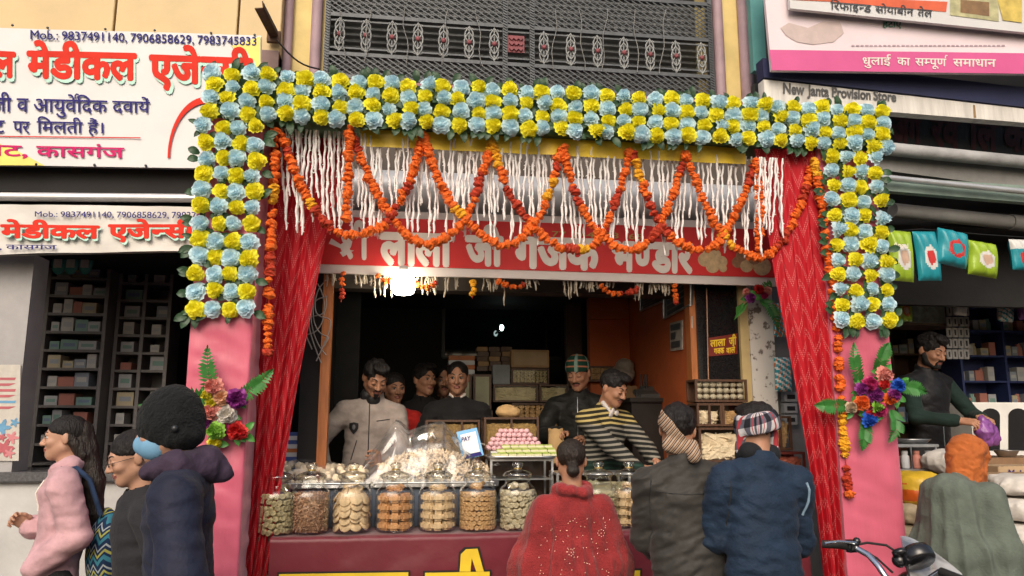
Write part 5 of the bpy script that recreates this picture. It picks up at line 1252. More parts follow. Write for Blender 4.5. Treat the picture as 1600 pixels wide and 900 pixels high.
def barm():
    mb = MB(); mb.box((0, 0, 0), (.052, .034, .012), 0, 0); mb.box((0, 0, .009), (.050, .033, .007), 0, 1); mb.box((.008, -.002, -.009), (.05, .034, .007), 0, 1); return mb
for lay in range(3):
    for k in range(8 - lay):
        key = 'bar'
        if key not in _pm: _pm[key] = barm().build('green_bar', [CBAR, GBAR], origin=(0, 0, 0)); o = _pm[key]
        else: o = _pm[key].copy(); COL.objects.link(o)
        o.location = (xa + .045 + k * .0545 + lay * .035, ys + .055 + lay * .012 + random.uniform(-.004, .004), z0 + .014 + lay * .0265); o.rotation_euler = (0, 0, random.uniform(-.06, .06)); tag(o, 'green and cream layered bar at the front of the oblong tray', 'sweet', 'green and cream bars')
# wooden cases behind the tray
def lumps(x0, x1, y, z0, z1, mat, n, s, label, seed=0, name='sweet_pieces'):
    r = random.Random(seed); mb = MB()
    for i in range(n):
        q = Euler((r.uniform(0, 6), r.uniform(0, 6), r.uniform(0, 6))).to_matrix(); k = s * r.uniform(.6, 1.2)
        mb.add([q @ Vector(p) * k + Vector((r.uniform(x0, x1), y + r.uniform(0, .02), r.uniform(z0, z1))) for p in ((1, 0, 0), (-.4, .9, 0), (-.4, -.9, 0), (0, 0, .8), (0, 0, -.8))], [(0, 1, 3), (1, 2, 3), (2, 0, 3), (1, 0, 4), (2, 1, 4), (0, 2, 4)])
    mb.box2((x0, y + .02, z0), (x1, y + .03, z1)); return tag(mb.build(name, mat), label, 'sweets', None, 'stuff')
GRAN2 = M('nut_grain', (.36, .22, .075), .75, .4, 60, .6, 150)
def case_px(a, b, c, d, Y, dep, label, **k):
    p, q = P(a, d, Y), P(c, b, Y); return (p.x, q.x, Y, Y + dep, p.z, q.z), glass_case(p.x, q.x, Y, Y + dep, p.z, q.z, label, **k)
bx, _ = case_px(756, 652, 842, 716, 5.28, .2, 'wooden case of nut grains under the brown paper bag', mull=1)
lumps(bx[0] + .02, bx[1] - .02, 5.30, bx[4] + .02, bx[5] - .045, GRAN2, 700, .010, 'nut grains filling the wooden case under the paper bag', 1)
bag = P(795, 652, 5.36); f = disp(U([el((0, 0, .035), (.088, .07, .045)), el((-.02, 0, .055), (.06, .05, .03))], .02), .006, 45, 4)
v, q = nets(f, (-.13, -.12, -.02), (.13, .12, .12), .006); tag(solid('paper_bag', [(v, q, 0)], M('brown_paper', (.45, .29, .13), .8, .15, 10, .4, 40), None, bag), 'crumpled brown paper bag lying on the wooden case of nut grains', 'paper bag')
bx, _ = case_px(664, 656, 750, 720, 5.34, .2, 'low wooden case with gold paned front below the boy in black', mull=2)
lumps(bx[0] + .02, bx[1] - .02, 5.36, bx[4] + .02, bx[5] - .03, M('gold_grain', (.33, .20, .07), .7, .4, 40, .6, 150), 600, .011, 'golden sweet pieces inside the low case below the boy in black', 2)
# box stack by the left post
BXB = M('box_blue', (.045, .085, .28), .5, .15, 15); BXW = M('box_white', (.56, .58, .62), .5, .08, 15); BXO = M('box_orange', (.42, .13, .035), .5, .2, 15)


zb = P(465, 724, 5.0).z - .06
labs = ['bottom', 'second', 'third', 'fourth', 'topmost']
for i in range(5):
    w, dd, h = .21 + .02 * (i % 2), .16, .048; xx = P(463 - (3 if i % 2 else 0) - (4 if i > 3 else 0), 700, 5.0).x; o = MB(); z = zb + i * .05
    o.box((xx, 5.08, z + .013), (w, dd, .026), 0, 1); o.box((xx, 5.08, z + .037), (w + .004, dd + .004, .022), 0, 0); o.tube([(xx + .02, 5.08 - dd / 2 - .004, z), (xx + .02, 5.08 - dd / 2 - .004, z + h)], .002, 4, 0)
    tag(o.build('sweet_box', [BXO if i == 2 else BXB, BXW]), '%s %s lidded sweet box in the pile beside the left red curtain' % (labs[i], 'orange' if i == 2 else 'blue'), 'box', 'lidded boxes by the left curtain')
mb = MB(); mb.box((P(463, 730, 5.0).x, 5.08, (zc + zb) / 2), (.24, .2, zb - zc - .002)); tag(mb.build('box_stand', DWOOD), 'dark stand under the pile of blue lidded boxes', 'stand')
v, q = nets(disp(el((0, 0, .03), (.05, .04, .04)), .008, 50, 3), (-.1, -.1, -.04), (.1, .1, .1), .006); tag(solid('plastic_bag', [(v, q, 0)], M('pink_plastic', (.55, .16, .30), .3, .2, 12), None, P(438, 775, 4.66)), 'pink plastic bag tucked behind the curtain side jar', 'plastic bag')

# ------------------------------------------------------------------ goods at the back of the shop
KRAFT = M('kraft_board', (.33, .21, .11), .75, .2, 10, .2, 40); PALEC = M('pale_sweet_slab', (.50, .43, .25), .6, .2, 14, .3, 40)
ZR = P(800, 690, 6.5).z
mb = MB(); mb.box2((P(640, 690, 6.5).x, 6.5, ZFL), (P(985, 690, 6.5).x, 6.9, ZR)); tag(mb.build('back_table', DWOOD), 'dark table at the back of the sweet shop under the stacked cases', 'table')
def cbox(a, b, c, d, Y, dep, mat, label, name='carton', face=None):
    p, q = P(a, d, Y), P(c, b, Y); mb = MB(); mb.box2((p.x, Y, p.z), (q.x, Y + dep, q.z), 0, .004)
    if face: mb.box2((p.x + .02, Y - .003, p.z + .02), (q.x - .02, Y + .002, q.z - .02), 1)
    return tag(mb.build(name, [mat, face or mat]), label, 'box')
def rollgrid(bx, nx, nz, mat, lab, grp, rr=None):
    x0, x1, y0, y1, z0, z1 = bx; st = (x1 - x0 - .03) / nx
    roll_mass([(x0 + .015 + st * (i + .5), y0 + .05, z0 + .016 + (z1 - z0 - .03) * (j + .5) / nz, 0) for j in range(nz) for i in range(nx)], st / .0235, mat, lab)
cbox(799, 547, 858, 574, 6.5, .25, KRAFT, 'brown carton with a beige front on top of the roll case at the back', face=M('beige_card', (.36, .27, .16), .7, .15))
bx, _ = case_px(799, 576, 858, 600, 6.5, .25, 'glass case of packed rolls under the brown carton'); rollgrid(bx, 9, 4, PIST, 'small sweet rolls packed in the glass case under the brown carton', 'rolls in the back case')
bx, _ = case_px(771, 601, 841, 628, 6.45, .25, 'glass case of pale flat sweets with a paper tag, behind the nut grain case'); lumps(bx[0] + .02, bx[1] - .02, 6.47, bx[4] + .015, bx[5] - .03, PALEC, 200, .02, 'pale flat sweets inside the tagged case behind the nut grains', 3)
bx, _ = case_px(843, 601, 888, 628, 6.45, .25, 'glass case of pale flat sweets beside the green capped seller'); lumps(bx[0] + .02, bx[1] - .02, 6.47, bx[4] + .015, bx[5] - .03, PALEC, 140, .02, 'pale flat sweets in the case beside the green capped seller', 4)
bx, _ = case_px(800, 630, 857, 655, 6.42, .25, 'glass case of round biscuits stacked on end above the nut case'); rollgrid(bx, 6, 3, BISC, 'tan biscuit rolls in the case above the nut grain case', 'rolls in the middle case')
bx, _ = case_px(858, 630, 884, 656, 6.42, .25, 'small case of brown biscuits left of the green capped seller'); rollgrid(bx, 4, 3, BISC, 'tan biscuit rolls in the small case left of the green capped seller', 'rolls in the small case')
bx, _ = case_px(921, 572, 958, 596, 6.6, .2, 'glass case of rolls at the foot of the orange back wall'); rollgrid(bx, 6, 4, BISC, 'tan biscuit rolls in the case at the foot of the orange wall', 'rolls by the orange wall')
bx, _ = case_px(858, 657, 884, 690, 6.42, .2, 'lower case of brown pieces beside the green capped seller'); lumps(bx[0] + .015, bx[1] - .015, 6.44, bx[4] + .015, bx[5] - .03, BISC, 90, .014, 'brown pieces in the lower case beside the green capped seller', 12)
for i, (a, c) in enumerate(((704, 737), (739, 768))):
    cbox(a, 585, c, 640, 6.45, .12, DWOOD, ('pale green fronted upright case right behind the boy in black', 'pale green fronted upright case between the boy and the tagged case')[i], 'upright_case', M('pale_green_front', (.33, .33, .20), .35, .15, 12))
cbox(770, 570, 797, 600, 6.5, .12, M('grey_box', (.22, .24, .26), .6), 'grey upright box left of the roll case at the back', 'upright_box')
cbox(640, 641, 770, 690, 6.5, .2, DWOOD, 'dark wooden chest behind the boys at the back of the shop', 'chest')
cbox(884, 655, 990, 690, 6.5, .2, DWOOD, 'dark wooden chest behind the striped jersey seller', 'chest')
r = random.Random(3)
for i in range(4):
    cbox(701, 556 + i * 7.2, 742, 562.6 + i * 7.2, 6.55, .16, BXO if i % 2 == 0 else BXW, '%s box of the orange and white pile behind the boy in black' % ('topmost', 'second', 'third', 'bottom')[i], 'flat_box')
n = 0
for j in range(5):
    for i in range(3):
        a = 745 + i * 19 + (j % 2) * 2; cbox(a, 542 + j * 7.6, a + 17, 549 + j * 7.6, 6.6, .14, (KRAFT, DWOOD, M('dull_brown', (.11, .07, .05), .6))[(i + j) % 3], 'dull brown flat box in the pile left of the roll case', 'flat_box')['group'] = 'dull brown flat boxes'
mb = MB(); mb.box2((P(690, 586, 6.5).x, 6.53, P(690, 585.2, 6.5).z - .02), (P(800, 586, 6.5).x, 6.85, P(690, 585.2, 6.5).z)); tag(mb.build('wall_shelf', DWOOD), 'dark wall shelf under the piles of flat boxes', 'shelf')
v, q = nets(disp(U([el((0, 0, .09), (.13, .1, .08)), el((.05, 0, .17), (.08, .07, .06))], .03), .016, 28, 3), (-.2, -.2, -.03), (.25, .2, .3), .009); tag(solid('plastic_bag', [(v, q, 0)], M('milky_plastic', (.30, .27, .24), .3, .25, 9, .6, 25), None, P(968, 602, 6.55)), 'milky plastic bag full of packets near the orange back wall', 'plastic bag')
cbox(958, 603, 1000, 640, 6.5, .2, KRAFT, 'brown carton under the milky plastic bag', 'carton'); cbox(960, 642, 1002, 700, 6.45, .2, KRAFT, 'large brown carton behind the striped jersey seller', 'carton')
# dark desk with bag of flakes, pen pot
p, q = P(990, 760, 5.75), P(1092, 622, 5.75)
mb = MB(); mb.box2((p.x, 5.75, ZFL), (q.x, 6.2, q.z - .035)); mb.box2((p.x - .02, 5.72, q.z - .034), (q.x + .02, 6.2, q.z), 0, .006); tag(mb.build('desk', M('desk_dark', (.018, .016, .015), .35, .3, 8)), 'dark desk against the orange wall', 'desk')
mb = MB(); mb.add([P(992, 622, 5.8), P(1048, 622, 5.8), P(1042, 606, 6.0), P(1000, 602, 6.0)], [(0, 1, 2, 3)]); c = P(1018, 615, 5.85); mb.box((c.x, 5.9, q.z + .03), (.22, .2, .045), 0, 0, Matrix.Rotation(.25, 3, 'X'), .01); tag(mb.build('desk_box', M('grey_flat', (.07, .068, .065), .5)), 'flat dark box with a slanted lid on the desk', 'box')
v, q2 = nets(disp(U([el((0, 0, .05), (.11, .09, .06)), el((.04, 0, .11), (.07, .06, .05))], .03), .016, 34, 6), (-.2, -.2, -.03), (.25, .2, .25), .008); o = solid('flake_bag', [(v, q2, 0)], M('flake_bag_skin', (.46, .36, .25), .45, .3, 22, .7, 40), None, P(1066, 619, 5.85)); tag(o, 'clear bag stuffed with pale flakes on the desk by the orange wall', 'plastic bag')
for k in range(3): mb = MB(); c = P(1002 + k * 4, 603, 5.95); mb.tube([c - Vector((0, 0, .05)), c + Vector((.004 * k, 0, .09))], .006, 6); tag(mb.build('pen', BLACKP), 'dark pen standing at the back of the desk box', 'pen', 'pens on the desk')
# round white sweets in their case and racks at the right
bx, e = case_px(1087, 593, 1167, 628, 4.78, .16, 'wooden case showing three rows of round white sweets under the granite sticker'); x0, x1, y0, y1, z0, z1 = bx
for j in range(3):
    for i in range(7):
        st = (x1 - x0 - .03) / 7; inst('wdisc', lambda: MB().lathe([(0, -.014), (.85, -.013), (1, -.006), (1, .006), (.85, .013), (0, .014)], (0, 0, 0), 20, rot=Matrix.Rotation(math.pi / 2, 3, 'X')), 'round_sweet', M('round_white_sweet', (.50, .42, .30), .7, .12, 20, .3, 60), (x0 + .015 + st * (i + .5), y0 + .035, z0 + .014 + (z1 - z0 - .028) * (j + .5) / 3), (random.uniform(-.1, .1), 0, random.uniform(-.15, .15)), 'round white sweet in the wooden case under the granite sticker', 'sweet', 'round white sweets in the wooden case', (st * .5, 1, (z1 - z0 - .03) / 6.1))
bx, _ = case_px(1090, 630, 1128, 666, 4.76, .16, 'small case of cream pieces just below the round white sweets', mull=1); lumps(bx[0] + .02, bx[1] - .02, 4.79, bx[4] + .02, bx[5] - .05, WSUG, 60, .016, 'cream pieces in the small case below the round white sweets', 5)
bx, _ = case_px(1130, 630, 1166, 666, 4.76, .16, 'small case of tan pieces below the round white sweets, on the pillar side'); lumps(bx[0] + .02, bx[1] - .02, 4.79, bx[4] + .02, bx[5] - .05, BISC, 60, .016, 'tan pieces in the small case on the pillar side', 6)
bx, _ = case_px(1094, 668, 1166, 722, 4.72, .18, 'lower case of cream lumps behind the two men at the counter'); lumps(bx[0] + .02, bx[1] - .02, 4.75, bx[4] + .02, bx[5] - .04, WSUG, 130, .024, 'cream lumps in the lower case behind the two men', 7)
bx, _ = case_px(1169, 650, 1236, 704, 4.70, .18, 'upright case of tan packets beside the right red curtain', mull=3); lumps(bx[0] + .02, bx[1] - .02, 4.73, bx[4] + .02, bx[5] - .03, BISC, 120, .016, 'tan packets in the upright case beside the right curtain', 8)
bx, _ = case_px(1206, 706, 1258, 766, 4.62, .16, 'dark red framed case of red sweets beside the right red curtain', mat=M('red_wood', (.11, .022, .016), .4, .2)); lumps(bx[0] + .02, bx[1] - .02, 4.65, bx[4] + .02, bx[5] - .03, M('red_sweet', (.34, .085, .05), .6, .3, 30), 110, .02, 'red sweets in the dark red framed case', 9)
bx, _ = case_px(1094, 724, 1204, 790, 4.60, .2, 'lowest case of tan sweets hidden behind the man in the blue jacket'); lumps(bx[0] + .02, bx[1] - .02, 4.63, bx[4] + .02, bx[5] - .04, BISC, 160, .02, 'tan sweets in the lowest case behind the blue jacket', 10)
mb = MB(); p, q = P(1090, 790, 4.6), P(1262, 790, 4.6); mb.box2((p.x, 4.62, zc + .003), (q.x, 5.0, p.z - .002)); tag(mb.build('display_step', DWOOD), 'dark display step under the right hand sweet cases', 'stand')
# low glass troughs between the jars and the striped seller
bx, _ = case_px(870, 738, 985, 790, 4.80, .25, 'low glass trough in front of the striped jersey seller', mat=STEEL); lumps(bx[0] + .02, bx[1] - .02, 4.84, bx[4] + .02, bx[5] - .06, PALEC, 160, .02, 'pale sweets in the trough before the striped seller', 11)
# packets on the whitewashed pillar
def pouch(px, py, w, h, Y, mats, label, group, cat='packet', rz=0, tilt=0, deco=0):
    """A filled foil pouch: pillow body with crimped ends and a printed front."""
    c = P(px, py, Y); t_ = Y / ray(px, py).y * 1.06; W, H = w * t_ / F_PX, h * t_ / F_PX; mb = MB(); n = 24; D = min(W, H) * .22
    Rm = Matrix.Rotation(rz, 3, 'Z') @ Matrix.Rotation(tilt, 3, 'Y')
    for s in (-1, 1):
        vs = []
        for j in range(n + 1):
            for i in range(n + 1):
                u, v = i / n * 2 - 1, j / n * 2 - 1; b = max(0, 1 - u ** 4) ** .5 * max(0, 1 - abs(v) ** 5) ** .6
                x = u * W / 2 * (1 - .05 * math.cos(v * 1.6)) ; y = s * (D * b * (1 + .15 * math.sin(9 * u + 4 * v)) + .001); vs.append(Rm @ Vector((x, y, v * H / 2)) + c)
        fs = [(j * (n + 1) + i, j * (n + 1) + i + 1, (j + 1) * (n + 1) + i + 1, (j + 1) * (n + 1) + i) for j in range(n) for i in range(n)]
        o = len(mb.v); mb.v += [tuple(v) for v in vs]
        for f in fs:
            i, j = f[0] % (n + 1), f[0] // (n + 1); u, v = (i + .5) / n * 2 - 1, (j + .5) / n * 2 - 1
            m = 0
            if s < 0:
                if deco == 1: m = 1 if (u / .62) ** 2 + ((v + .1) / .48) ** 2 < 1 else 0; m = 2 if (u / .36) ** 2 + ((v + .1) / .28) ** 2 < 1 else m
                elif deco == 2: m = 1 if v > .35 else (2 if (u - .1) ** 2 + (v + .3) ** 2 < .2 else 0)
                elif deco == 3: m = 1 if abs(v) < .4 and abs(u) < .7 else 0
                elif deco == 4: m = 1 if (v * 3 + u) % 1.0 < .35 else (2 if (u * 2 - v) % 1.3 < .25 else 0)
            mb.f.append(tuple(q + o for q in (f if s < 0 else f[::-1]))); mb.m.append(m); mb.sm.append(True)
    return tag(mb.build('packet', mats), label, cat, group)
TEAL = M('pack_teal', (.02, .26, .32), .3, .1, 10, .2, 20); WPK = M('pack_white', (.60, .60, .58), .3, .08, 10); RPK = M('pack_red', (.50, .03, .03), .3, .1, 10); GPK = M('pack_green', (.28, .42, .03), .3, .15, 10, .2, 20); OPK = M('pack_orange', (.56, .15, .03), .35, .15, 10); SKN = M('pack_skin', (.52, .36, .27), .4, .15, 10); PPK = M('pack_purple', (.16, .06, .22), .3, .1)
pouch(1217, 500, 18, 50, 4.84, [TEAL, OPK, WPK], 'teal and orange snack packet hanging upper beside the whitewashed pillar', 'packets by the whitewashed pillar', deco=4)
pouch(1223, 585, 26, 50, 4.84, [TEAL, WPK, OPK], 'teal and white snack packet hanging lower beside the whitewashed pillar', 'packets by the whitewashed pillar', deco=4)
for i in range(3): cbox(1226, 612 + i * 18, 1246, 628 + i * 18, 4.9, .05, M('silver_strip', (.30, .31, .32), .4, .1), ('upper', 'middle', 'lower')[i] + ' silver sachet strip hanging by the right red curtain', 'sachet_strip', BLACKP)
mb = MB(); p, q = P(1216, 700, 4.95), P(1262, 440, 4.95); mb.box2((p.x, 4.96, .12), (q.x + .1, 5.05, ZCL)); tag(mb.build('grey_panel', M('grey_wall_panel', (.16, .16, .16), .7, .2)), 'grey wall panel behind the snack packets and sachet strips', 'wall panel')
# ------------------------------------------------------------------ provision shop on the right
def Pz(px, py, z): d = ray(px, py); return EYE + d * ((z - EYE.z) / d.z)
def slanted(xa, ya, Ya, xb, yb, tall=.5):
    a = P(xa, ya, Ya); b = Pz(xb, yb, a.z); return Plane(a, b, a + Vector((0, 0, 1)))
def board(mb, pl, q, t=.02, mi=0, lift=0.): mb.slab(pl.at(*q[3], lift), pl.at(*q[2], lift), pl.at(*q[1], lift), pl.at(*q[0], lift), t, mi)
GREYB = M('weathered_white', (.64, .62, .58), .7, .26, 2.2, .3, 20, aniso=(5, 5, .5)); STAIN = M('stain_rust', (.30, .20, .10), .8, .3)
plc = slanted(1195, 158, 4.90, 1600, 190)
nb = thing('sign_board', plc.at(1400, 170), 'weathered off white board lettered with a provision store name above the right shop', 'sign')
mb = MB(); board(mb, plc, ((1193, 124), (1780, 190), (1780, 206), (1195, 159)), .08); mb.build('panel', GREYB, nb)
mb = MB(); board(mb, plc, ((1190, 92), (1780, 158), (1780, 189), (1192, 122)), .10, 0, .015); mb.build('navy_strip', M('navy_strip', (.022, .026, .075), .5, .15), nb)
letter(nb, 'lettering', 'New Janta Provision Store', (1223, 129, 1400, 144, 146, 159), plc, M('ink_faded_black', (.10, .10, .10), .6, .35, 30), .045, .004, (0, .73))
mb = MB(); mb.add([plc.at(x, y, .003) for x, y in ((1520, 164), (1523, 164.5), (1525, 184), (1521, 184))], [(3, 2, 1, 0)]); mb.build('rust_stain', STAIN, nb)
plb = YP(4.80)
PINKB = M('pale_pink_print', (.74, .63, .67), .5, .08, 1.6); MAGB = M('magenta_print', (.60, .10, .27), .4, .08, 3)
pk = thing('sign_board', plb.at(1400, 112), 'pink detergent advertising board with a white Hindi line on its magenta band', 'sign')
mb = MB(); board(mb, plb, ((1190, -60), (1790, -60), (1790, 118), (1206, 110)), .03); mb.build('panel', PINKB, pk)
mb = MB(); mb.add([plb.at(x, y, .003) for x, y in ((1201.5, 78), (1790, 86), (1790, 118), (1206, 110))], [(3, 2, 1, 0)]); mb.build('magenta_band', MAGB, pk)
letter(pk, 'lettering', 'धुलाई', (1347, 90, 1391, 90, 102, 102), plb, INKWHITE, .015, .006); letter(pk, 'lettering', 'का', (1401, 90, 1421, 91, 102, 103), plb, INKWHITE, .015, .006)
letter(pk, 'lettering', 'स{म}पूण^', (1429, 91, 1480, 92, 103, 104), plb, INKWHITE, .015, .006); letter(pk, 'lettering', 'समाधान', (1488, 92, 1555, 93, 104, 105), plb, INKWHITE, .015, .006)
letter(pk, 'lettering', 'हटाए', (1378, 34, 1408, 34, 43, 43), plb, M('ink_green', (.03, .16, .10), .5), .02, .006)
HAND = M('print_skin', (.52, .42, .40), .5, .1, 12)
mb = MB(); pts = [(1219, 44), (1232, 36), (1262, 44), (1285, 34), (1312, 34), (1318, 52), (1302, 66), (1270, 70), (1245, 66), (1228, 56)]; mb.add([plb.at(x, y, .004) for x, y in pts], [tuple(range(9, -1, -1))]); mb.build('printed_hand', HAND, pk)
mb = MB()
for i in range(34): x = 1330 + i * 7.1; mb.add([plb.at(a, b, .004) for a, b in ((x, 70.5), (x + random.uniform(3, 6), 70.6), (x + 5, 73), (x, 73))], [(3, 2, 1, 0)])
mb.build('small_print', M('small_print', (.40, .30, .34), .5), pk)
pla = YP(4.73)
wb = thing('sign_board', pla.at(1450, 30), 'white soya oil advertising board with an orange strip, topmost on the right', 'sign')
mb = MB(); board(mb, pla, ((1230, -90), (1790, -90), (1790, 70), (1235, 13)), .03); mb.build('panel', FLEXW, wb)
mb = MB(); mb.add([pla.at(x, y, .003) for x, y in ((1238, -8), (1480, 3), (1478, 19), (1300, 3), (1238, 0))], [(4, 3, 2, 1, 0)]); mb.build('orange_strip', M('orange_red_print', (.62, .12, .05), .4), wb)
BLK = M('ink_charcoal', (.05, .05, .055), .5)
letter(wb, 'lettering', 'िरफाइ{न}ड', (1297, 3, 1361, 8, 15, 20), pla, BLK, .012, .006); letter(wb, 'lettering', 'सोयाबीन', (1367, 9, 1427, 14, 20, 25), pla, BLK, .012, .006); letter(wb, 'lettering', 'तेल', (1433, 14, 1456, 16, 25, 28), pla, BLK, .012, .006)
mb = MB(); mb.add([pla.at(x, y, .004) for x, y in ((1484, -10), (1560, -4), (1560, 34), (1484, 24))], [(3, 2, 1, 0)]); mb.add([pla.at(x, y, .005) for x, y in ((1500, 0), (1545, 4), (1545, 26), (1500, 20))], [(3, 2, 1, 0)], 1); mb.add([pla.at(x, y, .006) for x, y in ((1556, -8), (1596, -8), (1596, 36), (1566, 32))], [(3, 2, 1, 0)], 2)
mb.build('product_print', [M('print_olive', (.42, .40, .22), .5, .3, 12), M('print_brown', (.22, .13, .06), .5, .3, 12), M('print_gold', (.55, .42, .10), .5, .25, 12)], wb)
mb = MB(); a, b = P(1178, 110, 5.1), P(1190, -30, 5.1); mb.box2((a.x, 5.1, a.z), (b.x, 5.16, b.z + .6)); tag(mb.build('teal_board', M('teal_board', (.10, .30, .30), .5, .12, 5)), 'narrow teal board edge beside the mauve pilaster', 'sign')
# fascia, pipes and awning
pld = slanted(1370, 240, 5.25, 1600, 262)
mb = MB(); board(mb, pld, ((1180, 130), (1800, 190), (1800, 283), (1180, 224)), .06); fas = tag(mb.build('fascia_board', M('fascia_dark', (.022, .026, .028), .7, .3, 4, .2, 15)), 'dark fascia with shadow darkened red letters under the provision store board', 'fascia')
DRED = M('shadowed_red_letter', (.055, .014, .016), .7, .3)  # red darkened so the letters carry the fascia's shadow in their colour
e = thing('shadowed_lettering', pld.at(1480, 230), 'big red letters on the shaded fascia, their colour darkened for its shadow', 'lettering')
for t, q in (('अग', (1392, 176, 1440, 182, 224, 228)), ('रव', (1452, 180, 1500, 186, 226, 231)), ('ाल', (1512, 184, 1560, 190, 230, 235)), ('का', (1566, 188, 1620, 194, 233, 238))): letter(e, 'letter_shapes', t, q, pld, DRED, .05, .006)
PIPEM = M('old_pipe', (.34, .34, .34), .6, .3, 4, .4, 25); LEDGE = M('old_ledge', (.21, .205, .195), .8, .25, 3, .3, 25)
mb = MB(); board(mb, pld, ((1180, 224), (1800, 285), (1800, 330), (1180, 250)), .10, 0, .12); tag(mb.build('ledge', LEDGE), 'grey painted concrete ledge over the provision shop opening', 'ledge')
def ppt(px, py, lift): return pld.at(px, py, lift)
mb = MB(); mb.tube([ppt(1330, 243, .19), ppt(1800, 287, .19)], .05, 14); tag(mb.build('pipe', PIPEM), 'thick pale flaking pipe along the grey ledge of the provision shop', 'pipe')
mb = MB(); board(mb, pld, ((1180, 285), (1800, 322), (1800, 352), (1180, 303)), .06, 0, .30); tag(mb.build('awning_edge', M('awning_green', (.22, .29, .25), .6, .3, 3, .2, 10)), 'green and rust streaked awning edge above the hanging packets', 'awning')
mb = MB(); mb.tube([ppt(1300, 297, .36), ppt(1800, 345, .36)], .022, 12); tag(mb.build('awning_rod', RODM), 'white awning rod along the green awning edge of the provision shop', 'rod')
mb = MB(); mb.tube([ppt(1380, 334, .10), ppt(1560, 352, .10)], .055, 12); mb.tube([ppt(1561, 352, .10), ppt(1800, 376, .10)], .062, 12); tag(mb.build('roller_tube', LEDGE), 'dull grey roller tube behind the white awning rod', 'roller')
pls = [pld.at(1186, 430, -.05), pld.at(1800, 430, -.05)]
mb = MB(); ZC2 = P(1400, 345, 5.2).z
RX0, RX1 = XR1 - .12, pls[1].x + .5
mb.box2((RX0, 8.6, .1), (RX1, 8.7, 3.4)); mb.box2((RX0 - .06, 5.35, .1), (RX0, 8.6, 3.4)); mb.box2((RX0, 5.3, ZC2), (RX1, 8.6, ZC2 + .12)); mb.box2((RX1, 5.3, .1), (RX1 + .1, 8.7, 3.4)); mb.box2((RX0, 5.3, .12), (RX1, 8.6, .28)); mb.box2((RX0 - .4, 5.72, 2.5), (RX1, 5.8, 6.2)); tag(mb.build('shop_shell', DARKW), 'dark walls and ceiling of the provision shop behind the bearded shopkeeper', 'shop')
# packets on the hanging line
HG = 'packets hanging under the provision shop awning'
YH = 5.05
pouch(1407, 400, 40, 76, YH, [GPK, WPK, SKN], 'tall green packet with a white patch, first on the hanging line by the paper flowers', HG, 'packet', .1, .03, 1)
pouch(1448, 400, 40, 74, YH + .03, [TEAL, WPK, RPK], 'upright teal packet with a red ring, second on the hanging line', HG, 'packet', .1, -.05, 1)
pouch(1487, 388, 52, 54, YH + .02, [TEAL, RPK, TEAL], 'tilted teal packet with a red ring, in the middle of the hanging line', HG, 'packet', .1, .15, 1)
pouch(1534, 405, 50, 52, YH + .05, [GPK, WPK, SKN], 'squarish green packet with a white patch, fourth on the hanging line', HG, 'packet', .1, .1, 1)
pouch(1592, 398, 30, 46, YH + .1, [TEAL, WPK, RPK], 'small teal packet at the far end of the hanging line', HG, 'packet', .1, -.03, 2)
e = thing('printed_name', P(1407, 382, YH - .06), 'white brand lettering strip on the tall green packet', 'lettering'); letter(e, 'lettering', 'Angel', (1396, 377, 1419, 380, 388, 390), YP(YH - .075), INKWHITE, .02, .0, (-.2, .73))
mb = MB(); mb.tube([P(1385, 362, YH + .02), P(1440, 358, YH + .03), P(1530, 366, YH + .08), P(1620, 372, YH + .14)], .004, 5); tag(mb.build('hanging_line', BLACKP), 'thin dark line the packets hang from', 'line')
for i, (px_, py_, m_) in enumerate(((1398, 452, 0), (1424, 446, 3), (1452, 450, 1), (1482, 444, 2), (1508, 452, 4), (1532, 446, 0), (1558, 451, 3), (1584, 446, 1), (1412, 484, 2), (1600, 478, 4), (1500, 470, 5), (1570, 482, 5))):
    pouch(px_, py_, random.uniform(20, 28), random.uniform(30, 44), 6.0 + .05 * (i % 3), [(RPK, TEAL, GPK, OPK, PPK, WPK)[m_], (WPK, SKN, OPK, TEAL, GPK, TEAL)[m_], SKN], 'dim packet hanging in the inner row under the provision shop ceiling', 'inner row of hanging packets', 'packet', .1, random.uniform(-.12, .12), i % 4 + 1)
# shelves, boxes, cabinet
BLUES = M('shelf_blue', (.030, .045, .14), .5, .2, 8)
x0, x1 = P(1502, 560, 6.9).x, P(1640, 560, 6.9).x
zs = shelving(x0, x1, 6.9, .3, 1.2, P(1550, 440, 6.9).z, 7, BLUES, 'blue edged shelves of jars and packets behind the bearded shopkeeper', 2)
for j, z in enumerate(zs[1:-1]):
    x = x0 + .04; i = 0
    while x < x1 - .07:
        w = random.uniform(.05, .085); i += 1
        if abs(x + w / 2 - (x0 + x1) / 2) > .06:
            if (j + i) % 3 == 0:
                mb = MB(); mb.lathe([(0, 0), (w * .42, 0), (w * .45, .01), (w * .45, .085), (w * .30, .10), (w * .32, .103), (w * .32, .125), (0, .127)], (x + w / 2, 7.0, z + .0095), 14); tag(mb.build('jar', BM[random.choice((3, 4, 5, 1))]), 'small jar standing on the blue edged shelves', 'jar', 'small jars on the blue shelves')
            else: carton(x + w / 2, 7.0, z + .0095, w, .1, random.uniform(.07, .14), random.choice((0, 3, 4, 5, 1, 2)), 'small packet box standing on the blue edged shelves', 'packet boxes on the blue shelves', 0, 'packet_box')
        x += w + .012
x0b, x1b = P(1395, 560, 7.4).x, P(1500, 560, 7.4).x
zs = shelving(x0b, x1b, 7.4, .3, 1.2, P(1450, 400, 7.4).z, 6, DWOOD, 'dark shelves of dim packets deep behind the shopkeeper', 2)
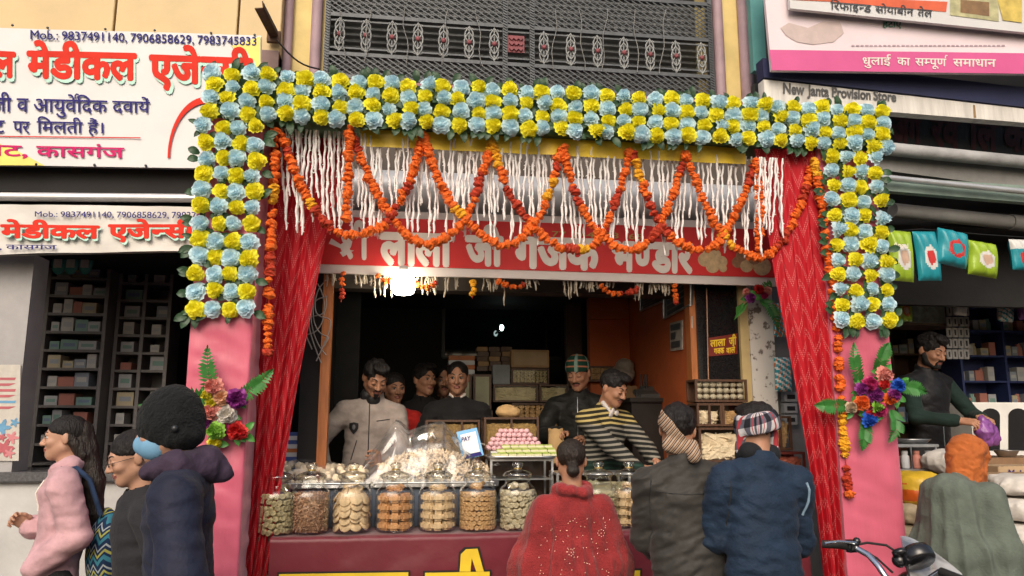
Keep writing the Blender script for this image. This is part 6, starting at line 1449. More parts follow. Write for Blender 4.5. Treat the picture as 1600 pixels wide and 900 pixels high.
for z in zs[1:-1]:
    x = x0b + .04
    while x < x1b - .1:
        w = random.uniform(.06, .11)
        if abs(x + w / 2 - (x0b + x1b) / 2) > .07: carton(x + w / 2, 7.5, z + .0095, w, .1, random.uniform(.08, .18), random.choice((1, 2, 3, 4, 5, 6)), 'dim packet on the dark shelves deep in the provision shop', 'packets on the dark shelves', 0, 'packet_box')
        x += w + .015
o = cbox(1422, 456, 1474, 506, 6.4, .22, M('appliance_white', (.42, .42, .40), .5, .1), 'white printed appliance box on the shelf above the shopkeeper', 'appliance_box', M('appliance_print', (.33, .36, .30), .5, .4, 18))
mb = MB(); p, q = P(1398, 510, 6.35), P(1500, 506, 6.35); mb.box2((p.x, 6.35, q.z - .02), (q.x, 6.7, q.z)); tag(mb.build('wall_shelf', DWOOD), 'dark shelf board under the white appliance box', 'shelf')
for i in range(4):
    for j in range(5): cbox(1480 + i * 9, 478 + j * 17, 1487 + i * 9, 493 + j * 17, 6.3 + i * .03, .012, M('sachet', (.30, .29, .28), .35, .3, 30), 'silver grey sachet in the hanging strips behind the shopkeeper', 'sachet', INKBLACK)['group'] = 'sachets in hanging strips'
wc = thing('white_cabinet', (P(1570, 700, 6.3).x, 6.4, .28), 'white cabinet with two arched dark windows behind the counter', 'cabinet')
p, q = P(1524, 712, 6.3), P(1640, 629, 6.3); mb = MB(); mb.box2((p.x, 6.3, .28), (q.x, 6.7, q.z), 0, .008); mb.build('cabinet_body', WHITEP, wc)
for cx, r in ((1547, 15), (1590, 15)):
    pts = [(cx - r, 704), (cx - r, 650)] + [(cx - r * math.cos(a), 650 - 12 * math.sin(a)) for a in np.linspace(.2, 2.94, 9)] + [(cx + r, 650), (cx + r, 704)]
    mb = MB(); mb.add([YP(6.3).at(x, y, .004) for x, y in pts], [tuple(range(len(pts) - 1, -1, -1))]); d = mb.build('arched_window', M('cabinet_glass', (.02, .02, .022), .15), wc)
# counter with tins, sacks
zk = P(1500, 716, 5.5).z
mb = MB(); p, q = P(1392, 720, 5.5), P(1700, 720, 5.5); mb.box2((p.x, 5.5, .28), (q.x, 5.95, zk)); tag(mb.build('counter', M('counter_wood', (.22, .13, .07), .6, .25, 6, .2, 30)), 'brown counter of the provision shop behind the sacks', 'counter')
cr_ = thing('carton', P(1585, 742, 5.3), 'pale carton printed with a phone heading at the end of the counter', 'box')
p, q = P(1562, 752, 5.2), P(1660, 728, 5.2); mb = MB(); mb.box2((p.x, 5.2, p.z - .3), (q.x, 5.48, q.z), 0, .004); mb.build('carton_body', M('carton_tan', (.42, .30, .18), .7, .1), cr_); letter(cr_, 'lettering', 'Mob.', (1575, 733, 1602, 734, 743, 744), YP(5.2), INKNAVY, .015, .005, (0, .73))
st = thing('tin_rack', (P(1430, 735, 5.2).x, 5.2, zk), 'steel rack of small jars at the corner of the provision counter', 'rack')
p, q = P(1398, 736, 5.1), P(1464, 694, 5.1); zb2 = p.z
mb = MB(); mb.box2((p.x, 5.1, zb2), (q.x, 5.4, zb2 + .012)); mb.box2((p.x - .01, 5.09, q.z - .02), (q.x + .01, 5.41, q.z), 0, .004)
for x in (p.x + .006, q.x - .006): mb.box2((x - .006, 5.105, zb2 + .012), (x + .006, 5.117, q.z - .021)); mb.box2((x - .006, 5.383, zb2 + .012), (x + .006, 5.395, q.z - .021))
mb.build('rack_frame', STEEL, st)
mb = MB(); mb.box2((p.x, 5.1, .28), (q.x, 5.4, zb2 - .002)); tag(mb.build('stand', DWOOD), 'dark stand under the steel rack of small jars', 'stand')
for k in range(4):
    x = p.x + .035 + (q.x - p.x - .07) * k / 3; mb = MB(); mb.lathe([(0, 0), (.026, 0), (.028, .006), (.028, .085), (.02, .10), (.022, .102), (.022, .122), (0, .123)], (x, 5.16, zb2 + .013), 14); tag(mb.build('jar', [BM[3], BM[1]][k % 2]), 'small jar inside the steel rack on the provision counter', 'jar', 'jars in the steel rack')
mb = MB(); c = P(1430, 690, 5.2); mb.lathe([(0, 0), (.10, 0), (.13, .03), (.135, .033), (.128, .028), (.098, .004), (0, .004)], (c.x, 5.25, q.z + .001), 28); tag(mb.build('steel_plate', STEEL), 'round steel plate lying on top of the small jar rack', 'plate')
def sack(px, py, w, h, Y, dep, mats, label, group=None, seed=0, rot=0., mf=None, cat='sack'):
    c = P(px, py, Y); W, H = w * Y * 1.0 / F_PX / 2, h * Y / F_PX / 2
    def f0(p): q = np.abs(p / np.array([W, dep / 2, H])); return ((q ** 2.6).sum(1) ** (1 / 2.6) - 1) * min(W, H, dep / 2)
    v, q = nets(folds(disp(f0, .010, 16, seed), .007, 22, seed + 3, (1, 1, 1)), (-W * 1.3, -dep * .7, -H * 1.4), (W * 1.3, dep * .7, H * 1.4), .010)
    cc = v[q].mean(1) / np.array([W, dep / 2, H]); mi = mf(cc).astype(int) if mf is not None else 0
    o = solid('sack', [(v, q, mi)], mats, None, c, rot); return tag(o, label, cat, group)
SW_ = M('sack_white', (.56, .53, .49), .65, .12, 10, .4, 40); SCR = M('sack_cream', (.52, .43, .28), .7, .15, 10, .4, 40); SYE = M('sack_yellow', (.62, .40, .03), .4, .12, 10, .3, 30); SORG = M('sack_orange', (.60, .11, .015), .4, .15, 10, .3, 30)
orng = lambda c: np.where((c[:, 2] < .35 + .3 * np.sin(c[:, 0] * 3)) & (c[:, 2] > -.65), np.where(np.abs(c[:, 2] + .1 + .2 * c[:, 0]) < .12, 0, 1), 0)
redp = lambda c: np.where((c[:, 1] < .2) & (np.abs(c[:, 2]) < .35) & (np.abs(c[:, 0]) < .6), 1, 0)
sack(1430, 762, 72, 58, 4.7, .32, [SYE, SORG], 'bright yellow and orange printed sack beside the pink pillar', None, 1, .2, orng)
sack(1418, 803, 54, 34, 4.62, .3, [SCR], 'cream sack just below the yellow and orange sack', None, 2, .1)
sack(1415, 836, 48, 34, 4.6, .3, [SCR], 'lower cream sack beside the pink pillar, under another cream sack', None, 3, -.1)
sack(1412, 872, 52, 38, 4.6, .3, [SCR], 'bottom cream sack of the pile beside the pink pillar', None, 13, .1)
sack(1490, 722, 80, 40, 5.0, .34, [SW_, SCR], 'whitish sack lying behind the green shawled person', None, 4, .1, redp)
sack(1595, 758, 96, 38, 4.85, .36, [SW_], 'topmost white sack of the pile at the right edge of the picture', None, 5, -.1)
sack(1600, 796, 104, 38, 4.8, .38, [SW_, M('sack_red_print', (.42, .06, .05), .5, .2)], 'second white sack with red print in the right edge pile', None, 6, .05, redp)
sack(1602, 834, 104, 36, 4.78, .38, [SW_, SORG], 'third sack with an orange patch in the right edge pile', None, 7, -.05, redp)
sack(1600, 868, 104, 36, 4.76, .38, [SW_, RPK], 'bottom white sack of the pile at the right edge of the picture', None, 8, .05)
mb = MB(); p, q = P(1380, 890, 4.45), P(1700, 885, 4.45); mb.box2((p.x, 4.5, .12), (q.x, 5.0, p.z)); tag(mb.build('platform', DWOOD), 'low dark platform carrying the sacks', 'platform')
mb = MB(); p, q = P(1470, 744, 4.85), P(1700, 744, 4.85); mb.box2((P(1470, 744, 5.02).x, 5.02, .28), (q.x, 5.19, p.z)); tag(mb.build('crate_board', KRAFT), 'brown board standing behind the sacks', 'board')
sack(1520, 742, 30, 22, 5.3, .15, [M('red_bundle', (.40, .03, .03), .5, .2)], 'small red bundle on the counter near the white cabinet', None, 9, 0, None, 'bundle')
mb = MB(); c = P(1580, 708, 5.6); mb.lathe([(0, 0), (.06, 0), (.09, .05), (.092, .052), (.086, .048), (.056, .006), (0, .006)], (c.x, 5.65, zk + .002), 24); tag(mb.build('bowl', STEEL), 'steel bowl on the provision shop counter', 'bowl')

# ------------------------------------------------------------------ bouquets on the pillars
FERN = M('fern_green', (.035, .16, .030), .45, .3, 20); FERNL = M('leaf_green', (.07, .26, .05), .4, .25, 20)
BQ = {k: M('rose_' + k, c, .6, .15, 20, .3, 80) for k, c in dict(pink=(.68, .26, .22), peach=(.70, .40, .24), purple=(.22, .025, .20), white=(.66, .62, .56), red=(.52, .02, .02), green=(.20, .42, .05), yellow=(.62, .55, .03), blue=(.02, .10, .50), orange=(.68, .12, .02), magenta=(.40, .02, .12), tan=(.44, .33, .22)).items()}
def fern(mb, pts, w, mi=0):
    pts = [Vector(p) for p in pts]; mb.tube(pts, .002, 4, mi); n = 15
    for i in range(n):
        t = (i + .6) / n; s = t * (len(pts) - 1); k = min(len(pts) - 2, int(s)); p = pts[k] + (pts[k + 1] - pts[k]) * (s - k); d = (pts[k + 1] - pts[k]).normalized(); sd = d.cross(Vector((0, -1, 0))).normalized()
        L = w * (math.sin(math.pi * min(1, t * .85 + .16)) ** .7)
        for q in (1, -1):
            e = (sd * q + d * .45).normalized(); tip = p + e * L + Vector((0, -.012, -.004)); wd = d * (.011 + .003 * math.sin(i))
            mb.add([p - wd * .6, p + e * L * .5 - wd + Vector((0, -.008, 0)), tip, p + e * L * .5 + wd + Vector((0, -.008, 0)), p + wd * .6], [(0, 1, 2, 3, 4)], mi)
_rose = {}
def rose(par, c, r, key):
    if key not in _rose: _rose[key] = [paper_flower(BQ[key], hash(key) % 97 + i) for i in (0, 1)]
    o = bpy.data.objects.new('flower', random.choice(_rose[key])); COL.objects.link(o); o.parent = par; o.location = c - wloc(par); s = r / .05; o.scale = (s, s * 1.15, s); o.rotation_euler = (random.uniform(-.4, .4), random.uniform(0, 6), random.uniform(-.5, .5))
def bouquet(label, Y, ferns, roses, w=.055):
    c = P(*roses[0][:2], Y); e = thing('bouquet', c, label, 'bouquet', 'bouquets tied on the gate')
    for f in ferns:
        mb = MB(); k = len(f); pts = [P(x, y, Y - .03 - .05 * math.sin(i / (k - 1) * 2.4)) for i, (x, y) in enumerate(f)]; fern(mb, pts, w); mb.build('fern_leaf', FERN, e)
    mb = MB()
    for x, y, r, k in roses:
        for q in range(2): add_leaf(mb, P(x, y, Y - .03), random.uniform(0, 6.28), .08, .04)
    mb.build('leaves', FERNL, e)
    for x, y, r, k in roses: rose(e, P(x + random.uniform(-1, 1), y, Y - .05 - random.uniform(0, .03)), r * Y / F_PX, k)
bouquet('bouquet of paper roses and ferns on the pink pillar behind the black cap', YG, [[(335, 625), (328, 600), (324, 570), (325, 540)], [(368, 622), (388, 612), (408, 597), (427, 577)], [(335, 625), (300, 618), (258, 624), (217, 632)], [(340, 640), (300, 650), (270, 645)]],
        [(336, 604, 15, 'pink'), (346, 622, 13, 'peach'), (369, 622, 16, 'purple'), (332, 645, 14, 'pink'), (355, 648, 15, 'white'), (340, 673, 14, 'green'), (370, 673, 14, 'red'), (326, 660, 9, 'purple'), (330, 630, 9, 'yellow'), (335, 692, 10, 'yellow'), (352, 668, 10, 'magenta'), (380, 676, 9, 'red'), (324, 616, 8, 'yellow')])
bouquet('bouquet of paper roses and ferns on the pink pillar beside the provision shop', YG, [[(1345, 600), (1338, 580), (1334, 560), (1333, 536)], [(1368, 580), (1375, 565), (1382, 548), (1388, 536)], [(1400, 605), (1415, 604), (1432, 607), (1447, 613)], [(1325, 632), (1308, 634), (1290, 634), (1273, 633)], [(1350, 655), (1352, 670), (1350, 685), (1346, 702)], [(1392, 640), (1400, 655), (1400, 670), (1388, 690)]],
        [(1377, 584, 14, 'pink'), (1402, 602, 12, 'blue'), (1358, 600, 13, 'magenta'), (1345, 608, 11, 'purple'), (1365, 618, 14, 'purple'), (1386, 622, 12, 'orange'), (1346, 630, 13, 'orange'), (1366, 636, 10, 'green'), (1330, 637, 10, 'tan'), (1353, 656, 13, 'blue'), (1395, 618, 12, 'purple'), (1373, 640, 13, 'magenta'), (1358, 648, 8, 'red'), (1382, 600, 9, 'red')])
bouquet('small bouquet hanging at the top of the peeling whitewashed pillar', 4.85, [[(1188, 468), (1200, 475), (1210, 492), (1215, 515)]], [(1172, 466, 9, 'purple'), (1185, 452, 9, 'red'), (1200, 455, 8, 'pink'), (1166, 456, 6, 'pink'), (1192, 462, 6, 'magenta')], .05)
mb = MB()
for a, b, c, d in ((1170, 470, 1147, 500), (1162, 472, 1150, 492)): mb.add([P(a, b, 4.82), P((a + c) / 2 + 5, (b + d) / 2, 4.80), P(c, d, 4.81), P((a + c) / 2 - 6, (b + d) / 2 - 2, 4.80)], [(0, 1, 2, 3)])
tag(mb.build('cloth_leaf', FERNL), 'bright green cloth leaf pointing down below the small bouquet', 'leaf')
# ------------------------------------------------------------------ people
def cloth(name, col, **k):
    if name in MATS: return MATS[name]
    a = dict(rough=.85, var=.22, vs=9, bump=.35, bs=60, sheen=.04, spec=.25); a.update(k); cz = a.pop('crease', .55); m = M(name, col, **a); nt = m.node_tree
    tc = N(nt, 'ShaderNodeTexCoord'); mp = N(nt, 'ShaderNodeMapping'); mp.inputs['Scale'].default_value = (.7, .7, 1.5); mp.inputs['Rotation'].default_value = (.3, .4, .2)
    nz = N(nt, 'ShaderNodeTexNoise'); nz.noise_type = 'RIDGED_MULTIFRACTAL'; nz.inputs['Scale'].default_value = 6.5; nz.inputs['Detail'].default_value = 3; nz.inputs['Distortion'].default_value = .5
    bp = N(nt, 'ShaderNodeBump'); bp.inputs['Strength'].default_value = cz; bp.inputs['Distance'].default_value = .028; nt.links.new(tc.outputs['Object'], mp.inputs[0]); nt.links.new(mp.outputs[0], nz.inputs['Vector']); nt.links.new(nz.outputs[0], bp.inputs['Height'])
    old = [n for n in nt.nodes if n.type == 'BUMP' and n != bp][0]; nt.links.new(bp.outputs[0], old.inputs['Normal']); return m
def surf(f, x, z, back=False):
    ys = np.linspace(.5, -.8, 900) if back else np.linspace(-.8, .5, 900); d = f(np.stack([np.full(900, x), ys, np.full(900, z)], 1)); i = np.argmax(d < 0); return V3(x, ys[i], z)
def stripes(name, fn):
    """Knit or cloth whose colour pattern comes from object coordinates; fn(nt, x, y, z) -> colour socket."""
    if name in MATS: return MATS[name]
    m = bpy.data.materials.new(name); m.use_nodes = True; nt = m.node_tree; b = nt.nodes['Principled BSDF']; b.inputs['Roughness'].default_value = .85; b.inputs['Specular IOR Level'].default_value = .2
    tc = N(nt, 'ShaderNodeTexCoord'); sp = N(nt, 'ShaderNodeSeparateXYZ'); nt.links.new(tc.outputs['Object'], sp.inputs[0])
    def mt(op, a, bb=None):
        n = N(nt, 'ShaderNodeMath', operation=op)
        for i, x in enumerate((a, bb)):
            if x is None: continue
            if isinstance(x, (int, float)): n.inputs[i].default_value = x
            else: nt.links.new(x, n.inputs[i])
        return n.outputs[0]
    def mix(f, a, bb):
        n = N(nt, 'ShaderNodeMixRGB'); nt.links.new(f, n.inputs[0])
        for i, x in ((1, a), (2, bb)):
            if isinstance(x, tuple): n.inputs[i].default_value = (*x, 1)
            else: nt.links.new(x, n.inputs[i])
        return n.outputs[0]
    nt.links.new(fn(mt, mix, *sp.outputs[:3]), b.inputs['Base Color'])
    nz = N(nt, 'ShaderNodeTexNoise'); nz.inputs['Scale'].default_value = 120; bp = N(nt, 'ShaderNodeBump'); bp.inputs['Strength'].default_value = .3; bp.inputs['Distance'].default_value = .004; nt.links.new(tc.outputs['Object'], nz.inputs['Vector']); nt.links.new(nz.outputs[0], bp.inputs['Height']); nt.links.new(bp.outputs[0], b.inputs['Normal'])
    MATS[name] = m; return m
def headf(e, name, J, f, mat, h=.0052, lo=-.24, hi=.24):
    v, q = nets(in_head(J, f), J['hd'] + lo, J['hd'] + hi, h); return solid(name, [(v, q, 0)], mat, e)
def place(px, py, Y, floor, drop=0.0): p = P(px, py, Y); return p.x, Y, floor, p.z - floor + drop
def strip(e, name, mat, pts, r=.004):
    mb = MB(); mb.tube(pts, r, 6); v = np.array(mb.v); f = np.array([q for q in mb.f if len(q) == 4]); return solid(name, [(v, f, 0)], mat, e)
def flatpoly(e, name, f, pts, mat, th=.004, back=False):
    """Patch lying on the garment surface: pts are (x, z) pairs."""
    vs = []; c = np.mean(pts, 0); sg = 1 if back else -1
    ring = [surf(f, x, z, back) + V3(0, sg * th, 0) for x, z in pts]; cc = surf(f, c[0], c[1], back) + V3(0, sg * (th + .001), 0); n = len(pts)
    v = np.array([cc] + ring); mb_f = [(0, i + 1, (i + 1) % n + 1, (i + 1) % n + 1) for i in range(n)]
    me = bpy.data.meshes.new(name); me.from_pydata(v.tolist(), [], [(0, i + 1, (i + 1) % n + 1) for i in range(n)]); me.materials.append(mat); o = bpy.data.objects.new(name, me); COL.objects.link(o); o.parent = e; return o
FL_ = ZFL
# --- seller in the grey jacket
x, y, z, H = place(576, 569, 5.5, FL_, .035)
J = skel(H, .10, .0, .07, wl=(.10, -.30, 1.04), wr=(-.27, -.20, .98), pl=(.6, .4, -.7), pr=(-.6, .4, -.3), head=(.52, .22, .05), hoff=(.005, -.035, -.012))
e = person('person', 'seller in a zipped light grey jacket looking down behind the clear bag', x, y, z, R(4), H, J, SKIN, 'down', beard='goatee', curl=(.5, .5), hseed=3)
JG_ = cloth('jacket_grey', (.31, .262, .236), bump=.2); jf = jacket(J, .026, 1.04, collar=.055, seed=2, amp=.005); garment(e, 'jacket', jf, JG_, J)
s = J['s']; strip(e, 'zip', INKBLACK, [surf(jf, .012, zz * s) + V3(0, -.001, 0) for zz in np.linspace(1.02, 1.40, 14)], .004)
strip(e, 'pocket_zip', INKBLACK, [surf(jf, .06 + .09 * t, (1.275 + .012 * t) * s) + V3(0, -.001, 0) for t in np.linspace(0, 1, 6)], .0035); strip(e, 'pocket_zip', INKBLACK, [surf(jf, -.10 + .035 * t, (1.02 + .13 * t) * s) + V3(0, -.001, 0) for t in np.linspace(0, 1, 6)], .0035)
pch = [(-.088 + a * .030, (1.232 + b * .036) * s) for a, b in ((-1, .8), (0, 1), (1, .8), (1, -.1), (.6, -.7), (0, -1.2), (-.6, -.7), (-1, -.1))]
flatpoly(e, 'badge', jf, pch, INKBLACK, .009); flatpoly(e, 'badge_emblem', jf, [(-.088 + .011 * math.cos(a), (1.236 + .018 * math.sin(a)) * s) for a in np.linspace(0, 6.28, 9)[:-1]], M('badge_grey', (.18, .18, .19), .5), .013)
headf(e, 'scarf', J, U([rc((-.03, .0, -.135), (.03, -.0, -.135), .05, .05), el((0, -.06, -.14), (.045, .03, .05))], .02), INKBLACK)
# --- woman in red behind him
x, y, z, H = place(616, 585, 5.95, FL_, .01)
J = skel(H, .03, head=(.12, .12, .0)); e = person('person', 'woman in red standing behind the seller in the grey jacket', x, y, z, R(12), H, J, SKIN, hair='woman'); garment(e, 'red_dress', jacket(J, .02, .95, seed=7), cloth('dress_red', (.42, .018, .014)), J, .011)
# --- boys at the back
x, y, z, H = place(664, 570, 6.15, FL_); J = skel(H, .0, head=(.02, .35, 0)); e = person('person', 'young man in dark clothes half hidden beside the boy in the black jersey', x, y, z, R(10), H, J, SKIN, hair='short', hseed=5); garment(e, 'dark_top', jacket(J, .028, collar=.05, seed=8), cloth('top_black', (.010, .009, .010)), J, .010)
x, y, z, H = place(694, 572, 6.42, FL_); J = skel(H, .0, head=(.1, .1, 0)); e = person('person', 'man mostly hidden between the two boys at the back', x, y, z, R(-6), H, J, SKIN, hair='crop', beard='small'); garment(e, 'dark_top', jacket(J, .024, collar=.05, seed=9), cloth('top_brown', (.03, .02, .017)), J, .011)
x, y, z, H = place(715, 566, 5.85, FL_); J = skel(H, .02, wl=(.20, -.14, .98), wr=(-.20, -.14, .98), head=(.10, -.10, 0), shw=.178); e = person('person', 'boy in a black jersey with a white chest line, behind the low gold paned case', x, y, z, R(-2), H, J, SKIN, hair='crop', hseed=6)
f = jacket(J, .022, .97, seed=10); garment(e, 'black_jersey', f, cloth('jersey_black', (.014, .014, .015)), J, .0085); s = J['s']
strip(e, 'white_line', INKWHITE, [surf(f, -.13 + .29 * t, (1.115 + .01 * math.sin(t * 3)) * s) + V3(0, -.001, 0) for t in np.linspace(0, 1, 14)], .006); strip(e, 'white_line', INKWHITE, [surf(f, -.20 + .06 * t, (1.215 - .09 * t) * s) + V3(0, -.001, 0) for t in np.linspace(0, 1, 6)], .0055)
strip(e, 'emblem', INKWHITE, [surf(f, .10 + .022 * math.cos(a), (1.145 + .022 * math.sin(a)) * s) + V3(0, -.001, 0) for a in np.linspace(-.6, 3.7, 12)], .004)
headf(e, 'collar', J, U([rc((-.030, -.040, -.140), (-.052, .0, -.125), .008, .013), rc((.030, -.040, -.140), (.052, .0, -.125), .008, .013)], .008), INKWHITE)
# --- green capped seller
x, y, z, H = place(903, 557, 5.85, FL_, .0); J = skel(H, .06, wl=(.08, -.30, 1.10), wr=(-.12, -.34, 1.14), pl=(.7, .3, -.6), pr=(-.8, .3, -.6), head=(.32, -.28, -.04), hoff=(0, -.02, -.01))
e = person('person', 'seller in a green checked cap and black zipped jacket holding a paper bag', x, y, z, R(-14), H, J, SKIN, 'down', hair='crop', hands='lr', curl=(.7, .8), beard='small', hdir={'r': (V3(-.15, -.9, .1), V3(-.4, -.2, .9)), 'l': (V3(-.5, -.8, .1), V3(.5, -.2, .8))})
f = jacket(J, .030, 1.0, collar=.05, seed=11); garment(e, 'jacket', f, cloth('jacket_black', (.010, .010, .009), rough=.6), J, .0085); strip(e, 'zip', STEEL, [surf(f, -.006, zz * J['s']) + V3(0, -.001, 0) for zz in np.linspace(1.05, 1.40, 14)], .003)
def capmat(mt, mix, X, Y, Z):
    a = mt('LESS_THAN', mt('FRACT', mt('MULTIPLY', Z, 22.)), .25); b = mt('LESS_THAN', mt('FRACT', mt('MULTIPLY', mt('ARCTAN2', X, Y), 1.6)), .2); c = mix(a, (.012, .05, .035), (.40, .16, .09)); return mix(b, c, (.20, .30, .26))
headf(e, 'cap', J, disp(inter(inter(el((0, .016, .045), (.090, .108, .094)), half((0, .35, -1), -.030), .006), half((0, .0, -1), .06), .006), .002, 60, 2), stripes('cap_green_check', capmat))
hand = J['wrr']
pb_ = thing('paper_bag', (x, y, z), 'brown paper bag held open by the green capped seller', 'paper bag'); pb_.rotation_euler[2] = R(-14)
tip = hand + V3(-.03, -.10, -.02); vs = []; fs = []
mb = MB(); n = 18
for k, (dz, r, r2) in enumerate(((.055, .052, .030), (.0, .055, .034), (-.07, .056, .036), (-.14, .05, .034), (-.17, .046, .028))):
    for i in range(n): a = 6.2832 * i / n; vs.append((tip[0] + r * math.cos(a) * (1 + .06 * math.sin(5 * a + k)), tip[1] + r2 * math.sin(a), tip[2] + dz + .008 * math.sin(3 * a + k)))
fs = [(k * n + i, k * n + (i + 1) % n, (k + 1) * n + (i + 1) % n, (k + 1) * n + i) for k in range(4) for i in range(n)]
me = bpy.data.meshes.new('bag_skin'); me.from_pydata(vs, [], fs + [tuple(range(4 * n, 5 * n))]); me.materials.append(M('brown_paper', (.45, .29, .13))); o = bpy.data.objects.new('bag_skin', me); COL.objects.link(o); o.parent = pb_
# --- striped jersey seller
x, y, z, H = place(936, 588, 5.32, FL_, .05)
J = skel(H, .16, .08, .03, wl=(.16, -.44, 1.07), wr=(.06, -.46, .98), pl=(.75, .25, -.6), pr=(-.75, .1, -.65), head=(.42, .38, -.02), hoff=(.01, -.03, -.012))
def knit(mt, mix, X, Y, Z):
    a = mt('LESS_THAN', mt('FRACT', mt('MULTIPLY', mt('ADD', Z, mt('MULTIPLY', mt('ABSOLUTE', X), .12)), 30.)), .42); up = mt('LESS_THAN', mt('SUBTRACT', 1.26, Z), 0.); lo = mt('LESS_THAN', Z, 1.02)
    c = mix(up, (.22, .205, .17), (.42, .33, .13)); d = mix(up, (.016, .017, .016), (.022, .020, .012)); r = mix(a, d, c); return mix(lo, r, mix(a, (.010, .022, .017), (.018, .045, .034)))
e = person('person', 'seller in a striped jersey with a white collar leaning to the right', x, y, z, R(16), H, J, SKIN, 'down', beard='small', hands='lr', curl=(.75, .7), hseed=9, hdir={'l': (V3(.3, -.75, -.35), V3(.3, -.2, .9)), 'r': (V3(.85, -.5, .05), V3(-.1, -.5, .85))})
f = jacket(J, .020, 1.02, seed=12, cuff=.04); garment(e, 'striped_jersey', f, stripes('jersey_striped', knit), J, .0075)
R3 = J['up']; s = J['s']
cf = U([rc((-.022, -.062, -.165), (-.056, .01, -.118), .009, .018), rc((.022, -.062, -.165), (.056, .01, -.118), .009, .018), el((-.03, -.066, -.170), (.022, .010, .030)), el((.03, -.066, -.170), (.022, .010, .030)), el((0, -.050, -.165), (.022, .010, .045))], .008); headf(e, 'shirt_collar', J, cf, M('shirt_white', (.60, .56, .54), .7, .08), .005)
# --- shopkeeper on the right
x, y, z, H = place(1438, 525, 6.05, .28, .02)
J = skel(H, .08, wl=(.10, -.34, 1.10), wr=(-.10, -.34, 1.08), pl=(.75, .2, -.6), pr=(-.75, .2, -.6), head=(.38, .05, 0), hoff=(0, -.02, -.01))
e = person('person', 'bearded shopkeeper in a black vest over dark green sleeves holding a purple bag', x, y, z, R(12), H, J, SKIN, 'down', beard='full', hands='lr', curl=(.75, .75), hseed=12, hdir={'l': (V3(-.35, -.9, -.1), V3(.4, -.2, .85)), 'r': (V3(.35, -.9, -.1), V3(-.4, -.2, .85))})
garment(e, 'green_shirt', jacket(J, .014, 1.0, seed=13, cuff=.12), cloth('shirt_dark_green', (.010, .024, .020)), J, .010); f = jacket(J, .034, 1.02, seed=14, sleeves=False, collar=.04); garment(e, 'black_vest', f, cloth('vest_black', (.009, .009, .011), rough=.55), J, .009)
strip(e, 'strap', M('lanyard', (.16, .20, .22), .6), [surf(f, .015, zz * s) + V3(0, -.002, 0) for zz in np.linspace(1.12, 1.36, 10)], .004)
m_ = (J['wrl'] + J['wrr']) / 2 + V3(.02, -.10, -.08)
bgp = thing('plastic_bag', (x, y, z), 'crumpled purple plastic bag in the hands of the bearded shopkeeper', 'plastic bag'); bgp.rotation_euler[2] = R(12)
f = folds(disp(U([el(m_, (.10, .07, .07)), el(m_ + V3(.03, 0, -.07), (.09, .06, .06)), rc(m_, m_ + V3(-.03, 0, .08), .05, .03)], .03), .012, 30, 3), .012, 26, 4, (1, 1, 1)); v, q = nets(f, m_ - .2, m_ + .2, .006); solid('bag_skin', [(v, q, 0)], M('purple_plastic', (.21, .07, .26), .25, .3, 14, .4, 30), bgp)
# --- woman in the red shawl
x, y, z, H = place(893, 687, 3.78, 0.0)
J = skel(H, .04, wl=(.10, -.28, 1.02), wr=(-.10, -.28, 1.02), pl=(.3, .2, -.9), pr=(-.3, .2, -.9), head=(.05, -.04, 0)); e = person('person', 'woman in a red sequinned shawl with a hair bun, seen from behind', x, y, z, R(176), H, J, SKIN, hair='bun', hairmat=HAIRB, face=False); s = J['s']
sf = U([rc((0, .0, 1.24), (0, .0, .95), .150, .19, .72), rc((0, .0, .95), (0, 0, .60), .19, .27, .72), rc(J['shl'] / s - V3(.01, 0, .01), (.22, -.04, 1.02), .068, .11), rc(J['shr'] / s - V3(-.01, 0, .01), (-.22, -.04, 1.02), .068, .11), rc((.22, -.04, 1.02), (.27, -.02, .62), .11, .08), rc((-.22, -.04, 1.02), (-.25, -.02, .62), .11, .08), rc((0, .02, 1.30), (0, .02, 1.40), .115, .080, .9)], .06)
cow = U([rc((.085 * math.cos(a), .02 + .085 * math.sin(a), 1.425 + .012 * math.sin(2 * a)), (.085 * math.cos(a + .7), .02 + .085 * math.sin(a + .7), 1.425 + .012 * math.sin(2 * a + 1.4)), .030, .030) for a in np.linspace(0, 5.6, 9)], .02)
sf = U([sf, cow], .015); sf = sub(sf, rc((0, .015, 1.42), (0, .01, 1.6), .062, .08), .01); ss = lambda p, f=sf, s=s: f(p / s) * s
sh2 = folds(drape(folds(ss, .008, 12, 21, (1.6, 1.6, .25)), .026, 13, 1.22, .85), .006, 34, 5, (1, 1, .8))
SHRED = cloth('shawl_red', (.245, .023, .025), bump=.7, bs=140, sheen=.15, var=.25)
garment(e, 'red_shawl', sh2, SHRED, J, .0075, (-.62, -.5, .30), (.62, .5, 1.6))
SEQ = M('sequin', (.75, .45, .35), .2, .2, metal=.8)
pts = [(random.uniform(-.2, .2), random.uniform(.75, 1.30)) for _ in range(110)]
def motif(cx, cz, n, r): return [(cx, cz)] + [(cx + r * math.cos(a), cz + r * math.sin(a)) for a in np.linspace(0, 6.28, n + 1)[:-1]]
parts = []
for px_, pz_ in pts + motif(-.145, 1.20, 8, .018) * 1 + motif(.03, 1.11, 8, .016) + motif(-.06, .82, 10, .024) + motif(-.17, .87, 8, .015):
    p = surf(sh2, px_ * s, pz_ * s, True); v, q = sph(p, (.0036, .003, .0036), 6); parts.append((v, q, 0))
tag(solid('sequins', parts, SEQ, e), kind='stuff')
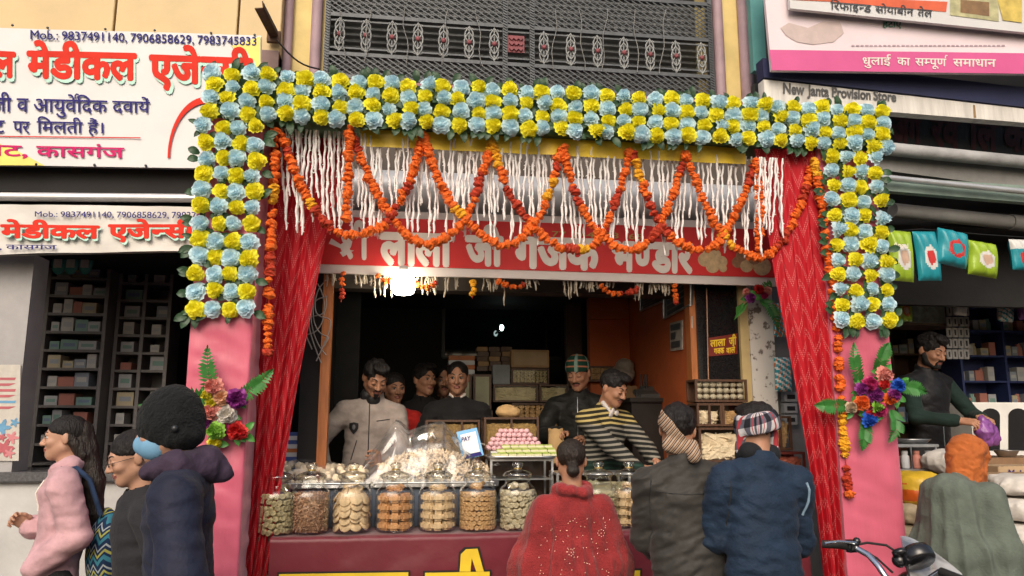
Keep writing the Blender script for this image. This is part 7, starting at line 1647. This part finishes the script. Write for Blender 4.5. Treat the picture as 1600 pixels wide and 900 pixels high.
# --- customer in the dark jacket
x, y, z, H = place(1066, 633, 3.5, 0.0)
J = skel(H, .06, .0, .03, wl=(.12, -.32, .98), wr=(-.20, -.24, .92), pl=(.22, .3, -.9), pr=(-.5, .5, -.6), head=(.12, -.18, -.06), shw=.165); e = person('person', 'customer in a dark olive grey jacket with a brown striped scarf round his head', x, y, z, R(168), H, J, SKIN, hair='short', hseed=15, face=False)
f = folds(jacket(J, .034, 1.04, .66, collar=.03, seed=16, amp=.005), .008, 30, 33, (.6, .6, 1.7), .5); garment(e, 'jacket', f, cloth('jacket_charcoal', (.031, .029, .026), rough=.6, bump=.15, sheen=.1), J, .0075)
SEAM = M('seam_dark', (.02, .019, .018), .8)
for sx in (-1, 1): strip(e, 'seam', SEAM, [surf(f, sx * (.165 + .010 * math.sin(t * 3)) * J['s'], (1.37 - .22 * t) * J['s'], True) for t in np.linspace(0, 1, 12)], .0032)
strip(e, 'seam', SEAM, [surf(f, (-.15 + .30 * t) * J['s'], (1.30 - .012 * math.sin(t * 3.1)) * J['s'], True) for t in np.linspace(0, 1, 14)], .0028)
def sc(mt, mix, X, Y, Z):
    t = mt('FRACT', mt('MULTIPLY', mt('ADD', mt('MULTIPLY', X, .9), mt('MULTIPLY', Z, .75)), 44.)); a = mt('LESS_THAN', t, .22); b = mt('LESS_THAN', mt('ABSOLUTE', mt('SUBTRACT', t, .5)), .12); return mix(b, mix(a, (.40, .30, .22), (.04, .03, .03)), (.17, .085, .045))
SCM = stripes('scarf_brown_striped', sc); n = V3(.75, .0, -.66); n /= np.linalg.norm(n)
band = inter(el((0, .018, .022), (.094, .114, .116)), lambda p: np.abs(p @ n - .030) - .030, .006); low = rc((.03, .085, -.085), (-.065, .045, -.10), .038, .036)
headf(e, 'scarf', J, folds(U([band, low, rc((-.06, .04, -.10), (-.06, -.05, -.09), .036, .03), rc((-.075, .075, -.08), (-.085, .10, -.13), .028, .032)], .015), .005, 45, 3, (1, 1, 1)), SCM)
# --- customer in the blue jacket
x, y, z, H = place(1180, 630, 3.35, 0.0)
J = skel(H, .10, .0, -.05, wl=(.14, -.34, 1.0), wr=(-.18, -.30, .92), pl=(.25, .3, -.9), pr=(-.5, .5, -.6), head=(.15, .12, -.10), shw=.178); e = person('person', 'customer in a navy blue jacket with a black and white plaid cloth round his head', x, y, z, R(184), H, J, SKIN, hair='short', hseed=17, face=False)
f = folds(jacket(J, .040, 1.08, .66, collar=.035, seed=18, amp=.006), .007, 30, 35, (.6, .6, 1.6), -.45); garment(e, 'jacket', f, cloth('jacket_navy', (.010, .023, .048), rough=.75, bump=.4, bs=90), J, .0078); s = J['s']
strip(e, 'shoulder_piping', M('piping_blue', (.20, .30, .40), .6), [surf(f, -.195 - .015 * math.sin(t * 3), (1.34 - .15 * t) * s, True) + V3(0, .002, 0) for t in np.linspace(0, 1, 10)], .006)
strip(e, 'seam', SEAM, [surf(f, .17 * s, (1.35 - .2 * t) * s, True) for t in np.linspace(0, 1, 10)], .003)
headf(e, 'collar', J, U([rc((-.06, .03, -.115), (.06, .03, -.115), .045, .045), rc((-.05, -.03, -.12), (.05, -.03, -.12), .04, .04)], .03), cloth('collar_black', (.012, .013, .016)), .006)
def pl_(mt, mix, X, Y, Z):
    u = mt('MULTIPLY', mt('ARCTAN2', X, mt('SUBTRACT', Y, .02)), .105); a = mt('LESS_THAN', mt('FRACT', mt('MULTIPLY', u, 11.)), .42); b = mt('LESS_THAN', mt('FRACT', mt('MULTIPLY', mt('ADD', Z, mt('MULTIPLY', X, .35)), 11.)), .42); c = mix(mt('MULTIPLY', a, b), mix(mt('MAXIMUM', a, b), (.50, .49, .50), (.10, .10, .13)), (.014, .014, .020))
    r = mt('LESS_THAN', mt('ABSOLUTE', mt('SUBTRACT', mt('FRACT', mt('MULTIPLY', u, 11.)), .72)), .06); return mix(r, c, (.36, .04, .05))
n2 = V3(.30, .10, 1.0); n2 /= np.linalg.norm(n2)
headf(e, 'plaid_cloth', J, folds(U([inter(el((0, .018, .018), (.100, .120, .116)), lambda p: np.abs(p @ n2 - .030) - .048, .008), rc((-.080, .03, -.02), (-.085, .02, -.11), .022, .03), rc((.082, .02, -.01), (.070, -.02, -.10), .022, .026)], .015), .004, 40, 5, (1, 1, 1)), stripes('plaid_black_white', pl_))
# --- girl in the pink hoodie
x, y, z, H = place(112, 650, 4.0, .12)
J = skel(H, .02, wl=(.14, -.10, .92), wr=(-.10, -.15, 1.10), pl=(.35, .9, -.3), pr=(-.5, .6, -.6), head=(.03, -.05, 0), shw=.165); e = person('person', 'girl in a pale pink hoodie with long black hair walking past the medicine shop', x, y, z, R(-72), H, J, SKIN2, hair='woman', hands='r', curl=(.5, .9), hdir={'l': (V3(-.8, -.5, -.15), V3(.5, -.8, 0)), 'r': (V3(.1, -.8, .6), V3(-.8, 0, .4))}); s = J['s']
f = U([jacket(J, .034, 1.0, .74, collar=.03, seed=20, amp=.009, fs=16), el(V3(.02, -.085, .93) * J['s'], (.15, .05, .09))], .03); PH = cloth('hoodie_pink', (.50, .30, .325), bump=.25, sheen=.1); garment(e, 'pink_hoodie', f, PH, J, .0078)
headf(e, 'hood', J, folds(sub(U([rc((-.07, .05, -.15), (0, .10, -.13), .045, .05), rc((.07, .05, -.15), (0, .10, -.13), .045, .05), rc((-.06, -.03, -.165), (-.07, .05, -.15), .028, .045), rc((.06, -.03, -.165), (.07, .05, -.15), .028, .045)], .03), el((0, .01, -.10), (.055, .06, .07)), .01), .004, 30, 2, (1, 1, 1)), PH, .0065)
strip(e, 'drawstring', INKWHITE, [surf(f, .03, zz * s) + V3(0, -.004, 0) for zz in np.linspace(1.20, 1.36, 8)], .004)
hf = U([rc((0, .085, .03), (0, .11, -.06), .055, .05), rc((0, .11, -.06), (.015, .15, -.25), .05, .062), rc((.015, .15, -.25), (.03, .16, -.42), .062, .05), rc((.03, .16, -.42), (.04, .15, -.53), .05, .016), rc((.06, .03, .0), (.055, .10, -.10), .025, .03)], .03)
headf(e, 'long_hair', J, disp(folds(hf, .010, 34, 3, (1.6, 1.6, .25)), .002, 120, 3), HAIRB, .006, -.66, .3)
bk = thing('backpack', (x, y, z), 'blue yellow and white zigzag backpack behind the girl in the pink hoodie', 'bag'); bk.rotation_euler[2] = R(-72)
def zig(mt, mix, X, Y, Z):
    w = mt('PINGPONG', mt('MULTIPLY', mt('ADD', X, Y), 1.0), .028); t = mt('FRACT', mt('MULTIPLY', mt('ADD', Z, mt('MULTIPLY', w, 1.2)), 11.)); c = mix(mt('LESS_THAN', t, .22), (.012, .030, .075), (.045, .20, .27)); c = mix(mt('LESS_THAN', mt('ABSOLUTE', mt('SUBTRACT', t, .42)), .07), c, (.36, .36, .09)); return mix(mt('LESS_THAN', mt('ABSOLUTE', mt('SUBTRACT', t, .7)), .05), c, (.34, .38, .40))
bf = folds(U([el((.02, .215, .98), (.15, .085, .22)), el((.02, .235, .90), (.13, .085, .14))], .03), .006, 20, 3, (1, 1, 1)); v, q = nets(lambda p: bf(p / s) * s, V3(-.25, .02, .6) * s, V3(.28, .45, 1.35) * s, .008); solid('bag_body', [(v, q, 0)], stripes('bag_zigzag', zig), bk)
for sx in (.10, -.10):
    mb = MB(); mb.tube([V3(sx + .02, .19, 1.17) * s, V3(sx * 1.1, .12, 1.36) * s, V3(sx * 1.15, .05, 1.425) * s, V3(sx * 1.15, -.02, 1.42) * s], .012, 6); v = np.array(mb.v); q = np.array([a for a in mb.f if len(a) == 4]); solid('shoulder_strap', [(v, q, 0)], cloth('strap_navy', (.02, .04, .09)), bk)
# --- woman with glasses
x, y, z, H = place(234, 684, 3.45, 0.0, .03)
J = skel(H, .06, head=(.30, -.05, .05), hoff=(0, -.02, 0)); e = person('person', 'woman with glasses looking down, beside the person in the black knitted cap', x, y, z, R(-62), H, J, SKIN2, 'down', hair='woman', trousers=TROUS)
garment(e, 'dark_shawl', jacket(J, .03, 1.0, seed=22, collar=.03), cloth('top_dark_grey', (.022, .022, .026)), J, .009)
parts = []
for sx in (-1, 1):
    mb = MB(); mb.tube([(sx * .031 + .019 * math.cos(a), -.102, .000 + .015 * math.sin(a)) for a in np.linspace(0, 6.283, 17)], .0016, 5); parts.append((tr_head(J, np.array(mb.v)), np.array([q for q in mb.f if len(q) == 4]), 0))
    mb = MB(); mb.tube([(sx * .050, -.100, .003), (sx * .073, -.06, .004), (sx * .080, .01, .003)], .0016, 5); parts.append((tr_head(J, np.array(mb.v)), np.array([q for q in mb.f if len(q) == 4]), 0))
mb = MB(); mb.tube([(-.012, -.103, .003), (0, -.106, .006), (.012, -.103, .003)], .0016, 5); parts.append((tr_head(J, np.array(mb.v)), np.array([q for q in mb.f if len(q) == 4]), 0)); solid('glasses', parts, M('glasses_frame', (.03, .02, .02), .3), e)
headf(e, 'braid', J, disp(folds(U([rc((.0, .09, -.02), (.06, .10, -.16), .05, .05), rc((.06, .10, -.16), (.10, .02, -.34), .045, .035), rc((.10, .02, -.34), (.11, -.02, -.55), .035, .025)], .03), .008, 40, 3, (1, 1, 1)), .002, 110, 3), HAIR, .006, -.66, .3)
# --- person in the black knitted cap
x, y, z, H = place(300, 622, 3.08, 0.0)
J = skel(H, .06, wl=(.27, -.06, .86), wr=(-.2, -.16, .88), pl=(.6, .8, -.3), head=(.16, -.02, 0), hoff=(0, -.035, .0), shw=.18); e = person('person', 'person in a fuzzy black knitted cap, blue face mask and navy jacket', x, y, z, R(-84), H, J, SKIN2, hair='crop'); s = J['s']
headf(e, 'knitted_cap', J, disp(disp(U([inter(el((0, .022, .026), (.106, .126, .120)), half((0, -.30, -1), .058), .02), el((0, .03, .085), (.078, .095, .078)), el((0, .055, -.04), (.100, .082, .050))], .03), .003, 40, 3), .0030, 210, 5), cloth('cap_black_wool', (.009, .010, .011), bump=1., bs=120, rough=.95), .0052)
headf(e, 'pompom_button', J, el((.108, .05, -.005), (.012, .014, .014)), M('button_black', (.02, .022, .024), .3), .004)
headf(e, 'face_mask', J, sub(inter(U([el((0, -.030, -.050), (.069, .078, .070)), el((0, -.10, -.045), (.02, .022, .03))], .02), half((0, 1, 0), .0), .004), el((0, -.02, -.045), (.060, .068, .08)), .003), M('mask_blue', (.16, .34, .52), .7, .08, 20), .005)
for sx in (-1, 1): strip(e, 'mask_loop', INKWHITE, tr_head(J, np.array([(sx * .066, -.012, -.03), (sx * .078, .01, -.012), (sx * .082, .03, -.004)])), .003)
f = jacket(J, .052, 1.04, .70, collar=.02, seed=24, amp=.009, fs=15); NV = cloth('jacket_dark_navy', (.012, .015, .034), rough=.7, bump=.3); garment(e, 'navy_jacket', f, NV, J, .0078)
headf(e, 'hood', J, folds(U([rc((-.075, -.055, -.150), (-.095, .05, -.140), .040, .050), rc((.075, -.055, -.150), (.095, .05, -.140), .040, .050), rc((-.095, .05, -.140), (0, .13, -.150), .050, .055), rc((.095, .05, -.140), (0, .13, -.150), .050, .055), rc((-.06, .12, -.17), (.06, .12, -.17), .05, .05), rc((0, .14, -.16), (0, .19, -.20), .055, .035)], .03), .010, 26, 2, (1, 1, 1)), cloth('hood_plum', (.040, .026, .048), bump=.6, bs=40), .007, -.36, .3)
# --- person in the green shawl
x, y, z, H = place(1480, 690, 3.95, 0.0, .05)
J = skel(H, .30, wl=(.14, -.46, .96), wr=(-.10, -.40, .98), pl=(.6, .2, -.7), head=(.12, .0, 0), hoff=(0, -.03, -.01)); e = person('person', 'person in a grey green shawl and orange headscarf bending over the sacks', x, y, z, R(112), H, J, SKIN, hair='crop', face=False); s = J['s']; R3 = J['up']
sf = U([rc((0, .03, 1.30), (0, .03, .95), .155, .19, .8), rc((0, .03, .95), (0, .02, .55), .19, .26, .8), rc(J['shl'] / s, (.22, -.06, 1.02), .085, .09), rc(J['shr'] / s, (-.22, -.06, 1.02), .085, .09), rc((.22, -.06, 1.02), (.24, -.06, .6), .09, .08), rc((-.22, -.06, 1.02), (-.24, -.02, .6), .09, .09), rc(J['nk'] / s - V3(0, 0, .08), J['nk'] / s, .11, .075)], .06)
f = folds(drape(folds(lambda p: sf(p / s) * s, .008, 11, 31, (1.6, 1.6, .3)), .024, 12, 1.25, .85, .7), .005, 26, 5, (1, 1, .6)); garment(e, 'green_shawl', f, cloth('shawl_green', (.105, .128, .105), bump=.4, bs=80), J, .0085, (-.62, -.6, .25), (.62, .5, 1.6)); garment(e, 'navy_sleeve', arm(J, 'l', .018, .04), cloth('sleeve_navy', (.012, .014, .03)), J, .009, (-.62, -.9, .4), (.62, .5, 1.6))
hs = sub(U([el((0, .022, .026), (.116, .134, .124)), rc((0, .05, -.06), (0, .09, -.15), .105, .085), rc((.0, .0, -.10), (0, -.01, -.12), .085, .08)], .04), el((0, -.105, -.015), (.058, .07, .075)), .015)
headf(e, 'headscarf', J, folds(folds(hs, .012, 22, 6, (.7, 1.2, 1.4), .5), .006, 48, 9, (.6, 1.6, 1.2)), cloth('headscarf_orange', (.42, .115, .028), bump=.3), .0055, -.3, .26)

# ------------------------------------------------------------------ motorcycle
mc = thing('motorcycle', (P(1400, 860, 3.0).x, 3.0, 0), 'parked motorcycle showing its chrome handlebar, lever and smoked windshield in front of the pink pillar', 'motorcycle')
BLKM = M('bike_black', (.012, .012, .014), .25, .2, 10, .05, 60, coat=.5); TANK = M('tank_black', (.014, .012, .014), .15, .2, coat=1.); RUB = M('rubber', (.014, .014, .014), .8, .2); SMOK = glassy('smoked_shield', (.42, .44, .47), .85, .14, .22, .1)
B = lambda px, py, Y: P(px, py, Y)
mb = MB(); hb = [B(1284, 850, 3.15), B(1310, 851, 3.12), B(1335, 855, 3.10), B(1358, 868, 3.05), B(1372, 884, 3.0), B(1384, 902, 2.97), B(1420, 925, 2.93), B(1452, 905, 2.88), B(1470, 893, 2.84), B(1500, 905, 2.76), B(1530, 915, 2.70)]
mb.tube(hb[2:9], .0125, 12); mb.build('handlebar', CHROME, mc)
mb = MB(); mb.tube(hb[:3], [.016, .017, .0165], 12); mb.build('grip', RUB, mc); mb = MB(); mb.tube(hb[8:], .0165, 12); mb.build('grip', RUB, mc)
mb = MB(); c = B(1330, 853, 3.11); mb.box(tuple(c), (.055, .045, .05), .2, 0, None, .010); mb.ball(tuple(c + Vector((.02, -.01, .02))), .016, 10); mb.build('switch_block', BLKM, mc)
mb = MB(); mb.tube([c + Vector((.01, -.02, .015)), B(1310, 846, 3.05), B(1288, 849, 3.04)], [.006, .006, .007], 8); mb.build('lever', CHROME, mc)
mb = MB(); mb.tube([c, B(1355, 848, 3.08), B(1385, 852, 3.05), B(1415, 872, 3.0), B(1420, 900, 2.98)], .005, 8); mb.tube([c, B(1352, 862, 3.12), B(1370, 872, 3.1), B(1395, 895, 3.05)], .0045, 8); mb.build('cable', RUB, mc)
q = B(1444, 872, 2.98)
mb = MB(); mb.lathe([(0, -.01), (.056, -.01), (.064, 0), (.064, .03), (.058, .048), (.053, .05)], q + Vector((-.02, .0, -.01)), 22, rot=Matrix.Rotation(-.7, 3, 'X')); mb.build('instrument_housing', BLKM, mc)
mb = MB(); mb.lathe([(0, .049), (.05, .0488), (.0535, .047)], q + Vector((-.02, 0, -.01)), 22, rot=Matrix.Rotation(-.7, 3, 'X')); mb.build('dial', M('dial_grey', (.30, .30, .29), .2, .4, 60), mc)
mb = MB(); mb.ball(tuple(B(1405, 876, 3.02)), .028, 12); mb.lathe([(.0, 0), (.03, 0), (.03, .02), (0, .02)], B(1408, 868, 3.0), 14, rot=Matrix.Rotation(-.6, 3, 'X')); mb.build('clamp', BLKM, mc)
# windshield / cowl: a curved shell ahead of the dials
def shield(u, v):
    a = B(1408 + 95 * u, 838 + 2 * u + 62 * u * u * .9, 3.16 - .10 * u); b = B(1420 + 90 * u, 905 + 12 * u, 3.02 - .16 * u); p = a + (b - a) * v; return p + Vector((0, .06 * math.sin(math.pi * u) * (1 - .3 * v), .0))
mb = MB(); mb.grid(shield, 22, 10, uv=False); mb.grid(lambda u, v: shield(1 - u, v) + Vector((0, .006, 0)), 22, 10, uv=False); mb.build('windshield', SMOK, mc)
hx = B(1440, 905, 3.05); hl_ = Vector((hx.x, 3.10, .86))
mb = MB(); mb.lathe([(0, -.10), (.05, -.09), (.085, -.03), (.09, .0), (.086, .02)], hl_, 22, rot=Matrix.Rotation(-math.pi / 2, 3, 'X')); o = mb.build('headlight', BLKM, mc); mb = MB(); mb.lathe([(0, .03), (.05, .027), (.086, .02)], hl_, 22, rot=Matrix.Rotation(-math.pi / 2, 3, 'X')); mb.build('lens', M('lens', (.6, .6, .6), .1), o)
ctr = Vector((hx.x, 3.0, 0)); fw = Vector((.10, .55, 0))
for sx in (-.09, .09):
    mb = MB(); mb.tube([ctr + Vector((sx, .02, .92)), ctr + Vector((sx + .05, .30, .31))], .020, 10); mb.build('fork', CHROME, mc)
def wheel(c):
    mb = MB(); r1, r2 = .29, .040; vs = []; n, m = 36, 10
    for i in range(n):
        a = 6.2832 * i / n
        for j in range(m):
            b = 6.2832 * j / m; vs.append(Vector((r2 * math.sin(b), (r1 + r2 * math.cos(b)) * math.cos(a), (r1 + r2 * math.cos(b)) * math.sin(a))) + c)
    mb.add(vs, [(i * m + j, i * m + (j + 1) % m, ((i + 1) % n) * m + (j + 1) % m, ((i + 1) % n) * m + j) for i in range(n) for j in range(m)], 0, True)
    w = mb.build('wheel', RUB, mc); mb = MB(); mb.tube([c + Vector((0, .255 * math.cos(a), .255 * math.sin(a))) for a in np.linspace(0, 6.2832, 37)], .014, 8)
    for k in range(6): mb.tube([c, c + Vector((0, .25 * math.cos(k * 1.047), .25 * math.sin(k * 1.047)))], .012, 6)
    mb.tube([c + Vector((-.05, 0, 0)), c + Vector((.05, 0, 0))], .035, 12); mb.build('rim', CHROME, w)
wheel(ctr + Vector((.05, .31, .33))); wheel(ctr + Vector((.0, -.98, .33)))
f = disp(U([rc((0, -.14, .74), (0, -.46, .72), .135, .10), el((0, -.25, .78), (.13, .20, .10))], .03), 0, 1, 1); v, qd = nets(f, (-.3, -.8, .5), (.3, .2, 1.0), .012); off = np.array(ctr - Vector(mc.location)); solid('fuel_tank', [(v + off, qd, 0)], TANK, mc)
f = U([rc((0, -.50, .74), (0, -.98, .80), .11, .10), rc((0, -.6, .72), (0, -1.0, .76), .12, .11)], .03); v, qd = nets(f, (-.3, -1.3, .5), (.3, -.2, 1.0), .014); solid('seat', [(v + off, qd, 0)], RUB, mc)
f = U([rc((0, -.25, .42), (0, -.40, .36), .14, .13), rc((0, -.25, .42), (0, -.12, .60), .09, .07), rc((0, -.4, .40), (0, -.98, .33), .05, .04)], .03); v, qd = nets(f, (-.3, -1.3, .1), (.3, .2, .9), .014); solid('engine', [(v + off, qd, 0)], M('engine_grey', (.12, .12, .125), .4, .3, 12, .2, 40, metal=.6), mc)
